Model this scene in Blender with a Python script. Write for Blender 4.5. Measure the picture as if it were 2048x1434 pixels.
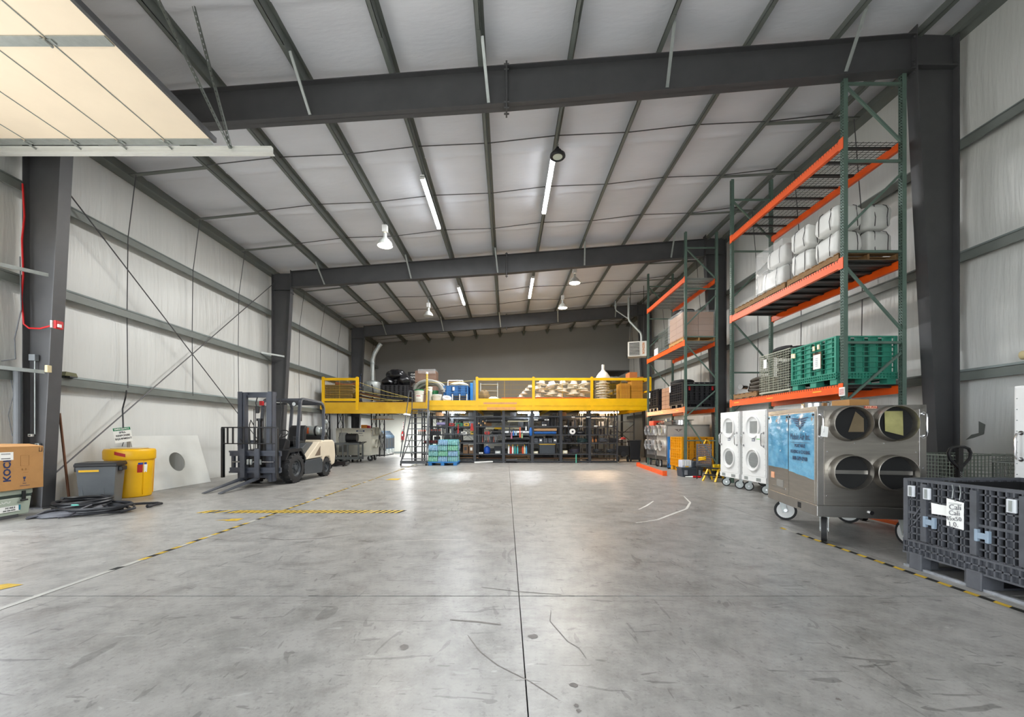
import bpy, math, random
from mathutils import Vector, Matrix
random.seed(7)
R = math.radians
PI = math.pi
for o in list(bpy.data.objects):
    bpy.data.objects.remove(o)
SC = bpy.context.scene
COL = SC.collection

# ------------------------------------------------------------------ camera, light, exposure
F_PX = 840.0                      # focal length in pixels of the 2048 x 1434 frame
cam = bpy.data.cameras.new('camera')
cam.sensor_fit = 'HORIZONTAL'
cam.sensor_width = 36.0
cam.lens = 36.0 * F_PX / 2048.0
cam.shift_x = (1024 - 1013) / 2048.0
cam.shift_y = (866 - 717) / 2048.0
cam.clip_start = 0.05
cam.clip_end = 300
camo = bpy.data.objects.new('camera', cam)
COL.objects.link(camo)
camo.location = (0, 0, 1.3)
camo.rotation_euler = (R(90), 0, 0)
SC.camera = camo

world = bpy.data.worlds.new('daylight')
SC.world = world
world.use_nodes = True
wn = world.node_tree
bg = wn.nodes['Background']
bg.inputs['Color'].default_value = (0.88, 0.94, 1.0, 1)
bg.inputs['Strength'].default_value = 7.5

def area(name, loc, rot, sx, sy, power, col=(1, 1, 1)):
    l = bpy.data.lights.new(name, 'AREA')
    l.shape = 'RECTANGLE'
    l.size, l.size_y, l.energy, l.color = sx, sy, power, col
    o = bpy.data.objects.new(name, l)
    COL.objects.link(o)
    o.location = loc
    o.rotation_euler = rot
    return o

sun = bpy.data.lights.new('sun', 'SUN')
sun.energy, sun.angle, sun.color = 7.0, R(1.0), (1.0, .95, .87)
suno = bpy.data.objects.new('sun', sun)
COL.objects.link(suno)
suno.rotation_euler = Vector((.40, -.32, -.86)).to_track_quat('-Z', 'Y').to_euler()

vs = SC.view_settings
vs.view_transform = 'Standard'
vs.look = 'None'
vs.gamma = 1.0
vs.use_curve_mapping = False
vs.exposure = 0.15
SC.display_settings.display_device = 'sRGB'
SC.cycles.max_bounces = 7
SC.cycles.diffuse_bounces = 5
SC.cycles.glossy_bounces = 4
SC.cycles.transmission_bounces = 6
SC.cycles.transparent_max_bounces = 8
SC.cycles.sample_clamp_indirect = 6.0
SC.cycles.caustics_reflective = False
SC.cycles.caustics_refractive = False

# ------------------------------------------------------------------ materials
def lin(c):
    if isinstance(c, str):
        c = c.lstrip('#')
        c = [int(c[i:i + 2], 16) / 255 for i in (0, 2, 4)]
    return tuple(x / 12.92 if x <= 0.04045 else ((x + 0.055) / 1.055) ** 2.4 for x in c) + (1.0,)

MATS = {}
def mat(name, col, rough=0.5, metal=0.0, var=0.10, scale=6.0, bump=0.0, bscale=40.0, stretch=(1, 1, 1), spec=0.5, emit=None, estr=0.0, alpha=1.0, col2=None, coords='Object', trans=0.0):
    if name in MATS:
        return MATS[name]
    m = bpy.data.materials.new(name)
    m.use_nodes = True
    nt = m.node_tree
    b = nt.nodes['Principled BSDF']
    c = lin(col)
    b.inputs['Base Color'].default_value = c
    b.inputs['Roughness'].default_value = rough
    b.inputs['Metallic'].default_value = metal
    b.inputs['Specular IOR Level'].default_value = spec
    if alpha < 1:
        b.inputs['Alpha'].default_value = alpha
    if trans > 0:
        b.inputs['Transmission Weight'].default_value = trans
    if emit:
        b.inputs['Emission Color'].default_value = lin(emit)
        b.inputs['Emission Strength'].default_value = estr
    if var > 0 or bump > 0 or col2:
        tc = nt.nodes.new('ShaderNodeTexCoord')
        mp = nt.nodes.new('ShaderNodeMapping')
        mp.inputs['Scale'].default_value = stretch
        nt.links.new(tc.outputs[coords], mp.inputs['Vector'])
        n = nt.nodes.new('ShaderNodeTexNoise')
        n.inputs['Scale'].default_value = scale
        n.inputs['Detail'].default_value = 5
        n.inputs['Roughness'].default_value = 0.6
        nt.links.new(mp.outputs['Vector'], n.inputs['Vector'])
        if var > 0 or col2:
            rp = nt.nodes.new('ShaderNodeValToRGB')
            e = rp.color_ramp.elements
            e[0].position, e[1].position = 0.30, 0.70
            e[0].color = tuple(max(0, x * (1 - var)) for x in c[:3]) + (1,)
            e[1].color = (lin(col2) if col2 else tuple(min(1, x * (1 + var)) for x in c[:3]) + (1,))
            nt.links.new(n.outputs['Fac'], rp.inputs['Fac'])
            nt.links.new(rp.outputs['Color'], b.inputs['Base Color'])
        if bump > 0:
            n2 = nt.nodes.new('ShaderNodeTexNoise')
            n2.inputs['Scale'].default_value = bscale
            n2.inputs['Detail'].default_value = 4
            nt.links.new(mp.outputs['Vector'], n2.inputs['Vector'])
            bp = nt.nodes.new('ShaderNodeBump')
            bp.inputs['Strength'].default_value = bump
            bp.inputs['Distance'].default_value = 0.02
            nt.links.new(n2.outputs['Fac'], bp.inputs['Height'])
            nt.links.new(bp.outputs['Normal'], b.inputs['Normal'])
    MATS[name] = m
    return m

# ------------------------------------------------------------------ mesh builder
class MB:
    def __init__(s):
        s.v, s.f, s.mi = [], [], []
    def add(s, vs_, fs, m=0):
        k = len(s.v)
        s.v.extend([tuple(p) for p in vs_])
        for f in fs:
            s.f.append(tuple(i + k for i in f))
            s.mi.append(m)
        return s
    def b(s, x0, x1, y0, y1, z0, z1, m=0):
        return s.add([(x0, y0, z0), (x1, y0, z0), (x1, y1, z0), (x0, y1, z0), (x0, y0, z1), (x1, y0, z1), (x1, y1, z1), (x0, y1, z1)],
                     [(0, 3, 2, 1), (4, 5, 6, 7), (0, 1, 5, 4), (1, 2, 6, 5), (2, 3, 7, 6), (3, 0, 4, 7)], m)
    def c(s, cx, cy, cz, sx, sy, sz, m=0):
        return s.b(cx - sx / 2, cx + sx / 2, cy - sy / 2, cy + sy / 2, cz - sz / 2, cz + sz / 2, m)
    def ob(s, M, sx, sy, sz, m=0):
        h = [(-1, -1, -1), (1, -1, -1), (1, 1, -1), (-1, 1, -1), (-1, -1, 1), (1, -1, 1), (1, 1, 1), (-1, 1, 1)]
        return s.add([M @ Vector((a * sx / 2, b_ * sy / 2, c_ * sz / 2)) for a, b_, c_ in h],
                     [(0, 3, 2, 1), (4, 5, 6, 7), (0, 1, 5, 4), (1, 2, 6, 5), (2, 3, 7, 6), (3, 0, 4, 7)], m)
    def bar(s, p0, p1, w, h=None, up=(0, 0, 1), m=0):
        p0, p1 = Vector(p0), Vector(p1)
        d = (p1 - p0)
        L = d.length
        d.normalize()
        u = Vector(up)
        if abs(d.dot(u)) > 0.98:
            u = Vector((0, 1, 0))
        sd = d.cross(u).normalized()
        u = sd.cross(d).normalized()
        M = Matrix(((sd.x, d.x, u.x, 0), (sd.y, d.y, u.y, 0), (sd.z, d.z, u.z, 0), (0, 0, 0, 1)))
        M.translation = (p0 + p1) / 2
        return s.ob(M, w, L, h or w, m)
    def cyl(s, p0, p1, r, n=12, r2=None, cap=True, m=0):
        p0, p1 = Vector(p0), Vector(p1)
        r2 = r if r2 is None else r2
        d = (p1 - p0).normalized()
        u = Vector((0, 0, 1)) if abs(d.z) < 0.9 else Vector((1, 0, 0))
        a = d.cross(u).normalized()
        b_ = d.cross(a)
        pts = []
        for p, rr in ((p0, r), (p1, r2)):
            for i in range(n):
                t = 2 * PI * i / n
                pts.append(p + (a * math.cos(t) + b_ * math.sin(t)) * rr)
        fs = [(i, n + i, n + (i + 1) % n, (i + 1) % n) for i in range(n)]
        if cap:
            fs += [tuple(range(n)), tuple(range(2 * n - 1, n - 1, -1))]
        return s.add(pts, fs, m)
    def tube(s, path, r, n=8, closed=False, m=0, cap=True):
        P = [Vector(p) for p in path]
        k = len(P)
        pts, fs = [], []
        prev = None
        for i in range(k):
            if closed:
                d = P[(i + 1) % k] - P[i - 1]
            else:
                d = P[min(i + 1, k - 1)] - P[max(i - 1, 0)]
            d.normalize()
            if prev is None:
                u = Vector((0, 0, 1)) if abs(d.z) < 0.9 else Vector((1, 0, 0))
                a = d.cross(u).normalized()
            else:
                a = (prev - d * prev.dot(d))
                a = a.normalized() if a.length > 1e-6 else d.orthogonal().normalized()
            prev = a
            b_ = d.cross(a)
            rr = r[i] if isinstance(r, (list, tuple)) else r
            for j in range(n):
                t = 2 * PI * j / n
                pts.append(P[i] + (a * math.cos(t) + b_ * math.sin(t)) * rr)
        for i in range(k if closed else k - 1):
            i2 = (i + 1) % k
            for j in range(n):
                j2 = (j + 1) % n
                fs.append((i * n + j, i * n + j2, i2 * n + j2, i2 * n + j))
        if not closed and cap:
            fs += [tuple(range(n - 1, -1, -1)), tuple((k - 1) * n + j for j in range(n))]
        return s.add(pts, fs, m)
    def lathe(s, prof, n=24, o=(0, 0, 0), axis='Z', m=0, sx=1, sy=1):
        pts, fs = [], []
        for r, z in prof:
            for j in range(n):
                t = 2 * PI * j / n
                x, y = r * math.cos(t) * sx, r * math.sin(t) * sy
                q = (x, y, z) if axis == 'Z' else ((z, x, y) if axis == 'X' else (x, z, -y))
                pts.append((q[0] + o[0], q[1] + o[1], q[2] + o[2]))
        for i in range(len(prof) - 1):
            for j in range(n):
                j2 = (j + 1) % n
                fs.append((i * n + j, i * n + j2, (i + 1) * n + j2, (i + 1) * n + j))
        return s.add(pts, fs, m)
    def prism(s, pts2, a0, a1, axis='Y', m=0):
        n = len(pts2)
        def q(p, a):
            return (p[0], a, p[1]) if axis == 'Y' else ((a, p[0], p[1]) if axis == 'X' else (p[0], p[1], a))
        vs_ = [q(p, a0) for p in pts2] + [q(p, a1) for p in pts2]
        fs = [tuple(range(n)), tuple(range(2 * n - 1, n - 1, -1))] + [(i, i + n, (i + 1) % n + n, (i + 1) % n) for i in range(n)]
        return s.add(vs_, fs, m)
    def grid(s, fn, nu, nv, m=0):
        vs_ = [fn(i / nu, j / nv) for j in range(nv + 1) for i in range(nu + 1)]
        fs = [(j * (nu + 1) + i, j * (nu + 1) + i + 1, (j + 1) * (nu + 1) + i + 1, (j + 1) * (nu + 1) + i) for j in range(nv) for i in range(nu)]
        return s.add(vs_, fs, m)
    def obj(s, name, mats, parent=None, smooth=False, bevel=0, label=None, seg=2, fix=True):
        me = bpy.data.meshes.new(name)
        me.from_pydata(s.v, [], s.f)
        if not isinstance(mats, (list, tuple)):
            mats = [mats]
        for m in mats:
            me.materials.append(m)
        if len(mats) > 1:
            me.polygons.foreach_set('material_index', s.mi)
        if fix:
            import bmesh
            bm = bmesh.new()
            bm.from_mesh(me)
            bmesh.ops.recalc_face_normals(bm, faces=bm.faces)
            bm.to_mesh(me)
            bm.free()
        if smooth:
            me.polygons.foreach_set('use_smooth', [True] * len(me.polygons))
            try:
                me.set_sharp_from_angle(angle=R(38))
            except Exception:
                pass
        me.update()
        o = bpy.data.objects.new(name, me)
        COL.objects.link(o)
        if parent is not None:
            o.parent = parent
        if bevel:
            md = o.modifiers.new('edge', 'BEVEL')
            md.width, md.segments, md.limit_method = bevel, seg, 'ANGLE'
        if label:
            o['label'] = label
        return o

def thing(name, label, cat, loc=(0, 0, 0), rz=0.0, group=None):
    o = bpy.data.objects.new(name, None)
    COL.objects.link(o)
    o.empty_display_size = 0.2
    o.location = loc
    o.rotation_euler = (0, 0, rz)
    o['label'], o['category'] = label, cat
    if group:
        o['group'] = group
    return o

def tag(o, label, cat, group=None, kind=None):
    o['label'], o['category'] = label, cat
    if group:
        o['group'] = group
    if kind:
        o['kind'] = kind
    return o

def struct(name, label=None):
    o = bpy.data.objects.new(name, None)
    COL.objects.link(o)
    o['kind'] = 'structure'
    if label:
        o['label'] = label
    return o

def dup(root, loc, rz=None, label=None, group=None):
    r = root.copy()
    COL.objects.link(r)
    r.location = loc
    if rz is not None:
        r.rotation_euler = (0, 0, rz)
    if label:
        r['label'] = label
    if group:
        r['group'] = group
    for ch in list(root.children):
        c = ch.copy()
        COL.objects.link(c)
        c.parent = r
        for g in list(ch.children):
            d = g.copy()
            COL.objects.link(d)
            d.parent = c
    return r

def clone(o, parent, loc=None, rot=None):
    c = o.copy()
    COL.objects.link(c)
    c.parent = parent
    if loc is not None:
        c.location = loc
    if rot is not None:
        c.rotation_euler = rot
    return c

def text(s_, size, m, parent, loc, rot=(R(90), 0, 0), name='lettering', align='CENTER', bold=0.0, sx=1.0):
    cu = bpy.data.curves.new('t', 'FONT')
    cu.body = s_
    cu.size = size
    cu.align_x = align
    cu.align_y = 'CENTER'
    cu.extrude = 0.0008
    cu.offset = bold
    cu.resolution_u = 2
    t = bpy.data.objects.new('t', cu)
    me = bpy.data.meshes.new_from_object(t)
    bpy.data.objects.remove(t)
    bpy.data.curves.remove(cu)
    me.materials.clear()
    me.materials.append(m)
    me.name = name
    o = bpy.data.objects.new(name, me)
    COL.objects.link(o)
    o.parent = parent
    o.location = loc
    o.rotation_euler = rot
    o.scale = (sx, 1, 1)
    return o

ORD = ['first', 'second', 'third', 'fourth', 'fifth', 'sixth', 'seventh', 'eighth', 'ninth', 'tenth', 'eleventh', 'twelfth', 'thirteenth', 'fourteenth', 'fifteenth', 'sixteenth']
FACE_MX = (R(90), 0, R(-90))      # lettering on a face that looks to -X
FACE_PX = (R(90), 0, R(90))       # lettering on a face that looks to +X
FACE_MY = (R(90), 0, 0)           # lettering on a face that looks to -Y

# shared materials
DARK = mat('dark_grey_paint', '#4b4b4d', 0.5, 0, 0.10, 3)
STEEL = mat('purlin_grey_green', '#6f7470', 0.45, 0.1, 0.10, 2)
GALV = mat('galvanised', '#a9aeac', 0.42, 0.5, 0.10, 9)
CHROME = mat('chrome', '#d8d8da', 0.16, 1.0, 0.03, 5)
BLACK = mat('black_plastic', '#1b1b1d', 0.42, 0, 0.15, 10)
RUBBER = mat('black_rubber', '#232324', 0.75, 0, 0.18, 14)
WHITE = mat('white_paint', '#e6e6e4', 0.4, 0, 0.03, 4)
PAPER = mat('white_paper', '#f2f2ee', 0.7, 0, 0.02, 8)
INK = mat('black_ink', '#20222a', 0.7, 0, 0.0)
BLUEINK = mat('navy_ink', '#24345f', 0.65, 0, 0.0)
REDINK = mat('red_print', '#b3261f', 0.6, 0, 0.0)
CARD = mat('cardboard', '#b3844f', 0.8, 0, 0.07, 5, 0.05, 60)
WOOD = mat('pallet_wood', '#8c6a45', 0.8, 0, 0.22, 5, 0.2, 30, (1, 8, 8))
YEL = mat('safety_yellow_paint', '#f4bf00', 0.42, 0, 0.10, 2.0)
ORANGE = mat('rack_orange', '#ee5a12', 0.42, 0, 0.08, 3)
GREEN = mat('rack_green', '#61776d', 0.42, 0.1, 0.10, 4)
WIRE = mat('zinc_wire', '#8d938f', 0.4, 0.6, 0.08, 10)
# ------------------------------------------------------------------ the building
Y0, YB = -3.4, 27.2                 # front and back walls
XL, XR = -8.5, 7.97                 # liner of the side walls
GL, GR = -8.3, 7.77                 # inner line of the girts
FR = [7.3, 14.93, 22.55]            # the three frames in view
def zb(x):                          # underside of the purlins
    return 7.62 + 0.078 * x

CONC = mat('floor_concrete', '#bdbcb8', 0.30, 0, 0.0)
def concrete_nodes():
    nt = CONC.node_tree
    b = nt.nodes['Principled BSDF']
    N = nt.nodes.new
    L = nt.links.new
    tc = N('ShaderNodeTexCoord')
    def noise(scale, det, rough=0.6, st=(1, 1, 1), dist=0.0):
        mp = N('ShaderNodeMapping'); mp.inputs['Scale'].default_value = st
        L(tc.outputs['Object'], mp.inputs['Vector'])
        n = N('ShaderNodeTexNoise')
        n.inputs['Scale'].default_value, n.inputs['Detail'].default_value = scale, det
        n.inputs['Roughness'].default_value, n.inputs['Distortion'].default_value = rough, dist
        L(mp.outputs['Vector'], n.inputs['Vector'])
        return n.outputs['Fac']
    def ramp(f, p0, c0, p1, c1):
        r = N('ShaderNodeValToRGB')
        e = r.color_ramp.elements
        e[0].position, e[0].color, e[1].position, e[1].color = p0, c0, p1, c1
        L(f, r.inputs['Fac'])
        return r.outputs['Color']
    def mul(a, b_, fac=1.0):
        m = N('ShaderNodeMix'); m.data_type = 'RGBA'; m.blend_type = 'MULTIPLY'
        m.inputs['Factor'].default_value = fac
        L(a, m.inputs[6]); L(b_, m.inputs[7])
        return m.outputs[2]
    g = lambda v: (v, v, v, 1)
    base = ramp(noise(0.5, 6), 0.3, lin('#92908c'), 0.7, lin('#a3a19d'))
    c = mul(base, ramp(noise(3.2, 9, 0.75), 0.34, g(0.62), 0.58, g(1.0)))
    c = mul(c, ramp(noise(1.1, 7, 0.75, (1, 1, 1), 1.5), 0.33, (0.62, 0.58, 0.57, 1), 0.47, g(1.0)), 0.6)
    c = mul(c, ramp(noise(26, 4, 0.7), 0.32, g(0.72), 0.45, g(1.0)))
    # thin scuffs: stretched, distorted noise thresholded hard
    c = mul(c, ramp(noise(1.6, 3, 0.5, (1, 5, 1), 2.2), 0.325, g(0.45), 0.345, g(1.0)), 0.7)
    c = mul(c, ramp(noise(1.3, 3, 0.5, (4, 1, 1), 2.6), 0.32, g(0.5), 0.34, g(1.0)), 0.6)
    w = N('ShaderNodeMix'); w.data_type = 'RGBA'; w.blend_type = 'SCREEN'; w.inputs['Factor'].default_value = 0.30
    L(c, w.inputs[6]); L(ramp(noise(1.9, 6, 0.6, (1, 3.5, 1), 1.8), 0.64, g(0.0), 0.72, g(0.55)), w.inputs[7])
    L(w.outputs[2], b.inputs['Base Color'])
    rr = N('ShaderNodeMapRange')
    rr.inputs['To Min'].default_value, rr.inputs['To Max'].default_value = 0.25, 0.46
    L(noise(1.4, 6, 0.7), rr.inputs['Value'])
    L(rr.outputs['Result'], b.inputs['Roughness'])
    bp = N('ShaderNodeBump'); bp.inputs['Strength'].default_value = 0.06; bp.inputs['Distance'].default_value = 0.01
    L(noise(30, 4), bp.inputs['Height'])
    L(bp.outputs['Normal'], b.inputs['Normal'])
concrete_nodes()

floor = struct('floor', 'grey polished concrete slab floor with scuffs and saw-cut joints')
xs = [XL - .05, -3.72, 0.10, 3.90, XR + .05]
ys = [Y0 - .1, 3.35, 14.9, YB + .1]
g = 0.0035
for i in range(4):
    for j in range(3):
        m = MB()
        gx0, gx1 = (g if i else 0), (g if i < 3 else 0)
        gy0, gy1 = (.009 if j == 1 else 0), (.009 if j == 0 else 0)
        m.b(xs[i] + gx0, xs[i + 1] - gx1, ys[j] + gy0, ys[j + 1] - gy1, -0.08, 0.0)
        m.obj('slab', CONC, floor)
MB().b(XL - .05, XR + .05, Y0 - .1, YB + .1, -0.14, -0.09).obj('joint_filler', mat('joint_filler', '#3b3936', 0.9), floor)
def floor_mark(name, pts, w, mt):
    m = MB()
    P = [Vector((x, y, .0012)) for x, y in pts]
    L_, R_ = [], []
    for i, p in enumerate(P):
        d = (P[min(i + 1, len(P) - 1)] - P[max(i - 1, 0)]).normalized()
        n = Vector((-d.y, d.x, 0))
        k = w * (.35 + .65 * math.sin(PI * (i + .5) / len(P)))
        L_.append(p + n * k)
        R_.append(p - n * k)
    n = len(P)
    m.add(L_ + R_, [(i, i + 1, n + i + 1, n + i) for i in range(n - 1)])
    return m.obj(name, mt, floor)
SKID = mat('tyre_skid', '#6f6a66', .6, 0, .25, 20)
CHALK = mat('pale_scratch', '#cfccc4', .7, 0, .2, 20)
CRACK = mat('hairline_crack', '#807b77', .7, 0, .2, 20)
floor_mark('skid_mark', [(-.393, 2.922), (-.20, 2.89), (-.037, 2.846)], .012, SKID)
floor_mark('skid_mark', [(-.212, 3.54), (.10, 3.44), (.44, 3.375)], .008, SKID)
floor_mark('skid_mark', [(-3.05, 5.2), (-2.7, 5.1), (-2.3, 5.18), (-2.0, 5.4)], .012, SKID)
floor_mark('crack', [(.326, 3.076), (.30, 2.9), (.337, 2.772), (.38, 2.62), (.438, 2.54), (.46, 2.42)], .004, CRACK)
floor_mark('crack', [(-.25, 2.7), (-.16, 2.5), (-.05, 2.35), (.12, 2.2), (.25, 2.05)], .004, CRACK)
floor_mark('scratch', [(1.863, 6.067), (2.26, 6.29), (2.70, 6.78), (3.08, 7.19), (3.436, 7.856), (3.64, 8.61)], .022, CHALK)
floor_mark('scratch', [(2.248, 7.137), (2.5, 7.5), (2.81, 8.03)], .020, CHALK)
floor_mark('scratch', [(-1.35, 5.05), (-.9, 5.12), (-.5, 5.10)], .008, CHALK)
floor_mark('scratch', [(.55, 8.7), (.9, 8.74), (1.2, 8.7)], .012, CHALK)
for q, (x, y, r) in enumerate(((.346, 2.167, .02), (.333, 2.004, .012), (.338, 1.965, .012), (1.62, 2.05, .012), (-.62, 2.55, .03), (.17, 2.68, .03))):
    rnd = random.Random(q)
    MB().add([(x + r * (1 + rnd.uniform(-.3, .3)) * math.cos(k * PI / 5), y + r * (1 + rnd.uniform(-.3, .3)) * math.sin(k * PI / 5), .0012) for k in range(10)], [tuple(range(10))]).obj('oil_spot', SKID if q < 4 else CRACK, floor)
apron = MB().b(-60, 60, -60, Y0 - .12, -0.2, -0.02).b(-60, XL - .07, Y0 - .12, 60, -0.2, -0.02).obj('ground', mat('outside_paving', '#c9c6be', 0.8, 0, 0.1, 0.4))
apron['kind'] = 'structure'

# ---- liner of the roof, sagging between the purlins with seams across
PX = [-6.53, -5.0, -3.47, -1.94, -0.41, 1.12, 2.65, 4.18, 5.71, 7.20]
LINER = mat('white_vinyl_liner', '#e0e2e9', 0.42, 0, 0.05, 1.2, 0.22, 16, (0.3, 1.0, 1))
ceiling = struct('ceiling', 'white vinyl-faced insulation between dark steel purlins')
def roof_fn():
    m = MB()
    lines = [XL] + PX + [XR]
    us = []
    for a, b_ in zip(lines[:-1], lines[1:]):
        for k in range(8):
            us.append((a + (b_ - a) * k / 8, k / 8))
    us.append((XR, 0))
    nv = 520
    def h(x, u, y):
        sag = 0.055 * math.sin(PI * u) ** 0.8 if 0 < u < 1 else 0
        t = ((y - 0.62) / 1.83) % 1.0
        d = min(t, 1 - t) * 1.83
        seam = 0.034 * math.exp(-(d / 0.06) ** 2) * (1 if 0 < u < 1 else 0)
        wob = 0.010 * math.sin(x * 3.1 + y * 2.3) + 0.008 * math.sin(y * 5.1 - x * 1.7)
        # close to the frames the blanket is pinched up
        return zb(x) + 0.205 - sag - seam + wob * (math.sin(PI * u) if 0 < u < 1 else 0)
    vs_ = []
    for j in range(nv + 1):
        y = Y0 + (YB - Y0) * j / nv
        for x, u in us:
            yy = y + 0.12 * math.sin(PI * u)
            vs_.append((x, y, h(x, u, yy)))
    n = len(us)
    fs = [(j * n + i, (j + 1) * n + i, (j + 1) * n + i + 1, j * n + i + 1) for j in range(nv) for i in range(n - 1)]
    m.add(vs_, fs)
    return m
roof_fn().obj('liner', LINER, ceiling, smooth=True, fix=False)
MB().add([(XL, Y0, zb(XL) + .5), (XR, Y0, zb(XR) + .5), (XR, YB, zb(XR) + .5), (XL, YB, zb(XL) + .5)], [(0, 1, 2, 3)]).obj('roof_sheet', GALV, ceiling)

# purlins: Z sections, lower flange to the left of the web
for x in PX:
    z = zb(x)
    m = MB()
    m.b(x - .008, x, Y0, YB - .02, z, z + .2)
    m.b(x - .075, x, Y0, YB - .02, z, z + .008)
    m.b(x - .075, x - .067, Y0, YB - .02, z, z + .022)
    m.b(x, x + .06, Y0, YB - .02, z + .192, z + .2)
    for fy in FR:                                   # laps over the frames
        m.b(x - .071, x + .003, fy - .75, fy + .75, z - .004, z + .012)
        m.b(x - .003, x + .004, fy - .75, fy + .75, z, z + .19)
    m.obj('purlin', STEEL, ceiling)
for x, s in ((GL - .02, 1), (GR + .02, -1)):         # eave struts
    z = zb(x) - .05
    m = MB()
    m.b(x - .006, x + .006, Y0, YB - .02, z, z + .26)
    m.b(min(x, x + s * .09), max(x, x + s * .09), Y0, YB - .02, z, z + .01)
    m.b(min(x, x - s * .2), max(x, x - s * .2), Y0, YB - .02, z + .0, z + .012)
    m.obj('eave_strut', STEEL, ceiling)
# sag rods zig-zag between the purlins, three rows a bay
bays = [(-.33, 7.3), (7.3, 14.93), (14.93, 22.55), (22.55, 27.2)]
for a, b_ in bays:
    nrow = 3 if b_ - a > 6 else 2
    for k in range(nrow):
        y = a + (b_ - a) * (k + 1) / (nrow + 1)
        for i in range(len(PX) - 1):
            lo = 0.03 if i % 2 == 0 else 0.15
            hi = 0.15 if i % 2 == 0 else 0.03
            MB().cyl((PX[i] + .0, y - .05 + .1 * (i % 2), zb(PX[i]) + lo), (PX[i + 1] - .008, y + .05 - .1 * (i % 2), zb(PX[i + 1]) + hi), .011, 6).obj('sag_rod', DARK, ceiling)
        for xa, xb in ((GL, PX[0]), (GR, PX[-2])):    # flat struts from the eaves to the first purlin
            MB().bar((xa, y, zb(xa) - .03), (xb, y, zb(xb) + .015), .09, .02).obj('eave_brace', STEEL, ceiling)
        MB().bar((GR, y, zb(GR) - .03), (PX[-1], y, zb(PX[-1]) + .015), .09, .02).obj('eave_brace', STEEL, ceiling)

# ---- rafters
def rafter(y, k):
    t = struct('rafter')
    t['kind'] = 'structure'
    t['label'] = ['nearest dark steel roof rafter, bolted at mid-span', 'middle dark steel roof rafter', 'dark steel roof rafter above the mezzanine'][k]
    segs = [(GL + .66, .565), (0.0, .66), (GR - .72, .605)]
    for (xa, da), (xb, db) in zip(segs[:-1], segs[1:]):
        za, zc = zb(xa), zb(xb)
        m = MB()
        e0, e1 = xa + .012, xb - .012
        m.prism([(e0, za - da), (e1, zc - db), (e1, zc), (e0, za)], y - .006, y + .006)
        m.prism([(e0, za - .014), (e1, zc - .014), (e1, zc), (e0, za)], y - .1, y + .1)
        m.prism([(e0, za - da), (e1, zc - db), (e1, zc - db + .014), (e0, za - da + .014)], y - .1, y + .1)
        m.obj('beam', DARK, t)
    z = zb(0)
    m = MB()
    m.b(-.014, .014, y - .11, y + .11, z - .76, z + .06)
    for zz in (-.72, -.62, -.06, .03):
        for yy in (-.07, .07):
            m.cyl((-.045, y + yy, z + zz), (.045, y + yy, z + zz), .016, 6)
    m.obj('splice_plate', DARK, t)
    for x in (-6.53, -3.47, -.41, 2.65, 5.71):        # pale flange braces
        d = .66 - abs(x) * .011
        m = MB()
        m.bar((x + .02, y - .62, zb(x) + .03), (x + .10, y - .10, zb(x) - d + .03), .045, .006, (0, 1, 0))
        m.bar((x + .043, y - .62, zb(x) + .03), (x + .123, y - .10, zb(x) - d + .03), .006, .04, (0, 1, 0))
        m.obj('flange_brace', GALV, t)
    return t
for k, y in enumerate(FR):
    rafter(y, k)

# ---- columns
def column(y, side, k):
    t = struct('column')
    t['label'] = ('left wall ' if side < 0 else 'right wall ') + ['nearest', 'second', 'third'][k] + ' tapered dark steel column'
    xo = GL if side < 0 else GR
    s = -side                                          # direction into the room
    d0, d1 = .32, (.66 if side < 0 else .72)
    zt = zb(xo)
    zk = zt - .60
    xi0, xi1 = xo + s * d0, xo + s * d1
    m = MB()
    m.prism([(xo + s * .004, 0), (xi0, 0), (xi1, zk), (xi1, zt + .0), (xo + s * .004, zt - .02)], y - .006, y + .006)
    m.obj('web', DARK, t)
    f = .016
    MB().prism([(xi0, 0), (xi0 + s * f, 0), (xi1 + s * f, zk), (xi1 + s * f, zt + .08), (xi1, zt + .08), (xi1, zk)], y - .105, y + .105).obj('inner_flange', DARK, t)
    MB().prism([(xo + s * f, 0), (xo + s * .001, 0), (xo + s * .001, zt - .06), (xo + s * f, zt - .06)], y - .105, y + .105).obj('outer_flange', DARK, t)
    m = MB()
    m.prism([(xo, zk - .012), (xi1, zk - .012), (xi1, zk + .012), (xo, zk + .012)], y - .1, y + .1)
    for zz in (zk - .12, zk + .1, zt - .1, zk + .02):
        for yy in (-.06, .06):
            m.cyl((xi1 + s * .016, y + yy, zz), (xi1 + s * .045, y + yy, zz), .02, 6)
    m.b(min(xo - s * .05, xi0 + s * .06), max(xo - s * .05, xi0 + s * .06), y - .13, y + .13, 0, .022)
    m.obj('stiffener', DARK, t)
for k, y in enumerate(FR):
    column(y, -1, k)
    column(y, 1, k)

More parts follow.
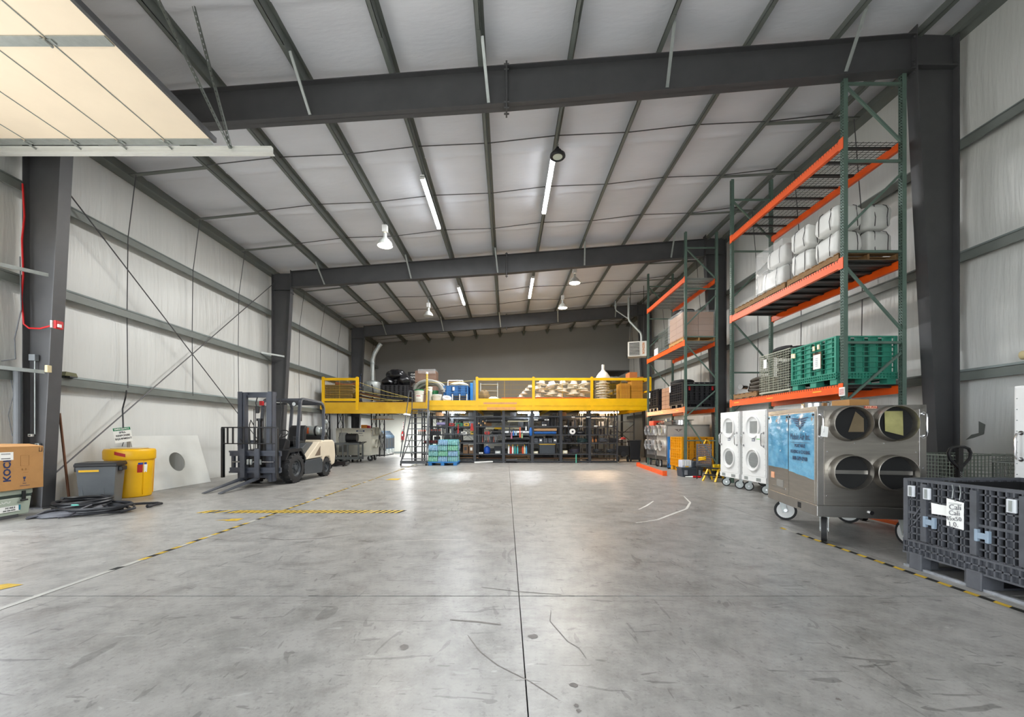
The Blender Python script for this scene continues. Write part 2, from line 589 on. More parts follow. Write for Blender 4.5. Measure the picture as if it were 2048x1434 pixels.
# ---- side walls
def side_wall(name, x, patches, girts, s, label):
    w = struct(name, label)
    zs_ = [0] + girts
    def disp(y, z):
        b_ = 0
        lv = [0] + girts + [zb(x)]
        for a, c_ in zip(lv[:-1], lv[1:]):
            if a <= z <= c_:
                b_ = math.sin(PI * (z - a) / (c_ - a))
        return .03 * b_ + .010 * math.sin(y * 2.9 + .6 * math.sin(z * 1.3)) * b_ + .012 * math.exp(-((((y + .3) / 1.22) % 1 - .5) * 1.22 / .05) ** 2) * b_
    for (ya, yb, za, zc) in patches:
        nu, nv = max(2, int((yb - ya) / .11)), max(2, int((zc - za) / .16))
        MB().grid(lambda u, v: (x + s * disp(ya + u * (yb - ya), za + v * (zc - za)), ya + u * (yb - ya), za + v * (zc - za)), nu, nv).obj('liner', WLINER, w, smooth=True, fix=False)
        MB().add([(x - s * .09, ya, za), (x - s * .09, yb, za), (x - s * .09, yb, zc), (x - s * .09, ya, zc)], [(0, 1, 2, 3)]).obj('wall_sheet', GALV, w)
    return w
WLINER = mat('white_wall_liner', '#d3d4d1', 0.36, 0, 0.07, 1.0, 0.85, 9, (1, 1, 0.10))
GLV, GRV = [2.235, 3.87, 5.49], [2.235, 4.27, 6.2]
wl = side_wall('wall_left', XL, [(Y0, 1.0, 0, zb(XL) + .25), (1.0, 6.55, 4.7, zb(XL) + .25), (6.55, YB, 0, zb(XL) + .25)], GLV, 1, 'white insulated side wall with dark girts and cross bracing')
wr = side_wall('wall_right', XR, [(Y0, YB, 0, zb(XR) + .25)], GRV, -1, 'white insulated side wall behind the pallet racks')
def girt(w, x0, x1, ya, yb, z, s):
    m = MB()
    m.b(min(x0, x1), max(x0, x1), ya, yb, z + .10, z + .108)       # web
    m.b(min(x1, x1 - s * .008), max(x1, x1 - s * .008), ya, yb, z - .045, z + .108)   # inner flange
    m.b(min(x1 - s * .008, x1 - s * .03), max(x1 - s * .008, x1 - s * .03), ya, yb, z - .045, z - .037)
    m.obj('girt', STEEL, w)
    MB().prism([(x1 - s * .004, z + .108), (x1 - s * .03, z + .150), (x1 - s * .036, z + .146), (x1 - s * .010, z + .104)], ya, yb).obj('girt_lip', GALV2, w)  # paler metal paints in the light on the girt's upper lip
GALV2 = mat('dull_galvanised', '#8f9896', 0.5, 0.2, 0.08, 3)
for z in GLV:
    if z > 4.7:
        girt(wl, XL, GL, Y0, YB - .02, z, 1)
    else:
        girt(wl, XL, GL, Y0, .9, z, 1)
        girt(wl, XL, GL, 6.65, YB - .02, z, 1)
for z in GRV:
    girt(wr, XR, GR, Y0, YB - .02, z, -1)
# thin vertical sag straps between the girts
for a, b_ in bays[1:]:
    nrow = 3 if b_ - a > 6 else 2
    for k in range(nrow):
        y = a + (b_ - a) * (k + 1) / (nrow + 1)
        m = MB()
        m.tube([(GL + .22, y - .05, zb(GL) - .05), (GL - .0, y, GLV[2] + .07), (GL, y, GLV[2] - .05), (GL - .02, y, GLV[1]), (GL, y, GLV[0] + .05)] + ([(GL - .02, y - .02, .9)] if k == 2 else []), .010, 5)
        m.obj('sag_strap', DARK, wl)
        m = MB()
        m.tube([(GR - .15, y, zb(GR) - .05), (GR, y, GRV[2] + .07), (GR + .03, y, GRV[1]), (GR, y, GRV[0] + .05)], .010, 5)
        m.obj('sag_strap', DARK, wr)
# cross bracing rods of the bay beside the forklift
MB().cyl((GL + .12, 7.45, 6.1), (GL + .12, 14.75, .35), .0125, 6).obj('brace_rod', DARK, wl)
MB().cyl((GL + .15, 14.72, 6.55), (GL + .15, 7.40, .42), .0125, 6).obj('brace_rod', DARK, wl)
# pale braces from the columns back to the girts
for y in FR[:2]:
    for z, xi in ((GLV[1] + .13, GL + .47), (GLV[0] + .11, GL + .40)):
        m = MB()
        m.bar((xi, y - .12, z), (GL + .02, y - .75, z + .02), .006, .055)
        m.bar((xi, y - .12, z - .028), (GL + .02, y - .75, z - .008), .04, .006)
        m.obj('girt_brace', GALV, wl)

MB().add([(XR - .045, 7.05, 1.50), (XR - .045, 6.95, 1.44), (XR - .045, 6.97, 1.28), (XR - .045, 7.12, 1.22), (XR - .045, 7.25, 1.18), (XR - .045, 7.16, 1.27), (XR - .045, 7.05, 1.30)], [(0, 1, 2, 3, 4, 5, 6)]).obj('torn_patch', STEEL, wr)
# ---- back wall: grey above the mezzanine, white below
wb = struct('wall_back', 'grey end wall above the mezzanine, white painted below')
WBG = mat('grey_end_wall', '#929290', 0.75, 0, 0.05, 0.6, 0.08, 3)
WBW = mat('white_end_wall', '#dedfd6', 0.6, 0, 0.03, 1)
m = MB()
m.prism([(XL, 2.5), (XR, 2.5), (XR, zb(XR) + .25), (XL, zb(XL) + .25)], YB, YB + .1)
m.obj('upper_wall', WBG, wb)
MB().b(XL, XR, YB - .05, YB + .1, 0, 2.5).obj('lower_wall', WBW, wb)
m = MB()
for x in PX:                                           # flashing tabs round the purlin ends
    m.prism([(x - .16, zb(x) + .2), (x + .16, zb(x) + .2), (x + .03, zb(x) - .10), (x - .07, zb(x) - .10)], YB - .03, YB - .004)
m.obj('purlin_flashing', STEEL, wb)
MB().b(XL, XR, YB - .10, YB - .04, 0, .1).obj('kick_board', GALV2, wb)
# ---- unseen front wall behind the camera, opening added and sized to let daylight in
wf = struct('wall_front', 'unseen end wall with an opening added to admit daylight')
m = MB()
m.b(XL, -4.6, Y0 - .1, Y0, 0, 7.2).b(2.6, XR, Y0 - .1, Y0, 0, 8.4)
m.prism([(-4.6, 4.3), (2.6, 4.3), (2.6, zb(2.6) + .3), (-4.6, zb(-4.6) + .3)], Y0 - .1, Y0)
m.obj('wall_panel', WLINER, wf)

# ---- open overhead door on the left wall
door = struct('door_1', 'raised sectional overhead door with cream insulated panels')
DZ = 5.88
CREAM = mat('cream_door_panel', '#f7e6cf', 0.55, 0, 0.03, 1.5)
DW = mat('door_white_steel', '#dcdcd8', 0.4, 0.1, 0.03, 4)
xe = [-8.25, -7.55, -6.83, -6.10, -5.37, -4.62]
for a, b_ in zip(xe[:-1], xe[1:]):
    p = MB().b(a + .006, b_ - .006, 1.15, 6.60, DZ + .02, DZ + .065).obj('panel', CREAM, door)
    MB().b(a + .006, a + .016, 1.15, 6.60, DZ + .012, DZ + .02).obj('joint_strip', GALV2, p)
    MB().b(a - .006, a + .005, 1.15, 6.60, DZ + .03, DZ + .05).obj('joint_shade', DARK, p)  # dark strip added as the shadow line along each panel joint
MB().b(-4.62, -4.575, 1.12, 6.63, DZ - .0, DZ + .075).obj('bottom_rail', DARK, door)
for y in (1.35, 3.15, 4.92, 6.62):
    m = MB()
    for a, b_ in zip(xe[:-1], xe[1:]):
        m.b(a + .03, b_ - .03, y - .065, y + .065, DZ + .006, DZ + .018)
    m.obj('stile', GALV, door)
    for x in xe[1:-1]:
        m = MB()
        m.b(x - .07, x + .07, y - .035, y + .035, DZ - .006, DZ + .004)
        m.cyl((x, y - .05, DZ - .014), (x, y + .05, DZ - .014), .016, 8)
        if y > 6:
            m.cyl((x, y + .02, DZ - .02), (x, y + .17, DZ - .03), .010, 6)
            m.cyl((x, y + .13, DZ - .03), (x, y + .17, DZ - .03), .026, 10)
        m.obj('hinge', GALV, door)
m = MB()
m.b(-8.2, -3.75, 6.74, 6.752, DZ - .09, DZ + .0).b(-8.2, -3.75, 6.70, 6.745, DZ - .095, DZ - .085).b(-8.2, -3.75, 6.70, 6.745, DZ - .01, DZ + .0)
m.b(-8.2, -3.75, 6.752, 6.80, DZ - .10, DZ - .09)
m.obj('track', DW, door)
m = MB()
m.b(-8.2, -3.75, .98, .992, DZ - .09, DZ)
m.obj('track', DW, door)
def perf_angle(p0, p1, w=.038):
    p0, p1 = Vector(p0), Vector(p1)
    m = MB()
    L = (p1 - p0).length
    n = int(L / .06)
    d = (p1 - p0) / L
    # two rails and rungs leave real square holes between them
    side = Vector((1, 0, 0))
    for sgn in (-1, 1):
        m.bar(p0 + side * sgn * w * .36, p1 + side * sgn * w * .36, w * .32, .003, (0, 1, 0))
    for i in range(n):
        m.bar(p0 + d * (i * .06), p0 + d * (i * .06 + .038), w * .5, .003, (0, 1, 0))
    m.bar(p0 + side * w * .5, p1 + side * w * .5, .003, w * .9, (0, 1, 0))
    return m
perf_angle((-4.42, 6.72, DZ - .03), (-4.52, 4.9, zb(-4.5) + .02)).obj('track_hanger', STEEL, door)
perf_angle((-4.40, 6.70, DZ - .03), (-4.40, 5.9, zb(-4.4) + .02)).obj('track_hanger', STEEL, door)
# ------------------------------------------------------------------ lamps the hall has
TUBE = mat('lit_tube', '#ffffff', 0.4, 0, 0, emit='#f6fbff', estr=28)
LAMPW = mat('lit_lamp_lens', '#ffffff', 0.4, 0, 0, emit='#fff2dc', estr=14)
def strip_light(x, y0, y1, label, p, yaxis=True, z=None, tube=None):
    zz = (zb(x) - .10) if z is None else z
    L = y1 - y0
    t = thing('strip_light', label, 'ceiling light', (x, (y0 + y1) / 2, zz), 0 if yaxis else R(90), 'fluorescent strip lights')
    m = MB()
    m.prism([(-.06, .0), (.06, .0), (.045, .06), (-.045, .06)], -L / 2, L / 2)
    m.b(-.02, .02, -L / 2 + .2, -L / 2 + .24, .06, .097).b(-.02, .02, L / 2 - .24, L / 2 - .2, .06, .097)
    m.obj('housing', WHITE, t)
    m = MB()
    for s in (-.03, .03):
        m.cyl((s, -L / 2 + .04, -.016 if tube is None else -.03), (s, L / 2 - .04, -.016 if tube is None else -.03), .019 if tube is None else .032, 8)
    m.obj('tube', tube or TUBE, t)
    for e in (-1, 1):
        MB().c(0, e * (L / 2 - .02), -.012, .11, .04, .05).obj('end_cap', WHITE, t)
    if p:
        area('strip_glow', (x, (y0 + y1) / 2, zz - .05), (0, 0, 0) if yaxis else (0, 0, R(90)), .1, L - .1, p, (.97, .99, 1))
strip_light(-2.0, 9.95, 12.45, 'near strip light under a purlin, left of the black round lamp', 260)
strip_light(1.07, 9.62, 12.05, 'near strip light hanging just beyond the black round lamp', 260)
strip_light(-2.0, 17.4, 19.85, 'far strip light over the forklift side of the hall', 260)
strip_light(1.07, 17.0, 19.6, 'far strip light over the pallet rack side of the hall', 260)

REFL = mat('lamp_reflector', '#d9dcd8', 0.3, 0.4, 0.04, 6)
def high_bay(x, y, z, label, lit):
    t = thing('high_bay_lamp', label, 'ceiling light', (x, y, z), 0, 'high bay lamps')
    MB().lathe([(.03, .34), (.05, .33), (.06, .20), (.12, .15), (.19, .07), (.215, -.02), (.225, -.03), (.212, -.03), (.18, .06), (.05, .18)], 24).obj('shade', REFL, t, smooth=True)
    MB().c(0, 0, .46, .15, .13, .20).obj('ballast', WHITE, t, bevel=.01)
    MB().cyl((0, 0, .55), (0, 0, zb(x) - z - .004), .014, 8).obj('stem', GALV, t)
    MB().lathe([(.0, .015), (.10, .012), (.19, .0), (.205, -.02), (.19, -.035), (.0, -.045)], 20).obj('lens', LAMPW if lit else REFL, t, smooth=True)
    if lit:
        area('bay_glow', (x, y, z - .06), (0, 0, 0), .34, .34, lit, (1, .93, .82))
high_bay(-3.50, 12.1, 6.72, 'lit bell-shaped lamp left of the near strip lights', 140)
high_bay(-3.50, 18.8, 6.56, 'unlit bell-shaped lamp hanging over the mezzanine ladder', 0)
high_bay(2.66, 16.4, 7.18, 'higher of two lit bell-shaped lamps near the pallet racks', 160)
high_bay(2.66, 19.9, 7.25, 'lower and farther of two lit bell-shaped lamps near the pallet racks', 160)

t = thing('round_bay_lamp', 'black round disc lamp hanging under a purlin, facing down', 'ceiling light', (1.12, 9.2, 7.36))
MB().lathe([(.0, .20), (.03, .20), (.05, .12), (.09, .10), (.10, .05), (.165, .035), (.17, -.01), (.15, -.03), (.135, -.012), (.0, -.012)], 28).obj('body', BLACK, t, smooth=True)
MB().lathe([(.0, -.016), (.105, -.016), (.105, -.011)], 24).obj('lens', mat('lamp_lens', '#cfd6c8', 0.5, 0, 0.02), t)
m = MB()
for k in range(20):
    a = k * PI / 10
    m.bar((.10 * math.cos(a), .10 * math.sin(a), .07), (.05 * math.cos(a), .05 * math.sin(a), .14), .006, .03)
m.obj('cooling_fins', BLACK, t)
m = MB()
m.tube([(0, 0, .2), (.015, 0, .235), (.02, 0, .26), (0, 0, .28), (-.02, 0, .26)], .007, 6)
m.cyl((0, 0, .27), (0, 0, .342), .006, 6)
m.obj('hook', GALV, t)
# ------------------------------------------------------------------ floor tape
TAPE_Y = mat('tape_yellow', '#b99a3a', 0.8, 0, 0.25, 7, spec=.15)
TAPE_K = mat('tape_black', '#242422', 0.8, 0, 0.2, 7, spec=.15)
TAPE_W = mat('tape_worn_off', '#a5a39c', 0.6, 0, 0.15, 7)
def tape(x, y0, y1, w, pitch, label, fade=None):
    m = MB()
    y = y0
    k = 0
    while y < y1:
        e = min(y + pitch, y1)
        worn = fade is not None and random.random() < fade(y)
        d = w * .45
        m.add([(x - w / 2, y, .0025), (x + w / 2, y + d, .0025), (x + w / 2, e + d, .0025), (x - w / 2, e, .0025)], [(0, 1, 2, 3)], 2 if worn else k % 2)
        y = e
        k += 1
    o = m.obj('floor_tape', [TAPE_Y, TAPE_K, TAPE_W], None)
    tag(o, label, 'floor tape')
tape(-3.74, 2.6, 17.5, .055, .105, 'long worn yellow and black line along the forklift side of the floor', lambda y: .12 if y > 4.2 else .75)
tape(3.76, 2.7, 5.75, .055, .105, 'yellow and black line beside the black crate and steel heater', lambda y: 0 if y < 5.4 else .5)
m = MB()
k = 0
x = -5.05
while x < -1.78:
    if random.random() > (.25 if x < -4.6 else .06):
        m.add([(x, 6.82, .003), (x + .05, 6.82, .003), (x + .13, 7.06, .003), (x + .08, 7.06, .003)], [(0, 1, 2, 3)], k % 2)
    x += .05
    k += 1
tag(m.obj('floor_tape', [mat('tape_bright_yellow', '#d8b53a', .6, 0, .25, 7), TAPE_K]), 'wide diagonal-striped yellow and black tape crossing the thin line', 'floor tape')
m = MB().add([(-4.16, 6.20, .003), (-3.98, 6.20, .003), (-3.99, 6.38, .003), (-4.17, 6.36, .003)], [(0, 1, 2, 3)]).add([(-4.34, 6.24, .003), (-4.15, 6.24, .003), (-4.15, 6.32, .003)], [(0, 1, 2)])
tag(m.obj('floor_tape', TAPE_Y), 'worn yellow tape arrow on the floor below the striped tape', 'floor tape')
m = MB().add([(-4.34, 3.42, .003), (-4.20, 3.46, .003), (-4.14, 3.60, .003), (-4.3, 3.62, .003), (-4.5, 3.45, .003)], [(0, 1, 2, 3, 4)])
tag(m.obj('floor_tape', TAPE_Y), 'torn yellow tape patch at the edge of the floor before the crossing joint', 'floor tape')
m = MB().add([(-3.35, 11.6, .003), (-3.0, 11.6, .003), (-3.0, 12.0, .003), (-3.3, 11.95, .003)], [(0, 1, 2, 3)])
tag(m.obj('floor_tape', TAPE_Y), 'small yellow tape remnant in front of the forklift', 'floor tape')

# ------------------------------------------------------------------ things by the nearest left column
RED = mat('red_plastic', '#c41a1f', 0.35, 0, 0.05, 8)
t = thing('alarm_strobe', 'red fire alarm horn strobe on the nearest left column', 'alarm', (-7.68, 7.20, 3.15), 0)
MB().c(0, 0, 0, .05, .13, .14).obj('housing', RED, t, bevel=.012)
MB().c(.035, -.02, -.02, .03, .05, .05).obj('strobe_lens', mat('strobe_lens', '#f2f2f2', .2, 0, 0), t)
MB().b(-.045, -.02, -.09, .04, -.06, .06).obj('back_box', WHITE, t)
m = MB()
m.tube([(-7.76, 7.14, 3.12), (-7.95, 7.16, 3.08), (-8.15, 7.17, 3.09), (-8.24, 7.17, 3.16), (-8.27, 7.16, 3.6), (-8.25, 7.17, 4.0), (-8.26, 7.16, 4.6), (-8.23, 7.17, 5.0), (-8.25, 7.16, 5.55)], .014, 6)
tag(m.obj('alarm_cable', RED), 'red cable running up the nearest left column to the strobe', 'cable')
m = MB()
m.tube([(-8.27, 7.14, 4.3), (-8.25, 7.14, 3.4), (-8.34, 7.12, 2.9), (-8.30, 7.1, 2.55), (-8.42, 7.0, 2.5)], .009, 6)
m.tube([(-8.37, 7.08, 2.3), (-8.31, 7.08, 1.95), (-8.40, 7.08, 1.6), (-8.33, 7.08, 1.25)], .006, 6)
tag(m.obj('wall_cable', mat('grey_cable', '#6d7076', .6)), 'thin grey cables hanging beside the red cable on the column', 'cable')
t = thing('junction_box', 'small square grey junction box on the column above a thin conduit', 'electrical box', (-8.16, 7.25, 2.60))
MB().c(0, 0, 0, .11, .07, .11).obj('box', mat('grey_pvc', '#7f8489', .5, 0, .05), t, bevel=.006)
MB().cyl((.02, 0, -.05), (.02, .0, -1.32), .011, 8).obj('conduit', GALV, t)
t = thing('wall_sensor', 'beige box on the column flange just above the lower girt', 'sensor', (-7.79, 7.14, 2.39))
MB().c(0, 0, 0, .05, .07, .12).obj('case', mat('beige_plastic', '#cdbd93', .5), t, bevel=.006)
m = MB()
for i, (x, z) in enumerate(((-8.10, 1.10), (-8.22, 1.02), (-8.22, 1.26), (-8.05, 1.02))):
    tt = thing('outlet_plate', ['grey outlet box low on the nearest column', 'pale switch plate under another on the column side', 'upper pale switch plate on the column side', 'white cover plate on the column flange'][i], 'outlet', (x, 7.26, z))
    MB().c(0, 0, 0, .07, .04, .045 + .03 * (i == 3)).obj('plate', [GALV, PAPER, PAPER, PAPER][i], tt, bevel=.004)
    MB().c(0, -.022, 0, .03, .006, .02).obj('socket', DARK, tt)
tag(MB().cyl((-8.24, 7.08, 0.0), (-8.24, 7.08, 2.34), .055, 14).obj('drain_pipe', mat('grey_drain_pipe', '#666a6f', .5, 0, .06)), 'grey vertical drain pipe standing beside the nearest left column', 'pipe')
t = thing('girt_lamp', 'small olive work lamp lying on the lower girt', 'lamp', (GL + .02, 7.95, 2.37))
MB().prism([(-.12, 0), (.12, 0), (.09, .07), (-.10, .08)], -.05, .05, axis='X').obj('body', mat('olive_plastic', '#6d6c4d', .6), t, bevel=.006)
MB().c(0.02, .02, -.01, .10, .14, .02).obj('base', DARK, t)

# cooler and cardboard box
t = thing('cooler', 'sage green hard cooler with a dark seal under the cardboard box', 'cooler', (-7.57, 6.70, 0), R(90 + 3))
SAGE = mat('sage_plastic', '#a9b3a4', 0.45, 0, 0.05, 5)
# local: x runs away from the camera side (front face is -y), built so that the front looks to +X
m = MB()
m.prism([(-.86, .03), (-.04, .03), (.0, .31), (-.90, .31)], .0, .44)
m.obj('body', SAGE, t, bevel=.02)
MB().b(-.89, -.01, -.004, .45, .31, .345).obj('seal', mat('dark_green_seal', '#2f3b36', .5), t)
m = MB().b(-.91, .01, -.012, .46, .345, .43)
m.obj('lid', SAGE, t, bevel=.02)
for x in (-.14, -.74):
    m = MB()
    m.b(x - .022, x + .022, -.035, -.008, .26, .40).b(x - .05, x + .05, -.04, -.015, .245, .27)
    m.obj('latch', BLACK, t, bevel=.006)
MB().b(-.85, -.2, -.004, .02, .0, .05).obj('foot', DARK, t)
text('IGLOO', .075, mat('silver_letter', '#d5d9d2', .4), t, (-.42, .0, .255), (R(84), 0, 0), bold=.002)
MB().b(-.50, -.19, -.014, -.008, .10, .185).obj('sticker', PAPER, t)
MB().b(-.205, -.18, -.0155, -.0085, .11, .19).obj('sticker_edge', mat('teal_print', '#1f7c93', .5), t)
text('MOBILE', .04, INK, t, (-.32, -.016, .16))
text('800 000 0000', .03, INK, t, (-.335, -.016, .122))

t = thing('cardboard_box', 'brown cardboard carton with large navy letters on the cooler', 'box', (-7.50, 6.80, .432), R(90 + 2))
W, D, H = .62, .46, .66
m = MB().b(-W, 0, 0, D, 0, H)
m.obj('carton', CARD, t)
m = MB()
m.add([(-W, -.002, H), (0, -.002, H), (0, D * .48, H + .035), (-W, D * .48, H + .05)], [(0, 1, 2, 3)])
m.add([(-W, D, H), (0, D, H), (0, D * .52, H + .012), (-W, D * .52, H + .015)], [(0, 1, 2, 3)])
m.obj('flap', CARD, t)
text('KOCH', .135, BLUEINK, t, (-W + .115, -.003, .33), (R(90), R(-90), 0), bold=.004)
MB().b(-W - .0, -W + .19, -.006, -.003, .46, .58).obj('shipping_label', PAPER, t)
m = MB()
for zz in (.555, .545, .485, .478):
    m.b(-W + .03, -W + .15, -.0075, -.006, zz, zz + .005)
m.obj('label_print', INK, t)
m = MB()
PALEINK = mat('faint_print', '#94683a', .8, 0, 0)
for a in range(14):
    m.b(-.325 + .0, -.205, -.0035, -.002, .30, .302) if a == 0 else None
m.b(-.33, -.328, -.0035, -.002, .36, .52).b(-.212, -.21, -.0035, -.002, .36, .52).b(-.33, -.21, -.0035, -.002, .36, .362).b(-.33, -.21, -.0035, -.002, .52, .522)
m.b(-.31, -.30, -.0035, -.002, .29, .32).b(-.26, -.25, -.0035, -.002, .29, .32).b(-.29, -.22, -.0035, -.002, .255, .258)
m.obj('faint_drawing', PALEINK, t)
m = MB()
m.prism([(-.295, .19), (-.255, .19), (-.262, .155), (-.288, .155)], -.0035, -.002).b(-.278, -.272, -.0035, -.002, .125, .155).b(-.29, -.26, -.0035, -.002, .12, .126)
m.b(-.30, -.25, -.0035, -.002, .085, .092).b(-.34, -.2, -.0035, -.002, .05, .056)
m.obj('fragile_mark', BLUEINK, t)
m = MB()
m.b(-.065, -.058, -.0035, -.002, .57, .64).b(-.025, -.018, -.0035, -.002, .57, .64).b(-.065, -.018, -.0035, -.002, .57, .578)
m.obj('corner_mark', INK, t)

# broom leaning on the wall
t = thing('broom', 'push broom with long brown handle leaning on the left wall', 'broom', (-7.93, 7.62, 0))
BROWNP = mat('brown_handle', '#6b4022', 0.5, 0, 0.12, 8)
MB().cyl((0, 0, .05), (-.20, .02, 1.66), .019, 10).obj('handle', BROWNP, t, smooth=True)
MB().b(-.06, .16, -.10, .30, .025, .065).obj('head', mat('blue_grey_block', '#31566b', .6), t, bevel=.01)
m = MB()
for i in range(22):
    m.b(-.055, .15, -.095 + i * .0178, -.085 + i * .0178, .0, .03)
m.obj('bristle', mat('brown_bristle', '#5a4030', .9), t)

# grey square bin
t = thing('waste_bin', 'grey square waste bin with dark rim in front of the yellow drum', 'bin', (-7.52, 7.80, 0), R(28))
GREYP = mat('grey_bin_plastic', '#5d6266', 0.45, 0, 0.06, 4)
m = MB()
w0, w1, d0, d1, h = .225, .27, .225, .27, .70
m.add([(-w0, -d0, 0), (w0, -d0, 0), (w0, d0, 0), (-w0, d0, 0), (-w1, -d1, h), (w1, -d1, h), (w1, d1, h), (-w1, d1, h)], [(0, 3, 2, 1), (0, 1, 5, 4), (1, 2, 6, 5), (2, 3, 7, 6), (3, 0, 4, 7)])
m.obj('body', GREYP, t)
m = MB()
m.add([(-w0 + .06, -d0 - .006, .05), (w0 - .12, -d0 - .006, .05), (w1 - .17, -d1 + .03, .53), (-w1 + .07, -d1 + .03, .53)], [(0, 1, 2, 3)])
m.tube([(-w0 + .05, -d0 - .008, .04), (-w1 + .07, -d1 + .026, .52), (-w1 + .10, -d1 + .02, .55), (w1 - .20, -d1 + .02, .55), (w1 - .17, -d1 + .026, .52), (w0 - .12, -d0 - .008, .04)], .008, 6)
m.obj('raised_panel', GREYP, t)
m = MB()
m.b(-.295, .295, -.295, -.255, .69, .745).b(-.295, .295, .255, .295, .69, .745).b(-.295, -.255, -.255, .255, .69, .745).b(.255, .295, -.255, .255, .69, .745)
m.obj('rim', BLACK, t, bevel=.012)
MB().b(-.285, .285, -.285, .285, .735, .765).obj('lid', BLACK, t, bevel=.012)
for s in (-1, 1):
    MB().b(min(s * .27, s * .335), max(s * .27, s * .335), -.14, .12, .60, .68).obj('handle', BLACK, t, bevel=.012)
MB().b(-.23, .04, -.275, -.267, .60, .635).obj('yellow_label', YEL, t)

# yellow drum
t = thing('salvage_drum', 'tall yellow plastic salvage drum with screw lid by the left wall', 'drum', (-7.76, 8.66, 0))
YP = mat('yellow_drum_plastic', '#f2b90d', 0.42, 0, 0.04, 3)
MB().lathe([(.0, .0), (.33, .0), (.345, .015), (.352, .10), (.372, .55), (.385, .78), (.375, .80), (.0, .80)], 40).obj('body', YP, t, smooth=True)
MB().lathe([(.36, .775), (.408, .765), (.415, .78), (.418, .93), (.405, .965), (.39, .975), (.0, .99)], 40).obj('lid', YP, t, smooth=True)
m = MB()
for k in range(6):
    a = -PI / 2 + .25 + k * PI / 3
    m.bar((.357 * math.cos(a), .357 * math.sin(a), .05), (.386 * math.cos(a), .386 * math.sin(a), .77), .012, .008)
m.obj('rib', YP, t)
MB().lathe([(.0, .991), (.30, .986), (.30, .998), (.0, 1.004)], 30).obj('lid_plate', mat('lid_dust', '#d8ccb0', .7), t)
def curved_label(r0, r1, z0, z1, a0, a1, tilt=0, o=.003):
    m = MB()
    n = 5
    return m.grid(lambda u, v: ((r0 + (r1 - r0) * v + o) * math.cos(a0 + (a1 - a0) * u), (r0 + (r1 - r0) * v + o) * math.sin(a0 + (a1 - a0) * u), z0 + (z1 - z0) * v + tilt * (u - .5)), n, 2)
A = lambda d: R(d)
curved_label(.418, .418, .845, .91, A(-68 - 14), A(-68 + 10), -.05).obj('red_label', REDINK, t)
curved_label(.368, .379, .50, .66, A(-8 - 24), A(-8 - 10)).obj('hazard_label', REDINK, t)
curved_label(.376, .380, .66, .70, A(-8 - 22), A(-8 + 2), .0).obj('blue_label', mat('blue_print', '#1c3f9a', .5), t)
curved_label(.366, .379, .50, .66, A(-8 - 9), A(-8 + 4)).obj('white_label', PAPER, t)

# sign on its hanging cable
t = thing('spill_sign', 'small white and green emergency spill equipment sign hanging from a black cable', 'sign', (-7.96, 8.72, 1.30))
m = MB()
m.tube([(-.31, .42, .92), (-.15, .22, .75), (-.03, .02, .5), (0, 0, .18), (0, 0, .10)], .014, 6)
m.obj('cable', BLACK, t)
board = MB().b(-.004, .004, -.15, .13, -.19, .12).obj('board', PAPER, t)
board.rotation_euler = (R(9), R(0), R(-40))
MB().b(.004, .007, -.145, .125, .055, .115).obj('green_band', mat('sign_green', '#137a50', .5), board)
text('EMERGENCY', .042, PAPER, board, (.0085, -.01, .085), FACE_PX, bold=.001, sx=.95)
for i, w in enumerate(('SPILL', 'RESPONSE', 'EQUIPMENT')):
    text(w, .05, INK, board, (.006, -.01, .015 - i * .065), FACE_PX, bold=.0015, sx=.95)
m = MB()
m.tube([(0, .01, -.19), (-.01, .0, -.24), (.0, -.02, -.275)], .008, 5)
m.obj('lower_cable', BLACK, t)

# white panel with a round hole leaning on the wall
t = thing('wallboard_sheet', 'white sheet panel with a round hole leaning against the left wall', 'panel', (-7.86, 9.12, 0.0))
PW = mat('white_sheet', '#d2d3ce', 0.5, 0, 0.05, 2)
def hole_panel(w, h, cy, cz, r, th):
    m = MB()
    n = 40
    ring, outer = [], []
    for k in range(n):
        a = 2 * PI * k / n
        ring.append((cy + r * math.cos(a), cz + r * math.sin(a)))
        dx, dz = math.cos(a), math.sin(a)
        ts = []
        if dx > 1e-6: ts.append((w - cy) / dx)
        if dx < -1e-6: ts.append(-cy / dx)
        if dz > 1e-6: ts.append((h - cz) / dz)
        if dz < -1e-6: ts.append(-cz / dz)
        q = min(ts)
        outer.append((cy + dx * q, cz + dz * q))
    for x in (0, th):
        k0 = len(m.v)
        m.add([(x, a, b_) for a, b_ in ring] + [(x, a, b_) for a, b_ in outer], [(i, (i + 1) % n, n + (i + 1) % n, n + i) for i in range(n)])
    m.add([(0, a, b_) for a, b_ in ring] + [(th, a, b_) for a, b_ in ring], [(i, (i + 1) % n, n + (i + 1) % n, n + i) for i in range(n)])
    m.add([(0, 0, 0), (th, 0, 0), (th, w, 0), (0, w, 0), (0, 0, h), (th, 0, h), (th, w, h), (0, w, h)], [(0, 1, 5, 4), (2, 3, 7, 6), (4, 5, 6, 7), (0, 3, 2, 1)])
    # true corners
    for (cy_, cz_) in ((0, 0), (w, 0), (w, h), (0, h)):
        best = sorted(range(n), key=lambda i: (outer[i][0] - cy_) ** 2 + (outer[i][1] - cz_) ** 2)[:2]
        for x in (0, th):
            m.add([(x, *outer[best[0]]), (x, *outer[best[1]]), (x, cy_, cz_)], [(0, 1, 2)])
    return m
p = hole_panel(2.02, 1.28, 1.10, .62, .235, .02).obj('sheet', PW, t)
p.rotation_euler = (0, R(-16), 0)
tag(MB().prism([(0, 0), (.02, 0), (.012, .30), (.0, .34)], 8.86, 8.92, axis='Y').obj('wood_stake', mat('grey_wood', '#8a8780', .8), None), 'thin pointed strip standing between the drum and the white panel', 'strip').location = (-8.1, .1, .98)

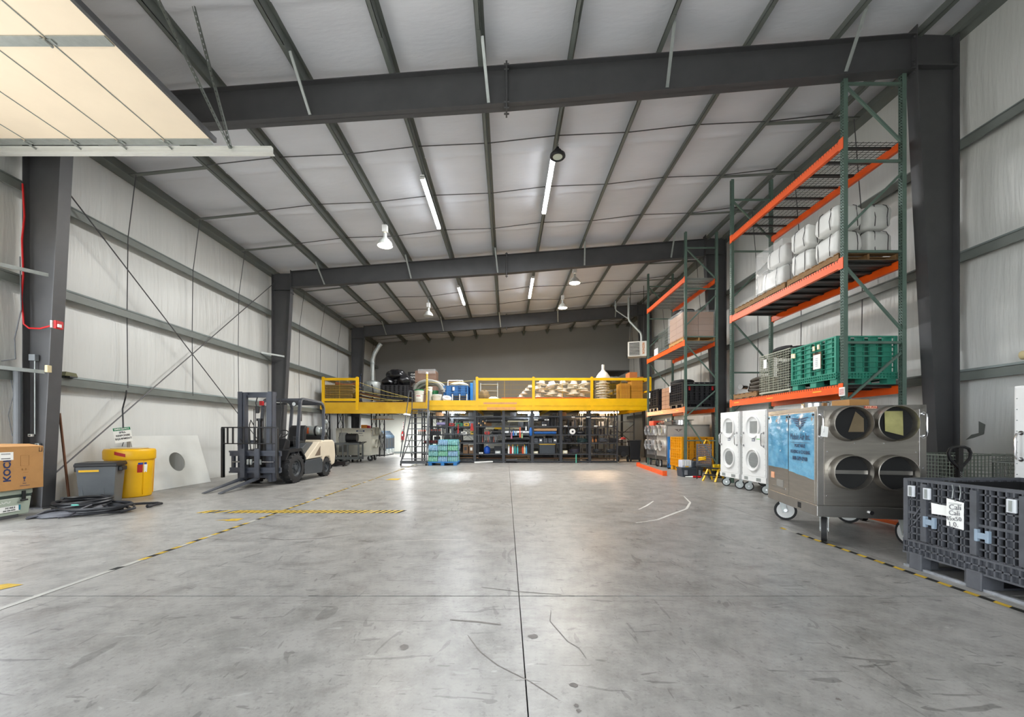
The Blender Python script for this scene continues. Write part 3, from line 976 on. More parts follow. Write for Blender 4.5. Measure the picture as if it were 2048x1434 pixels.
# hoses on the floor
def coil(m, cx, cy, z0, rx, ry, r, turns, seed, n=26, jit=.05, zs=None, tilt=0.0):
    rnd = random.Random(seed)
    pts = []
    ph = rnd.random() * 6
    ax = [rnd.uniform(-jit, jit) for _ in range(turns + 2)]
    for i in range(turns * n + 1):
        tt = i / n
        k = int(tt)
        f = tt - k
        j = ax[k] * (1 - f) + ax[k + 1] * f
        a = ph + 2 * PI * tt
        q = 1 + j * 2
        z = z0 + r + (zs or (2 * r * .55)) * tt * (1 if zs else 1) / 1.0 + .012 * math.sin(a * 1.3 + k)
        pts.append((cx + rx * q * math.cos(a) + j * .5, cy + ry * q * math.sin(a) + j * .3, z + tilt * math.sin(a)))
    return m.tube(pts, r, 7)
HOSE = mat('black_hose', '#26272b', 0.42, 0, 0.15, 12)
HOSEG = mat('grey_cable_jacket', '#4a4b52', 0.4, 0, 0.15, 12)
m = MB()
coil(m, -7.08, 7.02, .04, .36, .33, .026, 4, 3, jit=.04, tilt=.02)
coil(m, -7.05, 7.05, .02, .30, .27, .022, 3, 5, jit=.05, zs=.06)
tag(m.obj('hose_coil', HOSE, smooth=True), 'thick black hose coiled on top of the pile by the grey bin', 'hose')
m = MB()
coil(m, -6.72, 6.82, .0, .50, .30, .020, 5, 9, jit=.08, zs=.022)
m.tube([(-6.35, 6.7, .03), (-6.2, 6.78, .03), (-6.15, 6.95, .06), (-6.3, 7.1, .08), (-6.6, 7.2, .1)], .02, 7)
tag(m.obj('hose_coil', HOSE, smooth=True), 'loose flat coil of black hose spread out toward the striped tape', 'hose')
m = MB()
for i in range(7):
    o_ = i * .012
    m.tube([(-7.28 + o_, 6.42 - .02 * i, .012 + .01 * (i % 3)), (-7.0, 6.34 + .02 * i, .014 + .01 * i), (-6.7 + .02 * i, 6.45 + .03 * i, .03 + .01 * i), (-6.45 - .03 * i, 6.75 + .02 * i, .05 + .012 * i), (-6.65, 7.0, .08), (-6.95, 6.85 - .02 * i, .06 + .01 * i), (-7.2, 6.6 - .01 * i, .03 + .008 * i), (-7.28 + o_, 6.42 - .02 * i, .012)], .011, 6)
m.tube([(-6.72, 6.80, .14), (-6.66, 6.6, .12), (-6.70, 6.42, .03), (-6.76, 6.33, .02)], .012, 6)
tag(m.obj('cable_coil', HOSEG, smooth=True), 'tangle of thin grey cables fanned out at the near edge of the hose pile', 'cable')
m = MB()
m.tube([(-6.75, 7.15, .10), (-6.62, 7.35, .05), (-6.5, 7.52, .04), (-6.33, 7.62, .035), (-6.20, 7.55, .035), (-6.22, 7.35, .03)], .022, 8)
m.tube([(-6.22, 7.36, .03), (-6.23, 7.28, .03)], .03, 8)
tag(m.obj('hose_end', HOSE, smooth=True), 'loose black hose end hooking out past the yellow drum', 'hose')
tag(MB().prism([(-.1, 0), (.1, 0), (.07, .02), (-.07, .02)], -.04, .04).obj('teal_strap', mat('teal_strap', '#6fc4b6', .5)), 'small teal strap lying inside the black hose coil', 'strap').location = (-6.95, 6.74, .14)
# ------------------------------------------------------------------ forklift
t = thing('forklift', 'beige and dark grey gas forklift with lowered forks by the left wall', 'forklift', (-6.10, 11.0, 0), R(-3.5))
BEI = mat('forklift_beige', '#cfc3ae', 0.4, 0, 0.04, 3)
CHAR = mat('forklift_charcoal', '#3d4145', 0.45, 0, 0.08, 4)
MAST = mat('mast_blue_grey', '#4a4e58', 0.4, 0.2, 0.12, 4)
FORK = mat('fork_steel', '#4e525b', 0.45, 0.3, 0.2, 5)
def wheel(cx, cy, r, w, lugs):
    m = MB()
    m.lathe([(r * .58, -w / 2), (r * .75, -w / 2 - .004), (r * .93, -w / 2 + .01), (r * .97, -w / 2 + .03), (r * .97, w / 2 - .03), (r * .93, w / 2 - .01), (r * .75, w / 2 + .004), (r * .58, w / 2)], 36, (cx, cy, r), 'X')
    for k in range(lugs):
        a = 2 * PI * k / lugs
        for s, o_ in ((-1, 0), (1, PI / lugs)):
            q = a + o_
            M = Matrix.Translation((cx + s * w * .27, cy + r * .965 * math.cos(q), r + r * .965 * math.sin(q))) @ Matrix.Rotation(q, 4, 'X') @ Matrix.Rotation(R(24 * s), 4, 'Y')
            m.ob(M, w * .46, r * .07, 2 * PI * r / lugs * .42)
    ty = m.obj('tyre', RUBBER, t, smooth=True)
    s = 1 if cx > 0 else -1
    m = MB()
    m.lathe([(.0, .0), (r * .16, .0), (r * .18, -.03 * s), (r * .45, -.045 * s), (r * .50, -.005 * s), (r * .60, .0)], 28, (cx + s * (w / 2 - .015), cy, r), 'X')
    for k in range(6):
        a = k * PI / 3
        m.cyl((cx + s * (w / 2 - .05), cy + r * .3 * math.cos(a), r + r * .3 * math.sin(a)), (cx + s * (w / 2 - .015), cy + r * .3 * math.cos(a), r + r * .3 * math.sin(a)), .013, 6)
    m.obj('rim', CHAR, ty, smooth=True)
for s in (-1, 1):
    wheel(s * .50, 0, .385, .26, 18)
    wheel(s * .47, 1.72, .285, .20, 16)
# frame and body
m = MB()
m.b(-.36, .36, -.25, 1.9, .16, .42)
m.obj('frame', CHAR, t, bevel=.02)
for s in (-1, 1):
    a, b_ = sorted((s * .40, s * .60))
    m = MB().prism([(.44, .18), (1.36, .14), (1.42, .24), (1.42, .52), (1.30, .58), (.52, .55), (.42, .40)], a, b_, axis='X')
    m.obj('side_step', CHAR, t, bevel=.015)
    m = MB().prism([(-.46, .62), (-.30, .86), (.28, .90), (.50, .62), (.46, .50), (.42, .66), (.26, .82), (-.26, .80), (-.40, .62)], a, b_, axis='X')
    m.obj('mudguard', BLACK, t)
    m = MB().prism([(.55, .57), (1.38, .60), (1.44, .62), (1.44, 1.02), (1.24, 1.05)], a * .985, b_ * .985, axis='X')
    m.obj('side_cowl', BEI, t, bevel=.02)
    x = s * .594
    m = MB().prism([(.98, .66), (1.28, .66), (1.28, .92)], min(x, x + s * .006), max(x, x + s * .006), axis='X')
    m.obj('grille', mat('brown_grille', '#6a5b4c', .6), t)
MB().prism([(.36, .55), (1.25, .62), (1.25, 1.02), (.86, 1.02), (.44, .80)], -.42, .42, axis='X').obj('hood', CHAR, t, bevel=.02)
m = MB().prism([(1.40, .34), (1.62, .58), (1.86, .58), (2.02, .30), (2.22, .34), (2.28, .60), (2.22, 1.02), (2.10, 1.09), (1.40, 1.09)], -.58, .58, axis='X')
m.obj('counterweight', BEI, t, bevel=.05, seg=3)
# cab
MB().prism([(-.18, .50), (.10, .50), (.16, 1.10), (-.02, 1.16), (-.14, .9)], -.36, .36, axis='X').obj('dashboard', BLACK, t, bevel=.02)
m = MB().prism([(.62, .98), (1.10, .98), (1.12, 1.08), (.60, 1.10)], -.25, .25, axis='X')
m.obj('seat', BLACK, t, bevel=.03)
m = MB().prism([(1.02, 1.06), (1.16, 1.06), (1.26, 1.50), (1.16, 1.53), (1.08, 1.45)], -.24, .24, axis='X')
m.obj('seat_back', BLACK, t, bevel=.04)
m = MB()
cx, cy, cz = 0, .33, 1.27
ring = []
for k in range(20):
    a = 2 * PI * k / 20
    ring.append((cx + .18 * math.cos(a), cy + .18 * math.sin(a) * math.cos(R(35)), cz + .18 * math.sin(a) * math.sin(R(35))))
m.tube(ring, .014, 6, closed=True)
m.bar((-.16, .33, 1.27), (.16, .33, 1.27), .03, .012)
m.obj('steering_wheel', BLACK, t, smooth=True)
MB().cyl((0, .33, 1.26), (0, .10, .98), .035, 10).obj('steering_column', BLACK, t)
for i, (x, y) in enumerate(((.30, .42), (.30, .48), (.30, .54))):
    m = MB().cyl((x, y, .95), (x, y - .02, 1.18), .008, 6).cyl((x, y - .02, 1.17), (x, y - .022, 1.21), .018, 8)
    m.obj('lever', BLACK, t)
# overhead guard
GUARD = mat('guard_grey', '#54575e', 0.4, 0.2, 0.08, 4)
for s in (-1, 1):
    m = MB()
    P = [(s * .52, .20, .62), (s * .52, .24, 1.2), (s * .51, .36, 2.10), (s * .50, .42, 2.20), (s * .49, .52, 2.235), (s * .48, 1.50, 2.21), (s * .48, 1.62, 2.16), (s * .49, 1.68, 2.05), (s * .52, 1.62, 1.3), (s * .52, 1.52, 1.0)]
    for a, b_ in zip(P[:-1], P[1:]):
        m.bar(a, b_, .055, .075, (1, 0, 0))
    m.obj('guard_leg', GUARD, t)
m = MB()
for k in range(7):
    y = .44 + k * .185
    m.b(-.50, .50, y - .012, y + .012, 2.18, 2.24)
m.b(-.50, .50, 1.56, 1.64, 2.13, 2.21)
m.obj('guard_bar', GUARD, t)
for x in (-.42, .36):
    h = MB().lathe([(.0, -.02), (.055, -.02), (.06, .0), (.05, .05), (.02, .07)], 14, (x, .34, 2.08), 'Y').obj('work_light', BLACK, t)
    MB().lathe([(.0, -.022), (.05, -.021), (.05, -.019)], 14, (x, .34, 2.08), 'Y').obj('lens', mat('clear_lens', '#e8ecec', .15), h)
MB().c(-.50, .26, 2.10, .10, .06, .12).obj('marker_lamp', RED, t, bevel=.01)
MB().b(-.16, .14, .34, .40, 2.06, 2.11).obj('light_bar', BLACK, t)
MB().prism([(.36, 1.62), (.42, 1.62), (.42, 1.86), (.36, 1.86)], .505, .535, axis='X').obj('mirror', BLACK, t, bevel=.01)
# gas cylinder on the counterweight
m = MB().lathe([(.0, -.40), (.08, -.39), (.14, -.34), (.155, -.28), (.155, .26), (.14, .33), (.08, .38), (.0, .39)], 24, (.06, 1.74, 1.36), 'X')
g_ = m.obj('gas_cylinder', GALV, t, smooth=True)
for x in (-.14, .26):
    MB().lathe([(.158, -.03), (.162, -.03), (.162, .03), (.158, .03)], 24, (x, 1.74, 1.36), 'X').obj('strap', BLACK, g_)
MB().grid(lambda u, v: (-.10 + .18 * u, 1.74 - .1575 * math.cos(R(-30 + 70 * v)), 1.36 + .1575 * math.sin(R(-30 + 70 * v))), 2, 6).obj('orange_label', mat('orange_label', '#c65a2a', .5), g_)
m = MB().cyl((.45, 1.74, 1.36), (.54, 1.74, 1.36), .05, 10).tube([(.5, 1.74, 1.38), (.53, 1.72, 1.5), (.52, 1.70, 1.62)], .018, 6)
m.cyl((.52, 1.66, 1.64), (.52, 1.74, 1.64), .07, 14)
m.obj('valve', GALV, g_)
MB().b(-.40, .50, 1.56, 1.92, 1.10, 1.22).obj('cylinder_bracket', BLACK, t, bevel=.02)
MB().tube([(.50, 1.72, 1.36), (.56, 1.62, 1.2), (.48, 1.50, 1.08)], .014, 6).obj('gas_hose', BLACK, t)
# mast
for s in (-1, 1):
    a = s * .385 - .06
    m = MB()
    m.b(a - .055, a + .055, -.66, -.64, .10, 2.32).b(a - .055, a + .055, -.50, -.48, .10, 2.32)
    m.b(min(a + s * .04, a + s * .055), max(a + s * .04, a + s * .055), -.66, -.48, .10, 2.32)
    m.obj('mast_upright', MAST, t)
    b_ = s * .30 - .06
    m = MB().b(b_ - .022, b_ + .022, -.64, -.50, .16, 2.30)
    m.obj('inner_mast', MAST, t)
for bb in ((-.49, .37, -.50, -.45, 2.24, 2.32), (-.37, .25, -.56, -.50, 2.18, 2.25), (-.49, .37, -.50, -.42, 1.05, 1.12), (-.49, .37, -.52, -.40, .18, .34)):
    MB().b(*bb).obj('mast_crossbar', MAST, t)
m = MB().cyl((0.0, -.55, .25), (0.0, -.55, 1.42), .065, 14).cyl((0, -.55, 1.42), (0, -.55, 1.62), .05, 12).cyl((0, -.55, 1.60), (0, -.55, 1.66), .08, 12)
m.obj('lift_cylinder', BLACK, t, smooth=True)
m = MB()
for x in (-.14, -.10, .11, .15):
    m.b(x - .008, x + .008, -.58, -.57, .5, 1.9)
m.tube([(-.13, -.60, 1.5), (-.19, -.62, 1.62), (-.24, -.60, 1.5), (-.22, -.60, 1.0), (-.18, -.62, .8)], .013, 6)
m.tube([(-.06, -.56, 1.85), (-.1, -.56, 2.05), (-.06, -.56, 2.2)], .014, 6)
m.obj('chain', BLACK, t)
MB().c(-.06, -.56, 1.88, .10, .05, .18).obj('pulley', BLACK, t, bevel=.02)
m = MB().b(-.52, -.42, -.62, -.54, 1.62, 2.0)
m.tube([(-.50, -.58, 1.62), (-.52, -.62, 1.45), (-.46, -.64, 1.2), (-.40, -.66, 1.1)], .014, 6)
m.obj('hose_guide', BLACK, t)
MB().tube([(.45, -.46, 2.15), (.47, -.4, 1.9), (.46, -.44, 1.6), (.45, -.46, 1.3)], .012, 6).obj('mast_hose', BLACK, t)
# carriage, backrest and forks
m = MB().b(-.60, .68, -.80, -.74, .74, .86).b(-.60, .68, -.80, -.74, .34, .46).b(-.56, -.50, -.80, -.72, .34, .86).b(.58, .64, -.80, -.72, .34, .86)
m.b(-.60, .68, -.83, -.79, .83, .87).b(-.60, .68, -.83, -.79, .33, .37)
car = m.obj('carriage', MAST, t)
m = MB().cyl((-.5, -.84, .60), (.55, -.84, .60), .018, 8)
m.obj('side_shift_rod', CHROME, car)
for x in (-.10, -.02, .20):
    MB().c(x, -.845, .60, .045, .06, .13).obj('cylinder_end', GALV, car, bevel=.008)
m = MB()
BX0, BX1 = -.77, .65
m.b(BX0, BX0 + .055, -.88, -.80, .22, 1.42).b(BX1 - .055, BX1, -.88, -.80, .22, 1.42)
m.b(BX0, BX1, -.87, -.845, 1.42, 1.45).b(BX0, BX1, -.87, -.845, 1.03, 1.055)
m.obj('load_backrest', BLACK, t, bevel=.008)
for k in range(9):
    x = BX0 + .16 + k * .135
    if k not in (2, 6):
        MB().b(x - .02, x + .02, -.865, -.85, 1.05, 1.425).obj('backrest_bar', BLACK, t)
for x in (-.21, .15):
    m = MB()
    m.b(x - .058, x + .058, -.905, -.86, .19, .92)
    L, th = 1.22, R(9.0)
    y0_, z0_ = -.885, .21
    y1_, z1_ = y0_ - L * math.cos(th), z0_ - L * math.sin(th)
    m.add([(x - .058, y0_, z0_ + .02), (x + .058, y0_, z0_ + .02), (x + .058, y0_, z0_ - .03), (x - .058, y0_, z0_ - .03),
           (x - .045, y1_, z1_ + .006), (x + .045, y1_, z1_ + .006), (x + .045, y1_, z1_ - .004), (x - .045, y1_, z1_ - .004)],
          [(0, 1, 5, 4), (1, 2, 6, 5), (2, 3, 7, 6), (3, 0, 4, 7), (4, 5, 6, 7), (0, 3, 2, 1)])
    m.obj('fork', FORK, t)
# ------------------------------------------------------------------ pallet racks on the right
RX0, RX1 = 5.90, 6.92
LV = [2.15, 4.35, 6.44]
DKWIRE = mat('dark_wire_deck', '#3c3b3a', 0.5, 0.3, 0.1, 8)
def upright(x, y, H, sgn):
    """slotted post: an open channel whose face carries two rows of real holes"""
    m = MB()
    w, d = .078, .07
    fx = x - d / 2
    for yy in (-.034, 0, .034):
        m.b(fx - .0015, fx + .0015, y + yy - .006, y + yy + .006, 0, H)
    n = int(H / .0508)
    for i in range(n):
        z = i * .0508
        m.b(fx - .0015, fx + .0015, y - w / 2, y + w / 2, z, z + .026)
    m.b(fx, fx + d, y - w / 2 - .002, y - w / 2, 0, H).b(fx, fx + d, y + w / 2, y + w / 2 + .002, 0, H)
    m.b(fx + d - .002, fx + d, y - w / 2, y - w / 2 + .022, 0, H).b(fx + d - .002, fx + d, y + w / 2 - .022, y + w / 2, 0, H)
    m.b(fx - .02, fx + d + .02, y - .06, y + .06, 0, .008)
    return m
def rack(label, ya, yb, H, decks):
    t = thing('pallet_rack', label, 'pallet rack', (0, 0, 0), 0)
    t.location = (0, 0, 0)
    for y in (ya, yb):
        for x in (RX0, RX1):
            upright(x, y, H, 1).obj('upright', GREEN, t)
        zz = [(H - .38, None)]
        for z in (H - .52, 6.05, 4.47, 2.88, 1.05, .20):
            MB().b(RX0 + .03, RX1 - .03, y - .018, y + .018, z - .02, z + .02).obj('cross_brace', GREEN, t)
        for za, zc in ((7.36, 6.40), (4.86, 5.83), (4.20, 3.12), (1.86, 2.70), (1.75, .35)):
            o = MB().bar((RX0 + .03, y, za), (RX1 - .03, y, zc), .036, .036, (0, 1, 0)).obj('diagonal_brace', GREEN, t)
    for k, z in enumerate(LV):
        for x, s in ((RX0, -1), (RX1, 1)):
            xx = x - .012 if s < 0 else x + .012
            m = MB()
            m.b(xx - .03, xx + .03, ya + .04, yb - .04, z - .155, z - .03)
            m.b(min(xx - s * .0, xx + s * .03), max(xx - s * .0, xx + s * .03), ya + .04, yb - .04, z - .03, z)
            for ye in (ya + .02, yb - .02):
                m.b(x - .045, x - .036, ye - .05, ye + .05, z - .18, z + .02) if s < 0 else m.b(x + .036, x + .045, ye - .05, ye + .05, z - .18, z + .02)
            b_ = m.obj('beam', ORANGE, t)
            if k == 0 and s < 0:
                for f in (.16, .55, .92):
                    yy = ya + (yb - ya) * f
                    MB().b(xx - .0315, xx - .0300, yy - .11, yy + .11, z - .085, z - .065).obj('capacity_sticker', mat('yellow_sticker', '#f0b437', .5), b_)
        # decks
        kind = decks[k]
        n = 9
        for i in range(n):
            y = ya + .22 + (yb - ya - .44) * i / (n - 1)
            MB().b(RX0 + .02, RX1 - .02, y - .03, y + .03, z - .04, z - .01).obj('deck_support', DKWIRE if kind != 'steel' else GALV, t)
        m = MB()
        if kind == 'wire':
            y = ya + .1
            while y < yb - .08:
                m.b(RX0 - .02, RX1 + .02, y - .003, y + .003, z - .004, z + .002)
                y += .064
            x = RX0
            while x <= RX1 + .01:
                m.b(x - .003, x + .003, ya + .08, yb - .08, z + .001, z + .007)
                x += .102
            y = ya + .1
            while y < yb - .08:                          # waterfall ends over the beam
                m.b(RX0 - .046, RX0 - .041, y - .003, y + .003, z - .035, z + .004)
                y += .064
            m.obj('wire_deck', DKWIRE, t)
        elif kind == 'planks':
            n = 24
            for i in range(n):
                y = ya + .08 + (yb - ya - .16) * i / n
                m.b(RX0 - .03, RX1 + .02, y, y + (yb - ya) / n * .86, z - .002, z + .010)
            m.obj('deck', DKWIRE, t)
            m = MB()
            y = ya + .1
            while y < yb - .08:
                m.b(RX0 - .046, RX0 - .041, y - .004, y + .004, z - .035, z + .012)
                y += .064
            m.obj('deck_lip', DKWIRE, t)
        else:
            n = 30
            for i in range(n):
                y = ya + .08 + (yb - ya - .16) * i / n
                m.b(RX0 - .01, RX1 + .01, y, y + (yb - ya) / n * .6, z - .004, z + (.012 if i % 2 else .004))
            m.obj('steel_deck', GALV, t)
    return t
rack('nearest tall green pallet rack with orange beams, white bags on its middle shelf', 7.34, 10.99, 7.92, ['planks', 'planks', 'wire'])
rack('farther tall green pallet rack with orange beams and cartons on its middle shelf', 13.84, 17.49, 7.92, ['steel', 'steel', 'steel'])
t = thing('rack_sign', 'small white and red load plate on the nearest rack post', 'sign', (RX0 - .06, 7.31, 2.02))
MB().c(0, 0, 0, .012, .12, .15).obj('plate', PAPER, t)
m = MB()
for k in range(5):
    m.b(-.0075, -.006, -.05, .05, -.05 + k * .022, -.04 + k * .022)
m.obj('print', REDINK, t)

# ---- pallets
def pallet(name, label, loc, sx, sy, m_, group=None):
    t = thing(name, label, 'pallet', loc, 0, group)
    for i in range(3):
        x = -sx / 2 + .03 + (sx - .06) * i / 2
        MB().c(x, 0, .066, .04, sy, .09).obj('stringer', m_, t)
    n = max(6, int(sy / .16))
    for i in range(n):
        y = -sy / 2 + .05 + (sy - .10) * i / (n - 1)
        MB().c(random.uniform(-.006, .006), y, .122, sx, .10, .018).obj('plank', m_, t)
    for i in range(4):
        y = -sy / 2 + .05 + (sy - .10) * i / 3
        MB().c(0, y, .011, sx, .09, .018).obj('bottom_plank', m_, t)
    return t
WOODL = mat('pale_pallet_wood', '#b98c55', 0.8, 0, 0.15, 5, 0.15, 30, (1, 8, 8))
xm = (RX0 + RX1) / 2
pallet('pallet', 'brown wooden pallet under the nearest white bulk bags', (xm, 8.12, LV[1] + .012), 1.08, 1.36, WOOD)
pallet('pallet', 'brown wooden pallet under the shrink-wrapped bags at the far end of the shelf', (xm, 9.85, LV[1] + .012), 1.08, 1.95, WOOD)
pallet('pallet', 'weathered wooden pallet under the folded hoses on the lowest orange beam', (xm, 10.4, LV[0] + .012), 1.05, 1.0, WOOD)
pallet('pallet', 'pale new wooden pallet under the brick-like cartons', (xm, 14.6, LV[1] + .015), 1.06, 1.25, WOODL)

# ---- woven bulk bags
BAG = mat('white_woven_bag', '#d9d9d6', 0.42, 0, 0.06, 3, 0.35, 5, (1, 1, .5))
STRAP = mat('black_strap', '#2b2b2e', 0.6, 0, 0.1)
def bag(label, loc, sx, sy, sz, seed, straps=True):
    t = thing('bulk_bag', label, 'bag', loc, random.uniform(-.05, .05), 'white bulk bags on the pallet rack')
    rnd = random.Random(seed)
    ph = [rnd.uniform(0, 6) for _ in range(6)]
    def f(u, v):
        a, b_ = 2 * PI * u, PI * (v - .5)
        e1, e2 = .34, .42
        sg = lambda q, e: math.copysign(abs(q) ** e, q)
        r = 1 + .025 * math.sin(5 * a + ph[0]) + .018 * math.sin(9 * b_ + ph[1] + 2 * a) + .02 * math.sin(3 * a + 4 * b_ + ph[2])
        x = sg(math.cos(b_), e2) * sg(math.cos(a), e1) * sx / 2 * r
        y = sg(math.cos(b_), e2) * sg(math.sin(a), e1) * sy / 2 * r
        z = sg(math.sin(b_), .5) * sz / 2
        if z > 0:
            z *= 1 + .10 * math.sin(2 * a + ph[3])
        return (x, y, max(0.0, z + sz / 2))
    MB().grid(f, 40, 22).obj('sack', BAG, t, smooth=True)
    if straps:
        for i, (dx, dy) in enumerate(((-1, -.5), (-1, .45), (-.4, -1), (.5, -1))):
            px, py = dx * sx * .515, dy * sy * .515
            P = [(px, py, .02), (px * 1.01 + rnd.uniform(-.01, .01), py + rnd.uniform(-.02, .02), sz * .4), (px * .98, py * .98 + rnd.uniform(-.02, .02), sz * .72), (px * .93, py * .93, sz * .90), (px * .76, py * .76, sz * .985)]
            MB().tube(P, .006, 5).obj('strap', STRAP, t)
    return t
zt = LV[1] + .012 + .135
y1 = 8.12
for k, (dx, dy, dz, l) in enumerate((
        (-.27, -.32, 0, 'lower white bulk bag at the near aisle corner of the rack shelf'),
        (-.27, .33, 0, 'lower white bulk bag beside the near corner bag, toward the far end'),
        (.27, -.32, 0, 'lower white bulk bag at the near end by the wall'),
        (.27, .33, 0, 'lower white bulk bag by the wall behind the near ones'),
        (-.26, -.32, .475, 'upper white bulk bag on the near aisle corner stack'),
        (-.27, .34, .475, 'upper white bulk bag standing behind the near top bag on the aisle side'),
        (.27, -.32, .475, 'upper white bulk bag at the near end by the wall'))):
    bag(l, (xm + dx, y1 + dy, zt + dz + .006), .49, .58, .445, 20 + k)
bag('lower white bag of the shrink-wrapped pair on the far pallet', (xm - .22, 9.40, zt + .004), .56, .80, .46, 31)
bag('upper slumped white bag of the shrink-wrapped pair on the far pallet', (xm - .20, 9.32, zt + .49), .52, .66, .42, 32)
bag('white bag by the wall behind the shrink-wrapped pair', (xm + .33, 9.4, zt + .004), .34, .75, .80, 33)
FILM = mat('clear_stretch_film', '#f2f2f2', 0.16, 0, 0.0, alpha=0.22, bump=.5, bscale=9)
def film(label, x0, x1, y0_, y1_, z0, z1, top=.75):
    z0 += .012
    z1 += .02
    m = MB()
    x0, x1, y0_, y1_ = x0 - .035, x1 + .035, y0_ - .035, y1_ + .035
    def f(u, v):
        a = 2 * PI * u
        sg = lambda q: math.copysign(abs(q) ** .10, q)
        k = 1 - (1 - top) * max(0, v - .5) * 1.2 * (1 if math.sin(a) > 0 else .5)
        return ((x0 + x1) / 2 + sg(math.cos(a)) * (x1 - x0) / 2, (y0_ + y1_) / 2 + sg(math.sin(a)) * (y1_ - y0_) / 2 * k, z0 + (z1 - z0) * v + .01 * math.sin(9 * a))
    o = m.grid(f, 48, 8).obj('stretch_film', FILM, None, smooth=True)
    return tag(o, label, 'plastic film')
film('clear stretch film wound round the far white bags on the rack', xm - .53, xm + .10, 8.93, 9.86, zt + .0, zt + .92, .96)

# ---- slatted bulk containers
def lattice(m, W, H, cols, rows, th, rib, flip, solid_back=True):
    """ribbed wall in local u (along) / z; returned as boxes with u along X, thickness along Y from 0 to th"""
    u = 0.0
    tot = sum(c for c, _ in cols)
    edges = [0.0]
    for c, k in cols:
        w = c / tot * W
        if k == 'S':
            m.b(u, u + w, th * .62, th * .9, 0, H)
        edges.append(u + w)
        u += w
    for e in edges:
        m.b(e - rib / 2, e + rib / 2, 0, th, 0, H)
    for z in rows:
        m.b(0, W, .0, th * .8, z - rib * .6, z + rib * .6)
    return m
def wall_obj(name, m, mt, parent, side, W, sx, sy):
    o = m.obj(name, mt, parent)
    if side == 0:      # -Y face
        o.location, o.rotation_euler = (-sx / 2, -sy / 2, 0), (0, 0, 0)
    elif side == 1:    # +X face
        o.location, o.rotation_euler = (sx / 2, -sy / 2, 0), (0, 0, R(90))
    elif side == 2:    # +Y
        o.location, o.rotation_euler = (sx / 2, sy / 2, 0), (0, 0, R(180))
    else:              # -X
        o.location, o.rotation_euler = (-sx / 2, sy / 2, 0), (0, 0, R(-90))
    return o
def bulk_crate(name, label, loc, rz, sx, sy, h, mt, cat='crate', base=.22, feet=.10, group=None, ribs=7, liner=None, fine=False):
    t = thing(name, label, cat, loc, rz, group)
    for s in range(4):
        W = sx if s % 2 == 0 else sy
        if fine:
            pat = [(.9, 'H'), (.5, 'S'), (.9, 'H'), (.9, 'S'), (1, 'H'), (.7, 'S'), (1, 'H'), (.55, 'S'), (1, 'H'), (.9, 'S'), (1, 'H'), (.5, 'S'), (1, 'H'), (.9, 'S'), (1, 'H'), (.6, 'S'), (1, 'H'), (1, 'H'), (.9, 'S'), (1, 'H'), (.6, 'S'), (1, 'H'), (.9, 'S'), (1, 'H'), (.5, 'S'), (.9, 'H')]
        else:
            pat = []
            for k in range(ribs):
                pat += [(1, 'H'), (1.4, 'S')]
            pat += [(1, 'H')]
        n = max(5, int((h - base) / (.062 if fine else .085)))
        rows = [base + (h - base) * i / n for i in range(n + 1)]
        rows = [r for r in rows if abs(r - (base + (h - base) * .45)) > .02] + [h - .012]
        m = MB()
        mm = MB()
        lattice(mm, W, h - base, pat, [r - base for r in rows], .035, .011, False)
        for v in mm.v:
            pass
        m.v = [(a, b_, c_ + base) for a, b_, c_ in mm.v]
        m.f, m.mi = mm.f, mm.mi
        m.b(0, W, -.004, .03, base + (h - base) * .43, base + (h - base) * .47)
        m.b(-.0, .045, -.008, .035, base, h).b(W - .045, W, -.008, .035, base, h)
        m.b(0, W, -.006, .04, h - .02, h)
        wall_obj('wall_panel', m, mt, t, s, W, sx, sy)
        m = MB()
        k = int(W / .055)
        for i in range(k + 1):
            u = W * i / k
            m.b(max(0, u - .006), min(W, u + .006), -.012, .02, feet, base)
        m.b(0, W, -.014, .03, base - .018, base).b(0, W, -.014, .03, feet, feet + .016).b(0, W, -.012, .01, (feet + base) / 2 - .007, (feet + base) / 2 + .007)
        m.b(0, W, .012, .03, feet, base)
        wall_obj('base_rail', m, mt, t, s, W, sx, sy)
    MB().b(-sx / 2 + .03, sx / 2 - .03, -sy / 2 + .03, sy / 2 - .03, feet + .02, base).obj('floor_panel', mt, t)
    for x in (-sx / 2 + .09, 0, sx / 2 - .09):
        for y in (-sy / 2 + .09, 0, sy / 2 - .09):
            MB().c(x, y, (feet + .024) / 2, .16, .16, feet + .024 - .0).obj('foot', mt, t, bevel=.008)
    for y in (-sy / 2 + .09, 0, sy / 2 - .09):
        MB().b(-sx / 2 + .02, sx / 2 - .02, y - .07, y + .07, .0, .018).obj('skid', mt, t)
    if liner:
        d = .05
        m = MB().b(-sx / 2 + d, sx / 2 - d, -sy / 2 + d, -sy / 2 + d + .008, base, h - .03).b(-sx / 2 + d, sx / 2 - d, sy / 2 - d - .008, sy / 2 - d, base, h - .03)
        m.b(-sx / 2 + d, -sx / 2 + d + .008, -sy / 2 + d, sy / 2 - d, base, h - .03).b(sx / 2 - d - .008, sx / 2 - d, -sy / 2 + d, sy / 2 - d, base, h - .03)
        m.obj('hole_shade', liner, t)  # dark sheets added behind the slats so the holes read as shade
    return t
GCR = mat('green_crate_plastic', '#38907a', 0.45, 0, 0.10, 4)
BCR = mat('black_crate_plastic', '#54565b', 0.36, 0, 0.25, 6)
BCR2 = mat('deep_black_crate', '#26262a', 0.45, 0, 0.15, 6)
SHADE_K = mat('black_hole_shade', '#101012', 0.8, 0, 0.1)
SHADE_G = mat('green_hole_shade', '#1e5547', 0.7, 0, 0.1)
bulk_crate('bulk_crate', 'green plastic bulk crate with clipboard on the lowest rack beam', (xm, 8.06, LV[0] + .014), 0, 1.08, 1.18, .86, GCR, ribs=4, liner=SHADE_G)
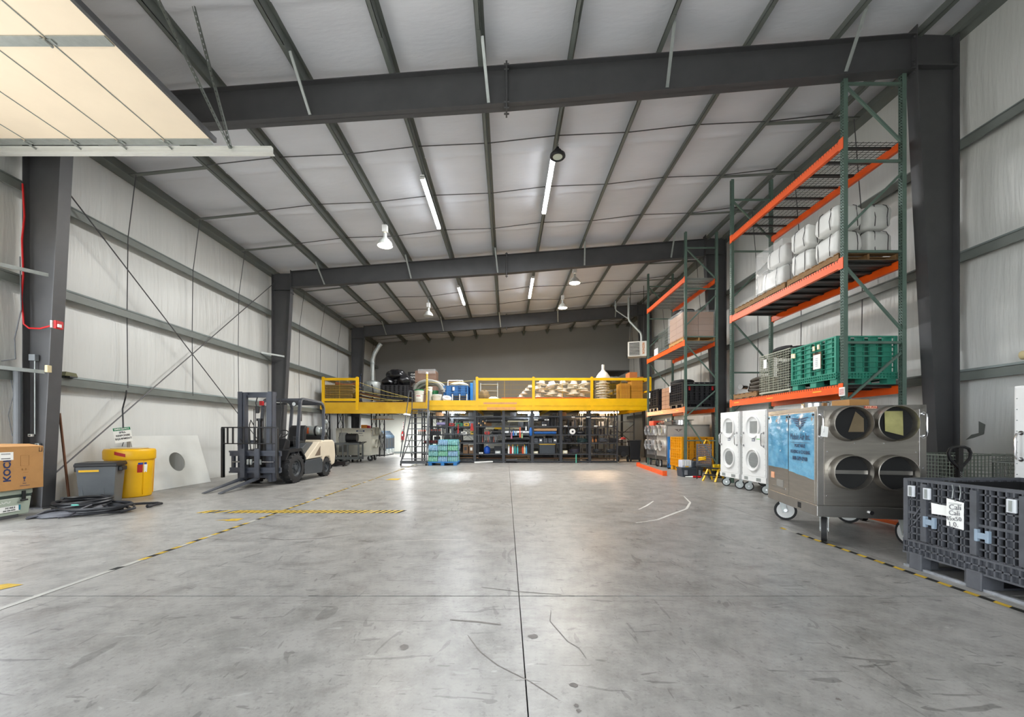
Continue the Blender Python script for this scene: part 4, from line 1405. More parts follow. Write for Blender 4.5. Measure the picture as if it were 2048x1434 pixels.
t = thing('clipboard', 'brown clipboard with white sheet hung on the green crate', 'clipboard', (RX0 - .088, 7.86, 2.66))
MB().c(0, 0, -.01, .008, .20, .31).obj('board', mat('hardboard', '#7d5c3b', .6), t)
MB().c(-.006, 0, -.03, .003, .18, .27).obj('paper', PAPER, t)
MB().c(-.010, 0, .13, .012, .09, .03).obj('clip', CHROME, t)
m = MB()
for k in range(5):
    m.b(-.0085, -.0075, -.03, .03, .03 - k * .035, .036 - k * .035)
m.obj('print', BLUEINK, t)
for i, (yy, zz) in enumerate(((7.98, 2.90), (7.86, 2.91), (8.52, 2.86), (8.58, 2.87))):
    t = thing('label_holder', ['small cream label holder beside the near corner post, right of the clipboard', 'small cream label holder directly above the clipboard', 'small cream label holder at the far end of the green crate, inner one', 'small cream label holder at the outermost far edge of the green crate'][i], 'label', (RX0 - .062, yy, zz), 0, 'cream label holders on the green crate')
    MB().c(0, 0, 0, .014, .055, .09).obj('plate', mat('cream_label', '#e8d9ac', .5), t)
    MB().c(-.009, 0, 0, .004, .03, .06).obj('window', PAPER, t)

def wire_basket(label, loc, rz, sx, sy, h, step, r, mt, group=None):
    t = thing('wire_basket', label, 'basket', loc, rz, group)
    def side(W):
        m = MB()
        n = max(2, int(W / step))
        for i in range(n + 1):
            m.b(W * i / n - r, W * i / n + r, -r, r, .06, h)
        k = max(2, int((h - .06) / step))
        for i in range(k + 1):
            z = .06 + (h - .06) * i / k
            m.b(0, W, -r * 1.6, r * .2, z - r, z + r)
        m.b(-.006, W + .006, -.008, .008, h - .008, h + .008)
        return m
    for s in range(4):
        W = sx if s % 2 == 0 else sy
        wall_obj('mesh_side', side(W), mt, t, s, W, sx, sy)
    m = MB()
    n = int(sx / step)
    for i in range(n + 1):
        m.b(-sx / 2 + sx * i / n - r, -sx / 2 + sx * i / n + r, -sy / 2, sy / 2, .058, .062)
    n = int(sy / step)
    for i in range(n + 1):
        m.b(-sx / 2, sx / 2, -sy / 2 + sy * i / n - r, -sy / 2 + sy * i / n + r, .062, .066)
    m.obj('mesh_floor', mt, t)
    for x in (-sx / 2 + .05, sx / 2 - .05):
        for y in (-sy / 2 + .05, sy / 2 - .05):
            MB().c(x, y, .03, .06, .06, .06).obj('foot', mt, t)
    m = MB().b(-sx / 2, sx / 2, -sy / 2 - .01, -sy / 2 + .03, .03, .06).b(-sx / 2, sx / 2, sy / 2 - .03, sy / 2 + .01, .03, .06).b(-sx / 2 - .01, -sx / 2 + .03, -sy / 2, sy / 2, .03, .06).b(sx / 2 - .03, sx / 2 + .01, -sy / 2, sy / 2, .03, .06)
    m.obj('base_frame', mt, t)
    return t
WIREP = mat('pale_wire', '#b7b9a8', 0.45, 0.3, 0.06, 6)
wire_basket('pale wire mesh basket of hose on the lowest rack beam beside the green crate', (xm, 9.26, LV[0] + .014), 0, 1.02, 1.06, .90, .052, .0035, WIREP)
MB_ = MB()
coil(MB_, xm + .05, 9.28, LV[0] + .12, .36, .38, .035, 8, 41, jit=.06, zs=.075)
tag(MB_.obj('hose_coil', RUBBER, smooth=True), 'black ribbed hose coiled inside the pale wire basket', 'hose')
m = MB()
coil(m, xm + .0, 9.25, LV[0] + .84, .42, .44, .05, 2, 42, jit=.02, zs=.05)
tag(m.obj('hose_coil', RUBBER, smooth=True), 'black hose loop heaped above the rim of the pale wire basket', 'hose')
t = thing('basket_tag', 'white paper tag on the pale wire basket', 'tag', (RX0 - .05, 9.50, 2.86))
MB().c(0, 0, 0, .003, .11, .20).obj('paper', PAPER, t)
MB().c(0, 0, .11, .01, .04, .02).obj('clip', CHROME, t)
m = MB()
for k in range(4):
    h_ = LV[0] + .21 + k * .085
    pts = []
    for i in range(13):
        a = PI * (.9 + 1.2 * i / 12)
        pts.append((xm + .05 + .40 * math.cos(a) * (1 - .05 * k), 10.42 + .44 * math.sin(a) * (1 - .04 * k), h_ + .02 * math.sin(3 * a + k)))
    pts = [(xm - .1, 10.15 - .02 * k, h_)] + pts + [(xm - .15, 10.72 - .03 * k, h_ + .03)]
    m.tube(pts, .042, 8)
    m.tube([(p[0] * .6 + xm * .4 + .05, p[1] * .6 + 10.42 * .4, p[2] + .01) for p in pts], .038, 8)
tag(m.obj('hose_bundle', mat('dusty_hose', '#4f473e', .7, 0, .15, 9), smooth=True), 'folded brown-grey flexible hoses stacked on the weathered pallet', 'hose')
t = thing('hose_coupling', 'shiny metal coupling at the end of the folded hoses', 'coupling', (RX0 + .1, 10.62, 2.46), R(30))
MB().cyl((-.12, 0, 0), (.1, 0, 0), .055, 14).obj('sleeve', CHROME, t)
MB().cyl((-.15, 0, 0), (-.12, 0, 0), .066, 14).obj('flange', CHROME, t)

# ---- what lies on the farther rack
CART2 = mat('pink_brown_carton', '#a87f63', 0.75, 0, 0.06, 4)
proto = None
def carton(label, loc, sx, sy, sz, mt, group, rz=0):
    t = thing('carton', label, 'box', loc, rz, group)
    MB().c(0, 0, sz / 2, sx, sy, sz).obj('box', mt, t, bevel=.006, seg=1)
    MB().c(0, 0, sz + .001, .05, sy * .99, .002).obj('packing_tape', mat('packing_tape', '#bfa274', .3), t)
    return t
zt2 = LV[1] + .015 + .133
for ix in range(2):
    for iy in range(2):
        for iz in range(4):
            carton('pink-brown carton on the pale pallet, %s, %s layer' % (['aisle side', 'wall side'][ix] + ' at the ' + ['near', 'far'][iy] + ' end', ['bottom', 'second', 'third', 'top'][iz]), (xm - .26 + .52 * ix, 14.32 + .57 * iy, zt2 + iz * .215), .505, .56, .21, CART2, 'cartons on the pale pallet')
film('clear film round the carton block on the farther rack', xm - .54, xm + .54, 14.01, 15.2, zt2, zt2 + .88, 1.0)
m = MB()
coil(m, xm - .1, 14.95, zt2 + .90, .34, .26, .055, 3, 44, jit=.03, zs=.06)
tag(m.obj('hose_coil', RUBBER, smooth=True), 'fat black hose loops lying on top of the cartons on the rack', 'hose')
wire_basket('grey wire mesh basket beside the cartons on the farther rack', (xm, 15.85, LV[1] + .015), 0, 1.0, 1.05, .80, .06, .004, WIRE)
m = MB()
coil(m, xm, 15.85, LV[1] + .10, .36, .36, .05, 7, 47, jit=.05, zs=.10)
tag(m.obj('hose_coil', mat('grey_green_hose', '#5d6660', .6, 0, .1), smooth=True), 'grey green hose filling the grey wire basket', 'hose')
carton('small white carton at the far end of the middle shelf', (RX0 + .3, 16.85, LV[1] + .015), .4, .45, .32, WHITE, None)
bulk_crate('bulk_crate', 'wide black bulk crate with red latches on the low shelf of the farther rack', (xm, 14.52, LV[0] + .015), 0, 1.10, 1.15, .82, BCR2, ribs=6, liner=SHADE_K)
for x in (RX0 + .17, RX1 - .08):
    t = thing('crate_latch', 'small red latch on the wide black crate, ' + ('beside the aisle post' if x < 6.5 else 'beside the wall post'), 'latch', (x, 13.935, 2.78), 0, 'red latches of the black crate')
    MB().c(0, 0, 0, .06, .02, .13).obj('latch', RED, t, bevel=.006)
    MB().c(0, -.014, .03, .03, .012, .04).obj('button', mat('dark_red', '#7d1514', .5), t)
t = thing('crate_tag', 'white paper tag on the corner of the wide black crate', 'tag', (RX0 - .07, 14.98, 2.86))
MB().c(0, 0, 0, .003, .12, .24).obj('paper', PAPER, t)
MB().c(0, 0, .12, .01, .05, .02).obj('clip', CHROME, t)
for iz in range(5):
    for iy in range(2):
        carton('stained brown carton in the %s column of the low rack shelf stack, %s layer' % (['near', 'far'][iy], ['bottom', 'second', 'third', 'fourth', 'top'][iz]), (RX0 + .27, 15.42 + .40 * iy, LV[0] + .05 + iz * .155), .5, .39, .15, CART2, 'stained cartons on the low rack shelf')
t = pallet('pallet', 'low wooden board under the stained carton stack', (RX0 + .3, 15.62, LV[0] + .015), .6, .85, WOODL)
for ch in list(t.children):
    if ch.name.startswith(('stringer', 'bottom')):
        ch.location.z -= .0
t.scale = (1, 1, .24)
m = MB()
coil(m, xm + .15, 15.7, LV[0] + .88, .34, .42, .06, 2, 49, jit=.03, zs=.06)
tag(m.obj('hose_coil', RUBBER, smooth=True), 'black hose arching over the stained carton stack', 'hose')
t = bulk_crate('bulk_crate', 'narrow tall black crate with white label at the far end of the low shelf', (RX0 + .36, 16.75, LV[0] + .015), 0, .8, 1.0, .84, BCR2, ribs=3, liner=SHADE_K)
t = thing('crate_tag', 'white tag on the narrow tall black crate', 'tag', (RX0 - .085, 17.05, 2.82))
MB().c(0, 0, 0, .003, .12, .22).obj('paper', PAPER, t)
MB().c(-.001, 0, -.3, .006, .05, .10).obj('grey_label', GALV, t)
# ------------------------------------------------------------------ portable heating and cooling units
SS = mat('brushed_stainless', '#a9a49c', 0.30, 0.92, 0.10, 2.5, 0.03, 120, (1, 1, 12))
SSD = mat('stainless_frame', '#9b9893', 0.32, 0.9, 0.10, 3)
VOID = mat('duct_interior', '#131313', 0.8, 0, 0.2)
BFILM = mat('blue_protective_film', '#4a93bd', 0.2, 0, 0.10, 2.5, 0.7, 7, (1, 1, 1.6), col2='#7fbbd8')
WHEELW = mat('white_wheel', '#d9d9d6', 0.4, 0, 0.03)
def caster(x, y, r, rot, hub, parent, top):
    s_, c_ = math.sin(rot), math.cos(rot)
    off = r * .35
    cx, cy = x + s_ * off, y - c_ * off
    def P(a, b_, z):        # a along axle, b along rolling direction
        return (cx + a * c_ + b_ * s_, cy + a * s_ - b_ * c_, z)
    m = MB()
    m.cyl(P(-.028, 0, r), P(.028, 0, r), r, 28)
    ty = m.obj('caster', RUBBER, parent, smooth=True)
    for s in (-1, 1):
        MB().cyl(P(s * .0285, 0, r), P(s * .031, 0, r), r * .78, 24).obj('wheel_disc', hub, ty, smooth=True)
        MB().cyl(P(s * .031, 0, r), P(s * .045, 0, r), r * .16, 10).obj('axle', CHROME, ty)
    m = MB()
    for s in (-1, 1):
        q = [P(s * .042, -.02, r - .03), P(s * .042, .03, r - .03), P(s * .042, -.35 * r - .06, top - .015), P(s * .042, -.35 * r + .07, top - .015)]
        m.bar(P(s * .040, 0, r - .03), P(s * .040, -off, top - .012), .006, .07, (s_, -c_, 0))
    m.bar(P(-.05, -off, top - .012), P(.05, -off, top - .012), .10, .02)
    m.cyl((x, y, top - .02), (x, y, top), .05, 12)
    m.obj('caster_fork', GALV, ty)
    return ty
def pull(x, y, z0, z1, out, parent, axis):
    """bent tube handle, standing OUT along -Y (axis 'y') or -X (axis 'x')"""
    def q(o, z):
        return (x, y - o, z) if axis == 'y' else (x - o, y, z)
    m = MB().tube([q(0, z0), q(out * .8, z0 + .01), q(out, z0 + .05), q(out, z1 - .05), q(out * .8, z1 - .01), q(0, z1)], .011, 8)
    for z in (z0, z1):
        m.cyl(q(0, z), q(.008, z), .024, 10)
    return m.obj('handle', CHROME, parent, smooth=True)
def winged_logo(parent, loc, rot, s, ink):
    e = MB()
    for sg in (-1, 1):
        for k in range(4):
            z = .04 - k * .026
            L = .17 - k * .035
            e.prism([(sg * .035, z - .010), (sg * (.035 + L), z + .012), (sg * (.035 + L * .94), z + .020), (sg * .035, z + .008)], -.0006, .0006)
    n = 20
    ring = [(.040 * math.cos(2 * PI * i / n), .052 * math.sin(2 * PI * i / n) - .005) for i in range(n)]
    inn = [(.032 * math.cos(2 * PI * i / n), .044 * math.sin(2 * PI * i / n) - .005) for i in range(n)]
    e.add([(a, 0, b_) for a, b_ in ring] + [(a, 0, b_) for a, b_ in inn], [(i, (i + 1) % n, n + (i + 1) % n, n + i) for i in range(n)])
    e.prism([(-.028, -.048), (.028, -.048), (.0, -.085)], -.0006, .0006)
    o = e.obj('winged_emblem', ink, parent)
    o.location, o.scale = loc, (s, s, s)
    o.rotation_euler = (0, 0, rot)
    return o
def air_unit(label, loc, rz, W, D, z0, z1, body, frame, film=None, logo=None, hub=WHEELW, collars=True, dz=(.42, .985), grille=None, cr=.145, group=None, rots=(.2, 1.3, .4, 2.0), accents=False):
    t = thing('air_unit', label, 'air conditioner', loc, rz, group)
    # body shell with a frame of folded edges
    m = MB()
    m.b(0, W, .012, D, z0 + .13, z1)
    m.obj('body', body, t, bevel=.006)
    m = MB()
    m.b(-.006, W + .006, -.004, D + .006, z0, z0 + .135)
    m.obj('base', frame, t, bevel=.008)
    m = MB()
    for x in (0, W - .065):
        m.b(x - .002, x + .067, -.004, .02, z0 + .135, z1)
    m.b(0, W, -.004, .02, z1 - .05, z1 + .002)
    m.b(-.004, .01, 0, D, z1 - .05, z1 + .002).b(W - .01, W + .004, 0, D, z1 - .05, z1 + .002)
    m.obj('edge_frame', frame, t, bevel=.003)
    zm = z1 - .42
    if collars:
        MB().b(.075, W - .075, -.002, .012, zm + .006, z1 - .058).obj('front_panel', body, t)
        MB().b(.075, W - .075, -.002, .012, z0 + .145, zm - .006).obj('front_panel', body, t)
        r = .195 * min(1, W / 1.05)
        k = 0
        for zz in (z0 + dz[1] + .12, z0 + dz[0] + .12):
            for x in (W * .292, W * .694):
                m = MB()
                m.lathe([(r + .012, -.004), (r + .006, -.02), (r, -.03), (r, -.125), (r + .004, -.13), (r - .002, -.134), (r - .006, -.125), (r - .006, -.0)], 40, (x, 0, zz), 'Y')
                c_ = m.obj('duct_collar', body, t, smooth=True)
                MB().lathe([(r - .006, -.022), (.0, -.024)], 32, (x, -.0, zz), 'Y').obj('duct_opening', VOID, c_)
                if k == 1:
                    MB().add([(x - r * .5, -.06, zz - r * .45), (x + r * .45, -.045, zz - r * .72), (x + r * .45, -.035, zz + r * .72), (x - r * .5, -.05, zz + r * .72)], [(0, 1, 2, 3)]).obj('damper', mat('yellow_zinc', '#c9c488', .3, .7, .2, 5), c_)
                elif k == 0:
                    MB().add([(x - r * .1, -.045, zz - r * .5), (x + r * .72, -.04, zz - r * .5), (x + r * .72, -.035, zz + r * .3), (x + r * .3, -.035, zz + r * .72)], [(0, 1, 2, 3)]).obj('damper', mat('brown_damper', '#6e6048', .5, .2, .1, 5), c_)
                else:
                    MB().b(x - r * .93, x + r * .9, -.05, -.03, zz - .022, zz + .022).obj('damper', SSD, c_)
                k += 1
        pull(.032, -.004, z1 - .36, z1 - .10, .06, t, 'y')
        pull(W - .032, -.004, z1 - .36, z1 - .10, .06, t, 'y')
    m = MB()
    for x, z in ((.10, z0 + .25), (.10, zm - .12), (W * .35, zm - .02), (W * .62, zm - .02), (W - .1, zm - .12), (W - .03, zm - .3)):
        m.cyl((x, -.002, z), (x, -.007, z), .007, 8)
    m.obj('screw', CHROME, t)
    # side panels
    for sx_, s in ((0, -1), (W, 1)):
        for a, b_ in ((.05, D * .5 - .02), (D * .5 + .02, D - .05)):
            x = sorted((sx_ + s * .002, sx_ + s * .010))
            MB().b(x[0], x[1], a, b_, z0 + .15, z1 - .06).obj('side_panel', body, t)
        x = sorted((sx_ + s * .004, sx_ + s * .008))
        MB().b(x[0], x[1], D * .27, D * .27 + .09, z0 + .03, z0 + .10).obj('fork_pocket', VOID, t)
    if accents:
        MB().c(W * .5, -.008, z1 - .022, .115, .004, .032).obj('sticker', mat('pale_orange_sticker', '#e8b394', .5), t)
        text('PULL PULL', .03, REDINK, t, (W * .5, -.011, z1 - .022), bold=.001)
        m = MB().cyl((W * .5, -.004, z0 + .07), (W * .5, -.03, z0 + .07), .022, 14)
        m.obj('drain_plug', CHROME, t)
        MB().b(-.022, -.012, D * .56, D * .88, z0 + .20, z0 + .23).obj('trim_strip', frame, t)
        MB().b(-.016, -.010, D * .62, D * .76, z0 + .22, z0 + .33).obj('vent_plate', mat('grey_plate', '#8f8d88', .5, .3), t)
        MB().b(-.016, -.010, D * .82, D * .9, z0 + .33, z0 + .42).obj('orange_sticker', mat('salmon_sticker', '#e0a37e', .6), t)
        MB().add([(.0, -.075, zm + .06), (.075, -.07, zm + .05), (.085, -.07, zm + .17), (.01, -.075, zm + .19)], [(0, 1, 2, 3)]).obj('hanging_tag', PAPER, t)
        for q in (D * .04, D * .47, D * .53, D * .95):
            MB().cyl((-.010, q, z1 - .10), (-.026, q, z1 - .10), .014, 8).obj('latch_knob', BLACK, t)
    if film:
        rnd = random.Random(5)
        for (a, b_, zlo) in ((.04, D * .5 - .01, z0 + .45), (D * .5 + .01, D - .04, z0 + .52)):
            def f(u, v):
                y = a + (b_ - a) * u
                lo = zlo + (.05 if a < .1 else .0) * (u) - .02
                z = lo + (z1 - .07 - lo) * v
                return (-.016 - .006 * math.sin(13 * u + 7 * v + 3 * math.sin(5 * v)) * (1 if .05 < u < .95 else 0) - .007 * max(0, v - .75) * math.sin(40 * v), y, z)
            MB().grid(f, 18, 30).obj('blue_film', BFILM, t, smooth=True)
    if logo:
        side, yc, zc, s = logo
        if side < 0:
            X = -.026
            winged_logo(t, (X, yc, zc + .16), R(-90), s, DKINK)
            text('Mobile Air Inc.', .125, DKINK, t, (X, yc, zc - .02), FACE_MX, sx=.76)
            MB().b(X - .0006, X + .0006, yc - .27, yc + .27, zc - .094, zc - .089).obj('rule', DKINK, t)
            text('PORTABLE', .062, DKINK, t, (X, yc, zc - .135), FACE_MX, bold=.001)
            text('HEATING & COOLING', .062, DKINK, t, (X, yc, zc - .215), FACE_MX, bold=.001, sx=.88)
            text('800-589-0900', .074, DKINK, t, (X, yc, zc - .30), FACE_MX, bold=.001)
        else:
            X = W + .013
            for yy in (yc, yc + s * 2.4):
                winged_logo(t, (X, yy, zc), R(90), s, mat('brown_ink', '#5a4038', .6))
                text('Mobile Air Inc.', .075, mat('faded_violet_ink', '#b3aec0', .6), t, (X, yy, zc - .17), FACE_PX, sx=.8)
    if grille:
        side, ya, yb, za, zc = grille
        m = MB()
        x = sorted(((-.018 if side < 0 else W + .010), (-.010 if side < 0 else W + .018)))
        n = 14
        for i in range(n):
            y = ya + (yb - ya) * i / (n - 1)
            m.b(x[0], x[1], y - (yb - ya) / n * .3, y + (yb - ya) / n * .3, za, zc)
        m.obj('louvre_grille', mat('grey_louvre', '#7d8185', .5, .2), t)
    ins = .13
    for i, (x, y) in enumerate(((ins, ins), (W - ins, ins), (ins, D - ins), (W - ins, D - ins))):
        caster(x, y, cr, rots[i], hub, t, z0)
    return t
DKINK = mat('slate_ink', '#2d3f5c', .6, 0, 0)
air_unit('stainless steel portable air unit with blue film on its side and four round ducts', (3.70, 5.00, 0), R(-13), 1.08, 1.52, .305, 1.62, SS, SSD, film=True, logo=(-1, .40, 1.27, 1.15), accents=True, rots=(-.43, .2, 1.25, 1.0))
# two more under the farther rack
u2 = air_unit('stainless air unit with winged emblems under the farther rack, its ducts to the aisle', (5.80, 16.27, 0), R(-90), 1.08, 1.55, .30, 1.60, mat('lit_stainless', '#c9c4bc', .45, .45, .06, 3), SSD, logo=(1, .42, 1.40, .75), rots=(1.4, 1.0, .6, .3))  # paler, less metallic body carries the light its side reflects
u3 = air_unit('farthest stainless air unit, wrapped, beside the shelving', (5.80, 17.39, 0), R(-90), 1.06, 1.55, .30, 1.58, mat('wrapped_stainless', '#b9b9ba', .25, .7, .08, 3, .3, 8), SSD, rots=(1.2, .9, .6, .3))
# big white unit on the left, under the mezzanine
OFFW = mat('off_white_enamel', '#d8d5c6', 0.42, 0, 0.04, 2)
u4 = air_unit('large off-white portable air unit with two ducts behind the grey cart', (-6.22, 19.3, 0), R(90), 1.06, 1.62, .27, 1.52, OFFW, OFFW, hub=RUBBER, grille=(-1, 1.10, 1.46, .42, 1.32), cr=.13, rots=(.5, 1.5, .3, .2))
MB().b(-.014, -.010, .30, .68, 1.36, 1.42).obj('blue_label', BLUEINK, u4)
text('AIRROVER', .05, PAPER, u4, (-.0155, .49, 1.39), FACE_MX, bold=.002)
text('MOBILE', .055, BLUEINK, u4, (-.013, .48, 1.28), FACE_MX, bold=.001)
text('800 589 0900', .05, INK, u4, (-.013, .49, 1.18), FACE_MX)

# white upright coolers on casters
def white_cooler(label, loc, rz, W=.82, D=1.15, z0=.24, z1=1.80):
    t = thing('spot_cooler', label, 'air conditioner', loc, rz, 'white upright coolers')
    MB().b(0, W, 0, D, z0, z1).obj('body', WHITE, t, bevel=.006)
    m = MB().b(.02, W - .02, -.012, .0, z0 + .12, z1 - .02)
    m.obj('front_panel', WHITE, t, bevel=.004)
    m = MB().b(0, W, -.014, .0, z0, z0 + .11)
    m.obj('kick_plate', WHITE, t)
    for q, (x, w) in enumerate(((.10, .14), (W * .62, .16))):
        MB().b(x, x + w, -.017, -.013, z0 + .02, z0 + .09).obj('rating_plate', GALV, t)
    for zz, sq in ((z1 - .37, True), (z0 + .47, False)):
        x = W * .5
        r = .245
        m = MB().lathe([(r, -.012), (r, -.045), (r - .012, -.05), (r - .028, -.045), (r - .04, -.02), (r - .075, -.012)], 36, (x, 0, zz), 'Y')
        c_ = m.obj('duct_ring', WHITE, t, smooth=True)
        m = MB()
        if sq:
            m.b(x - .12, x + .13, -.018, -.013, zz - .13, zz + .13)
            for k in range(10):
                m.b(x - .12, x + .13, -.026, -.016, zz - .13 + k * .027, zz - .12 + k * .027)
        else:
            for k in range(13):
                z = -.16 + k * .026
                h = math.sqrt(max(0, .168 ** 2 - z * z))
                m.b(x - h, x + h, -.026, -.014, zz + z - .006, zz + z + .006)
            MB().lathe([(.168, -.0135), (0, -.0135)], 28, (x, 0, zz), 'Y').obj('duct_opening', mat('mid_grey', '#8c8f8e', .6), c_)
        m.obj('louvre', mat('grey_louvre_light', '#9fa2a0', .5, .1), c_)
    for x in (.075, W - .075):
        pull(x, -.012, z1 - .78, z1 - .50, .065, t, 'y')
    MB().b(W * .5 - .055, W * .5 + .055, -.0155, -.012, z1 - .68, z1 - .62).obj('blue_label', BLUEINK, t)
    text('CMC', .05, PAPER, t, (W * .5, -.017, z1 - .65), bold=.002)
    m = MB()
    for k in range(12):
        for x in (.035, W - .035):
            m.cyl((x, -.012, z0 + .16 + k * .115), (x, -.017, z0 + .16 + k * .115), .006, 6)
    m.obj('screw', GALV, t)
    for i, (x, y) in enumerate(((.12, .12), (W - .12, .12), (.12, D - .12), (W - .12, D - .12))):
        caster(x, y, .10, (-.5, -.62, -.4, -.3)[i], GALV, t, z0)
    return t
w1 = white_cooler('white upright cooler on casters, the farther of the adjoining pair', (5.33, 10.46, 0), R(-88), .80)
w2 = white_cooler('white upright cooler on casters beside the blue-filmed steel unit', (5.39, 9.60, 0), R(-88.5), .86)
w3 = dup(w2, (5.44, 4.50, 0), R(-90), 'white upright cooler cut off by the frame edge behind the black crate')
del w3['group']
t = thing('paper_note', 'small white and green note on the front of the nearer white cooler', 'note', (5.345, 8.86, 1.19))
MB().c(-.034, 0, .03, .002, .12, .13).obj('paper', PAPER, t)
MB().c(-.036, 0, -.02, .002, .12, .02).obj('green_line', mat('note_green', '#7fbf7a', .6), t)
# ------------------------------------------------------------------ black crate and what stands behind it
t = bulk_crate('bulk_crate', 'large black folding bulk crate with handwritten white tag, nearest on the floor', (4.49, 3.53, 0), 0, 1.14, 1.22, .855, BCR, base=.27, feet=.13, liner=SHADE_K, fine=True)
LAT = mat('pale_latch', '#d7dade', 0.4, 0, 0.04)
BLAT = mat('blue_grey_latch', '#8fa0b0', 0.45, 0, 0.06)
for y, z in ((4.05, .74), (3.90, .735), (3.245, .735), (3.06, .735), (2.98, .735)):
    m = MB().c(3.905, y, z, .02, .062, .105)
    p = m.obj('side_latch', LAT, t, bevel=.004)
    MB().c(3.893, y, z, .008, .022, .085).obj('latch_rib', GALV, p)
for ch in list(t.children):
    if ch.name.startswith('side_latch'):
        ch.location = (-4.49, -3.53, 0)
for y, z in ((3.83, .475), (3.40, .455)):
    m = MB().c(3.90 - 4.49, y - 3.53, z, .03, .025, .10).c(3.90 - 4.49, y + .08 - 3.53, z, .03, .025, .10).c(3.90 - 4.49, y + .04 - 3.53, z + .0, .024, .08, .05)
    m.obj('drop_latch', BLAT, t, bevel=.004)
m = MB().add([(-.588, .33, .66), (-.588, .245, .655), (-.588, .06, .655), (-.588, .06, .575), (-.588, .16, .56), (-.588, .22, .565), (-.588, .325, .56)], [(0, 1, 2, 3, 4, 5, 6)])
m.obj('torn_label', PAPER, t)
m = MB()
m.bar((-.583, .50, .50), (-.583, .42, .62), .012, .006, (1, 0, 0)).bar((-.583, .50, .43), (-.583, .42, .54), .012, .006, (1, 0, 0))
m.obj('diagonal_rib', BCR, t)
for y in (.40, -.02, -.36):
    MB().b(-.592, -.575, y - .026, y + .026, .285, .82).obj('flat_stile', BCR, t)
for y in (3.91 - 3.53 + .12, 3.53 - 3.53 + .0, 2.98 - 3.53):
    MB().b(-.60, -.50, y - .09, y + .03, .0, .155).obj('corner_block', BCR, t, bevel=.006)
MB().b(-.585, -.555, -.60, .60, .0, .022).obj('runner', mat('scuffed_grey', '#8d9094', .5, 0, .3, 12), t)
# handwritten tag
g_ = thing('paper_tag', 'white handwritten tag clipped to the black crate', 'tag', (3.888, 3.635, .60))
p = MB().add([(0, .075, .125), (0, -.065, .105), (-.006, -.07, -.125), (-.006, .07, -.115)], [(0, 1, 2, 3)]).add([(-.001, .075, .125), (-.001, -.065, .105), (-.007, -.07, -.125), (-.007, .07, -.115)], [(3, 2, 1, 0)])
pp = p.obj('paper', PAPER, g_, fix=False)
for i, (w, s_) in enumerate((('Cali', .065), ('Cali', .06), ('45x50', .052), ('1.0.', .06))):
    text(w, s_, mat('pencil', '#77787c', .8, 0, 0), g_, (-.008 - i * .001, .0 + .004 * i, .055 - i * .05), (R(90), R(-6), R(-90)))
m = MB().b(-.004, -.002, -.05, .055, .088, .091).b(-.004, -.002, -.05, .055, .081, .083)
m.obj('rule', GALV, g_)
m = MB().cyl((0, 0, .115), (-.006, 0, .115), .008, 10)
m.tube([(0, .03, .13), (.01, .03, .20), (.0, .03, .25)], .003, 5).tube([(0, -.03, .12), (.01, -.03, .19), (.0, -.03, .25)], .003, 5)
m.obj('wire_tie', GALV, g_)

# pallet jack
t = thing('pallet_jack', 'pallet jack with black loop handle standing behind the black crate', 'pallet jack', (5.50, 5.10, 0))
m = MB()
m.tube([(0, 0, .86), (-.05, 0, .91), (-.12, 0, .99), (-.135, 0, 1.06), (-.11, 0, 1.11), (-.06, 0, 1.13), (.06, 0, 1.13), (.11, 0, 1.11), (.135, 0, 1.06), (.12, 0, .99), (.05, 0, .91), (0, 0, .86)], .018, 8)
m.obj('loop_handle', BLACK, t, smooth=True)
MB().b(-.028, .028, -.02, .02, .90, 1.12).obj('control_lever', BLACK, t)
MB().bar((0, 0, .90), (0, .03, .22), .05, .04).obj('drawbar', BLACK, t)
text('200', .05, GALV, t, (0, -.024, .80), (R(90), R(90), 0))
m = MB().b(-.12, .12, -.02, .16, .12, .40)
m.obj('pump_housing', mat('dark_green_paint', '#24372d', .5), t, bevel=.02)
for s in (-1, 1):
    MB().b(s * .19 - .08, s * .19 + .08, .12, 1.28, .06, .11).obj('fork', mat('jack_orange', '#c8551c', .5, 0, .1), t, bevel=.01)
    MB().cyl((s * .07 - .03, .02, .09), (s * .07 + .03, .02, .09), .09, 18).obj('steer_wheel', RUBBER, t, smooth=True)
    MB().cyl((s * .19 - .04, 1.15, .04), (s * .19 + .04, 1.15, .04), .04, 12).obj('load_roller', RUBBER, t, smooth=True)
wb1 = wire_basket('green-grey wire mesh container standing by the right wall column', (6.78, 6.35, 0), 0, .9, .8, .98, .05, .003, mat('green_grey_wire', '#7b857c', .45, .4, .08))
wb2 = wire_basket('low wire mesh container right of the pallet jack', (7.28, 5.45, 0), 0, 1.0, .8, .90, .05, .003, WIRE)
t = thing('wire_deck_stack', 'stack of flat wire shelf decks lying on the mesh container', 'shelf deck', (7.28, 5.45, .915))
for k in range(4):
    m = MB()
    for i in range(17):
        m.b(-.52, .52, -.4 + i * .05 - .003, -.4 + i * .05 + .003, k * .03, k * .03 + .006)
    for i in range(6):
        m.b(-.5 + i * .2 - .004, -.5 + i * .2 + .004, -.42, .42, k * .03 + .006, k * .03 + .013)
    m.obj('wire_deck', WIRE, t)
t = thing('cardboard_tube', 'short beige cardboard tube lying on the lower right wall girt', 'tube', (GR + .035, 6.05, 2.475), R(90))
MB().lathe([(.058, -.30), (.068, -.30), (.068, .30), (.058, .30), (.058, -.30)], 24, (0, 0, 0), 'X').obj('tube', mat('beige_tube', '#c9b98f', .7), t, smooth=True)
MB().lathe([(.07, .18), (.075, .18), (.075, .22), (.07, .22)], 24, (0, 0, 0), 'X').obj('band', mat('olive_band', '#8d8a64', .6), t)
t = thing('steel_cap', 'shiny steel duct cap standing on top of the blue-filmed unit', 'duct', (4.45, 6.05, 1.622))
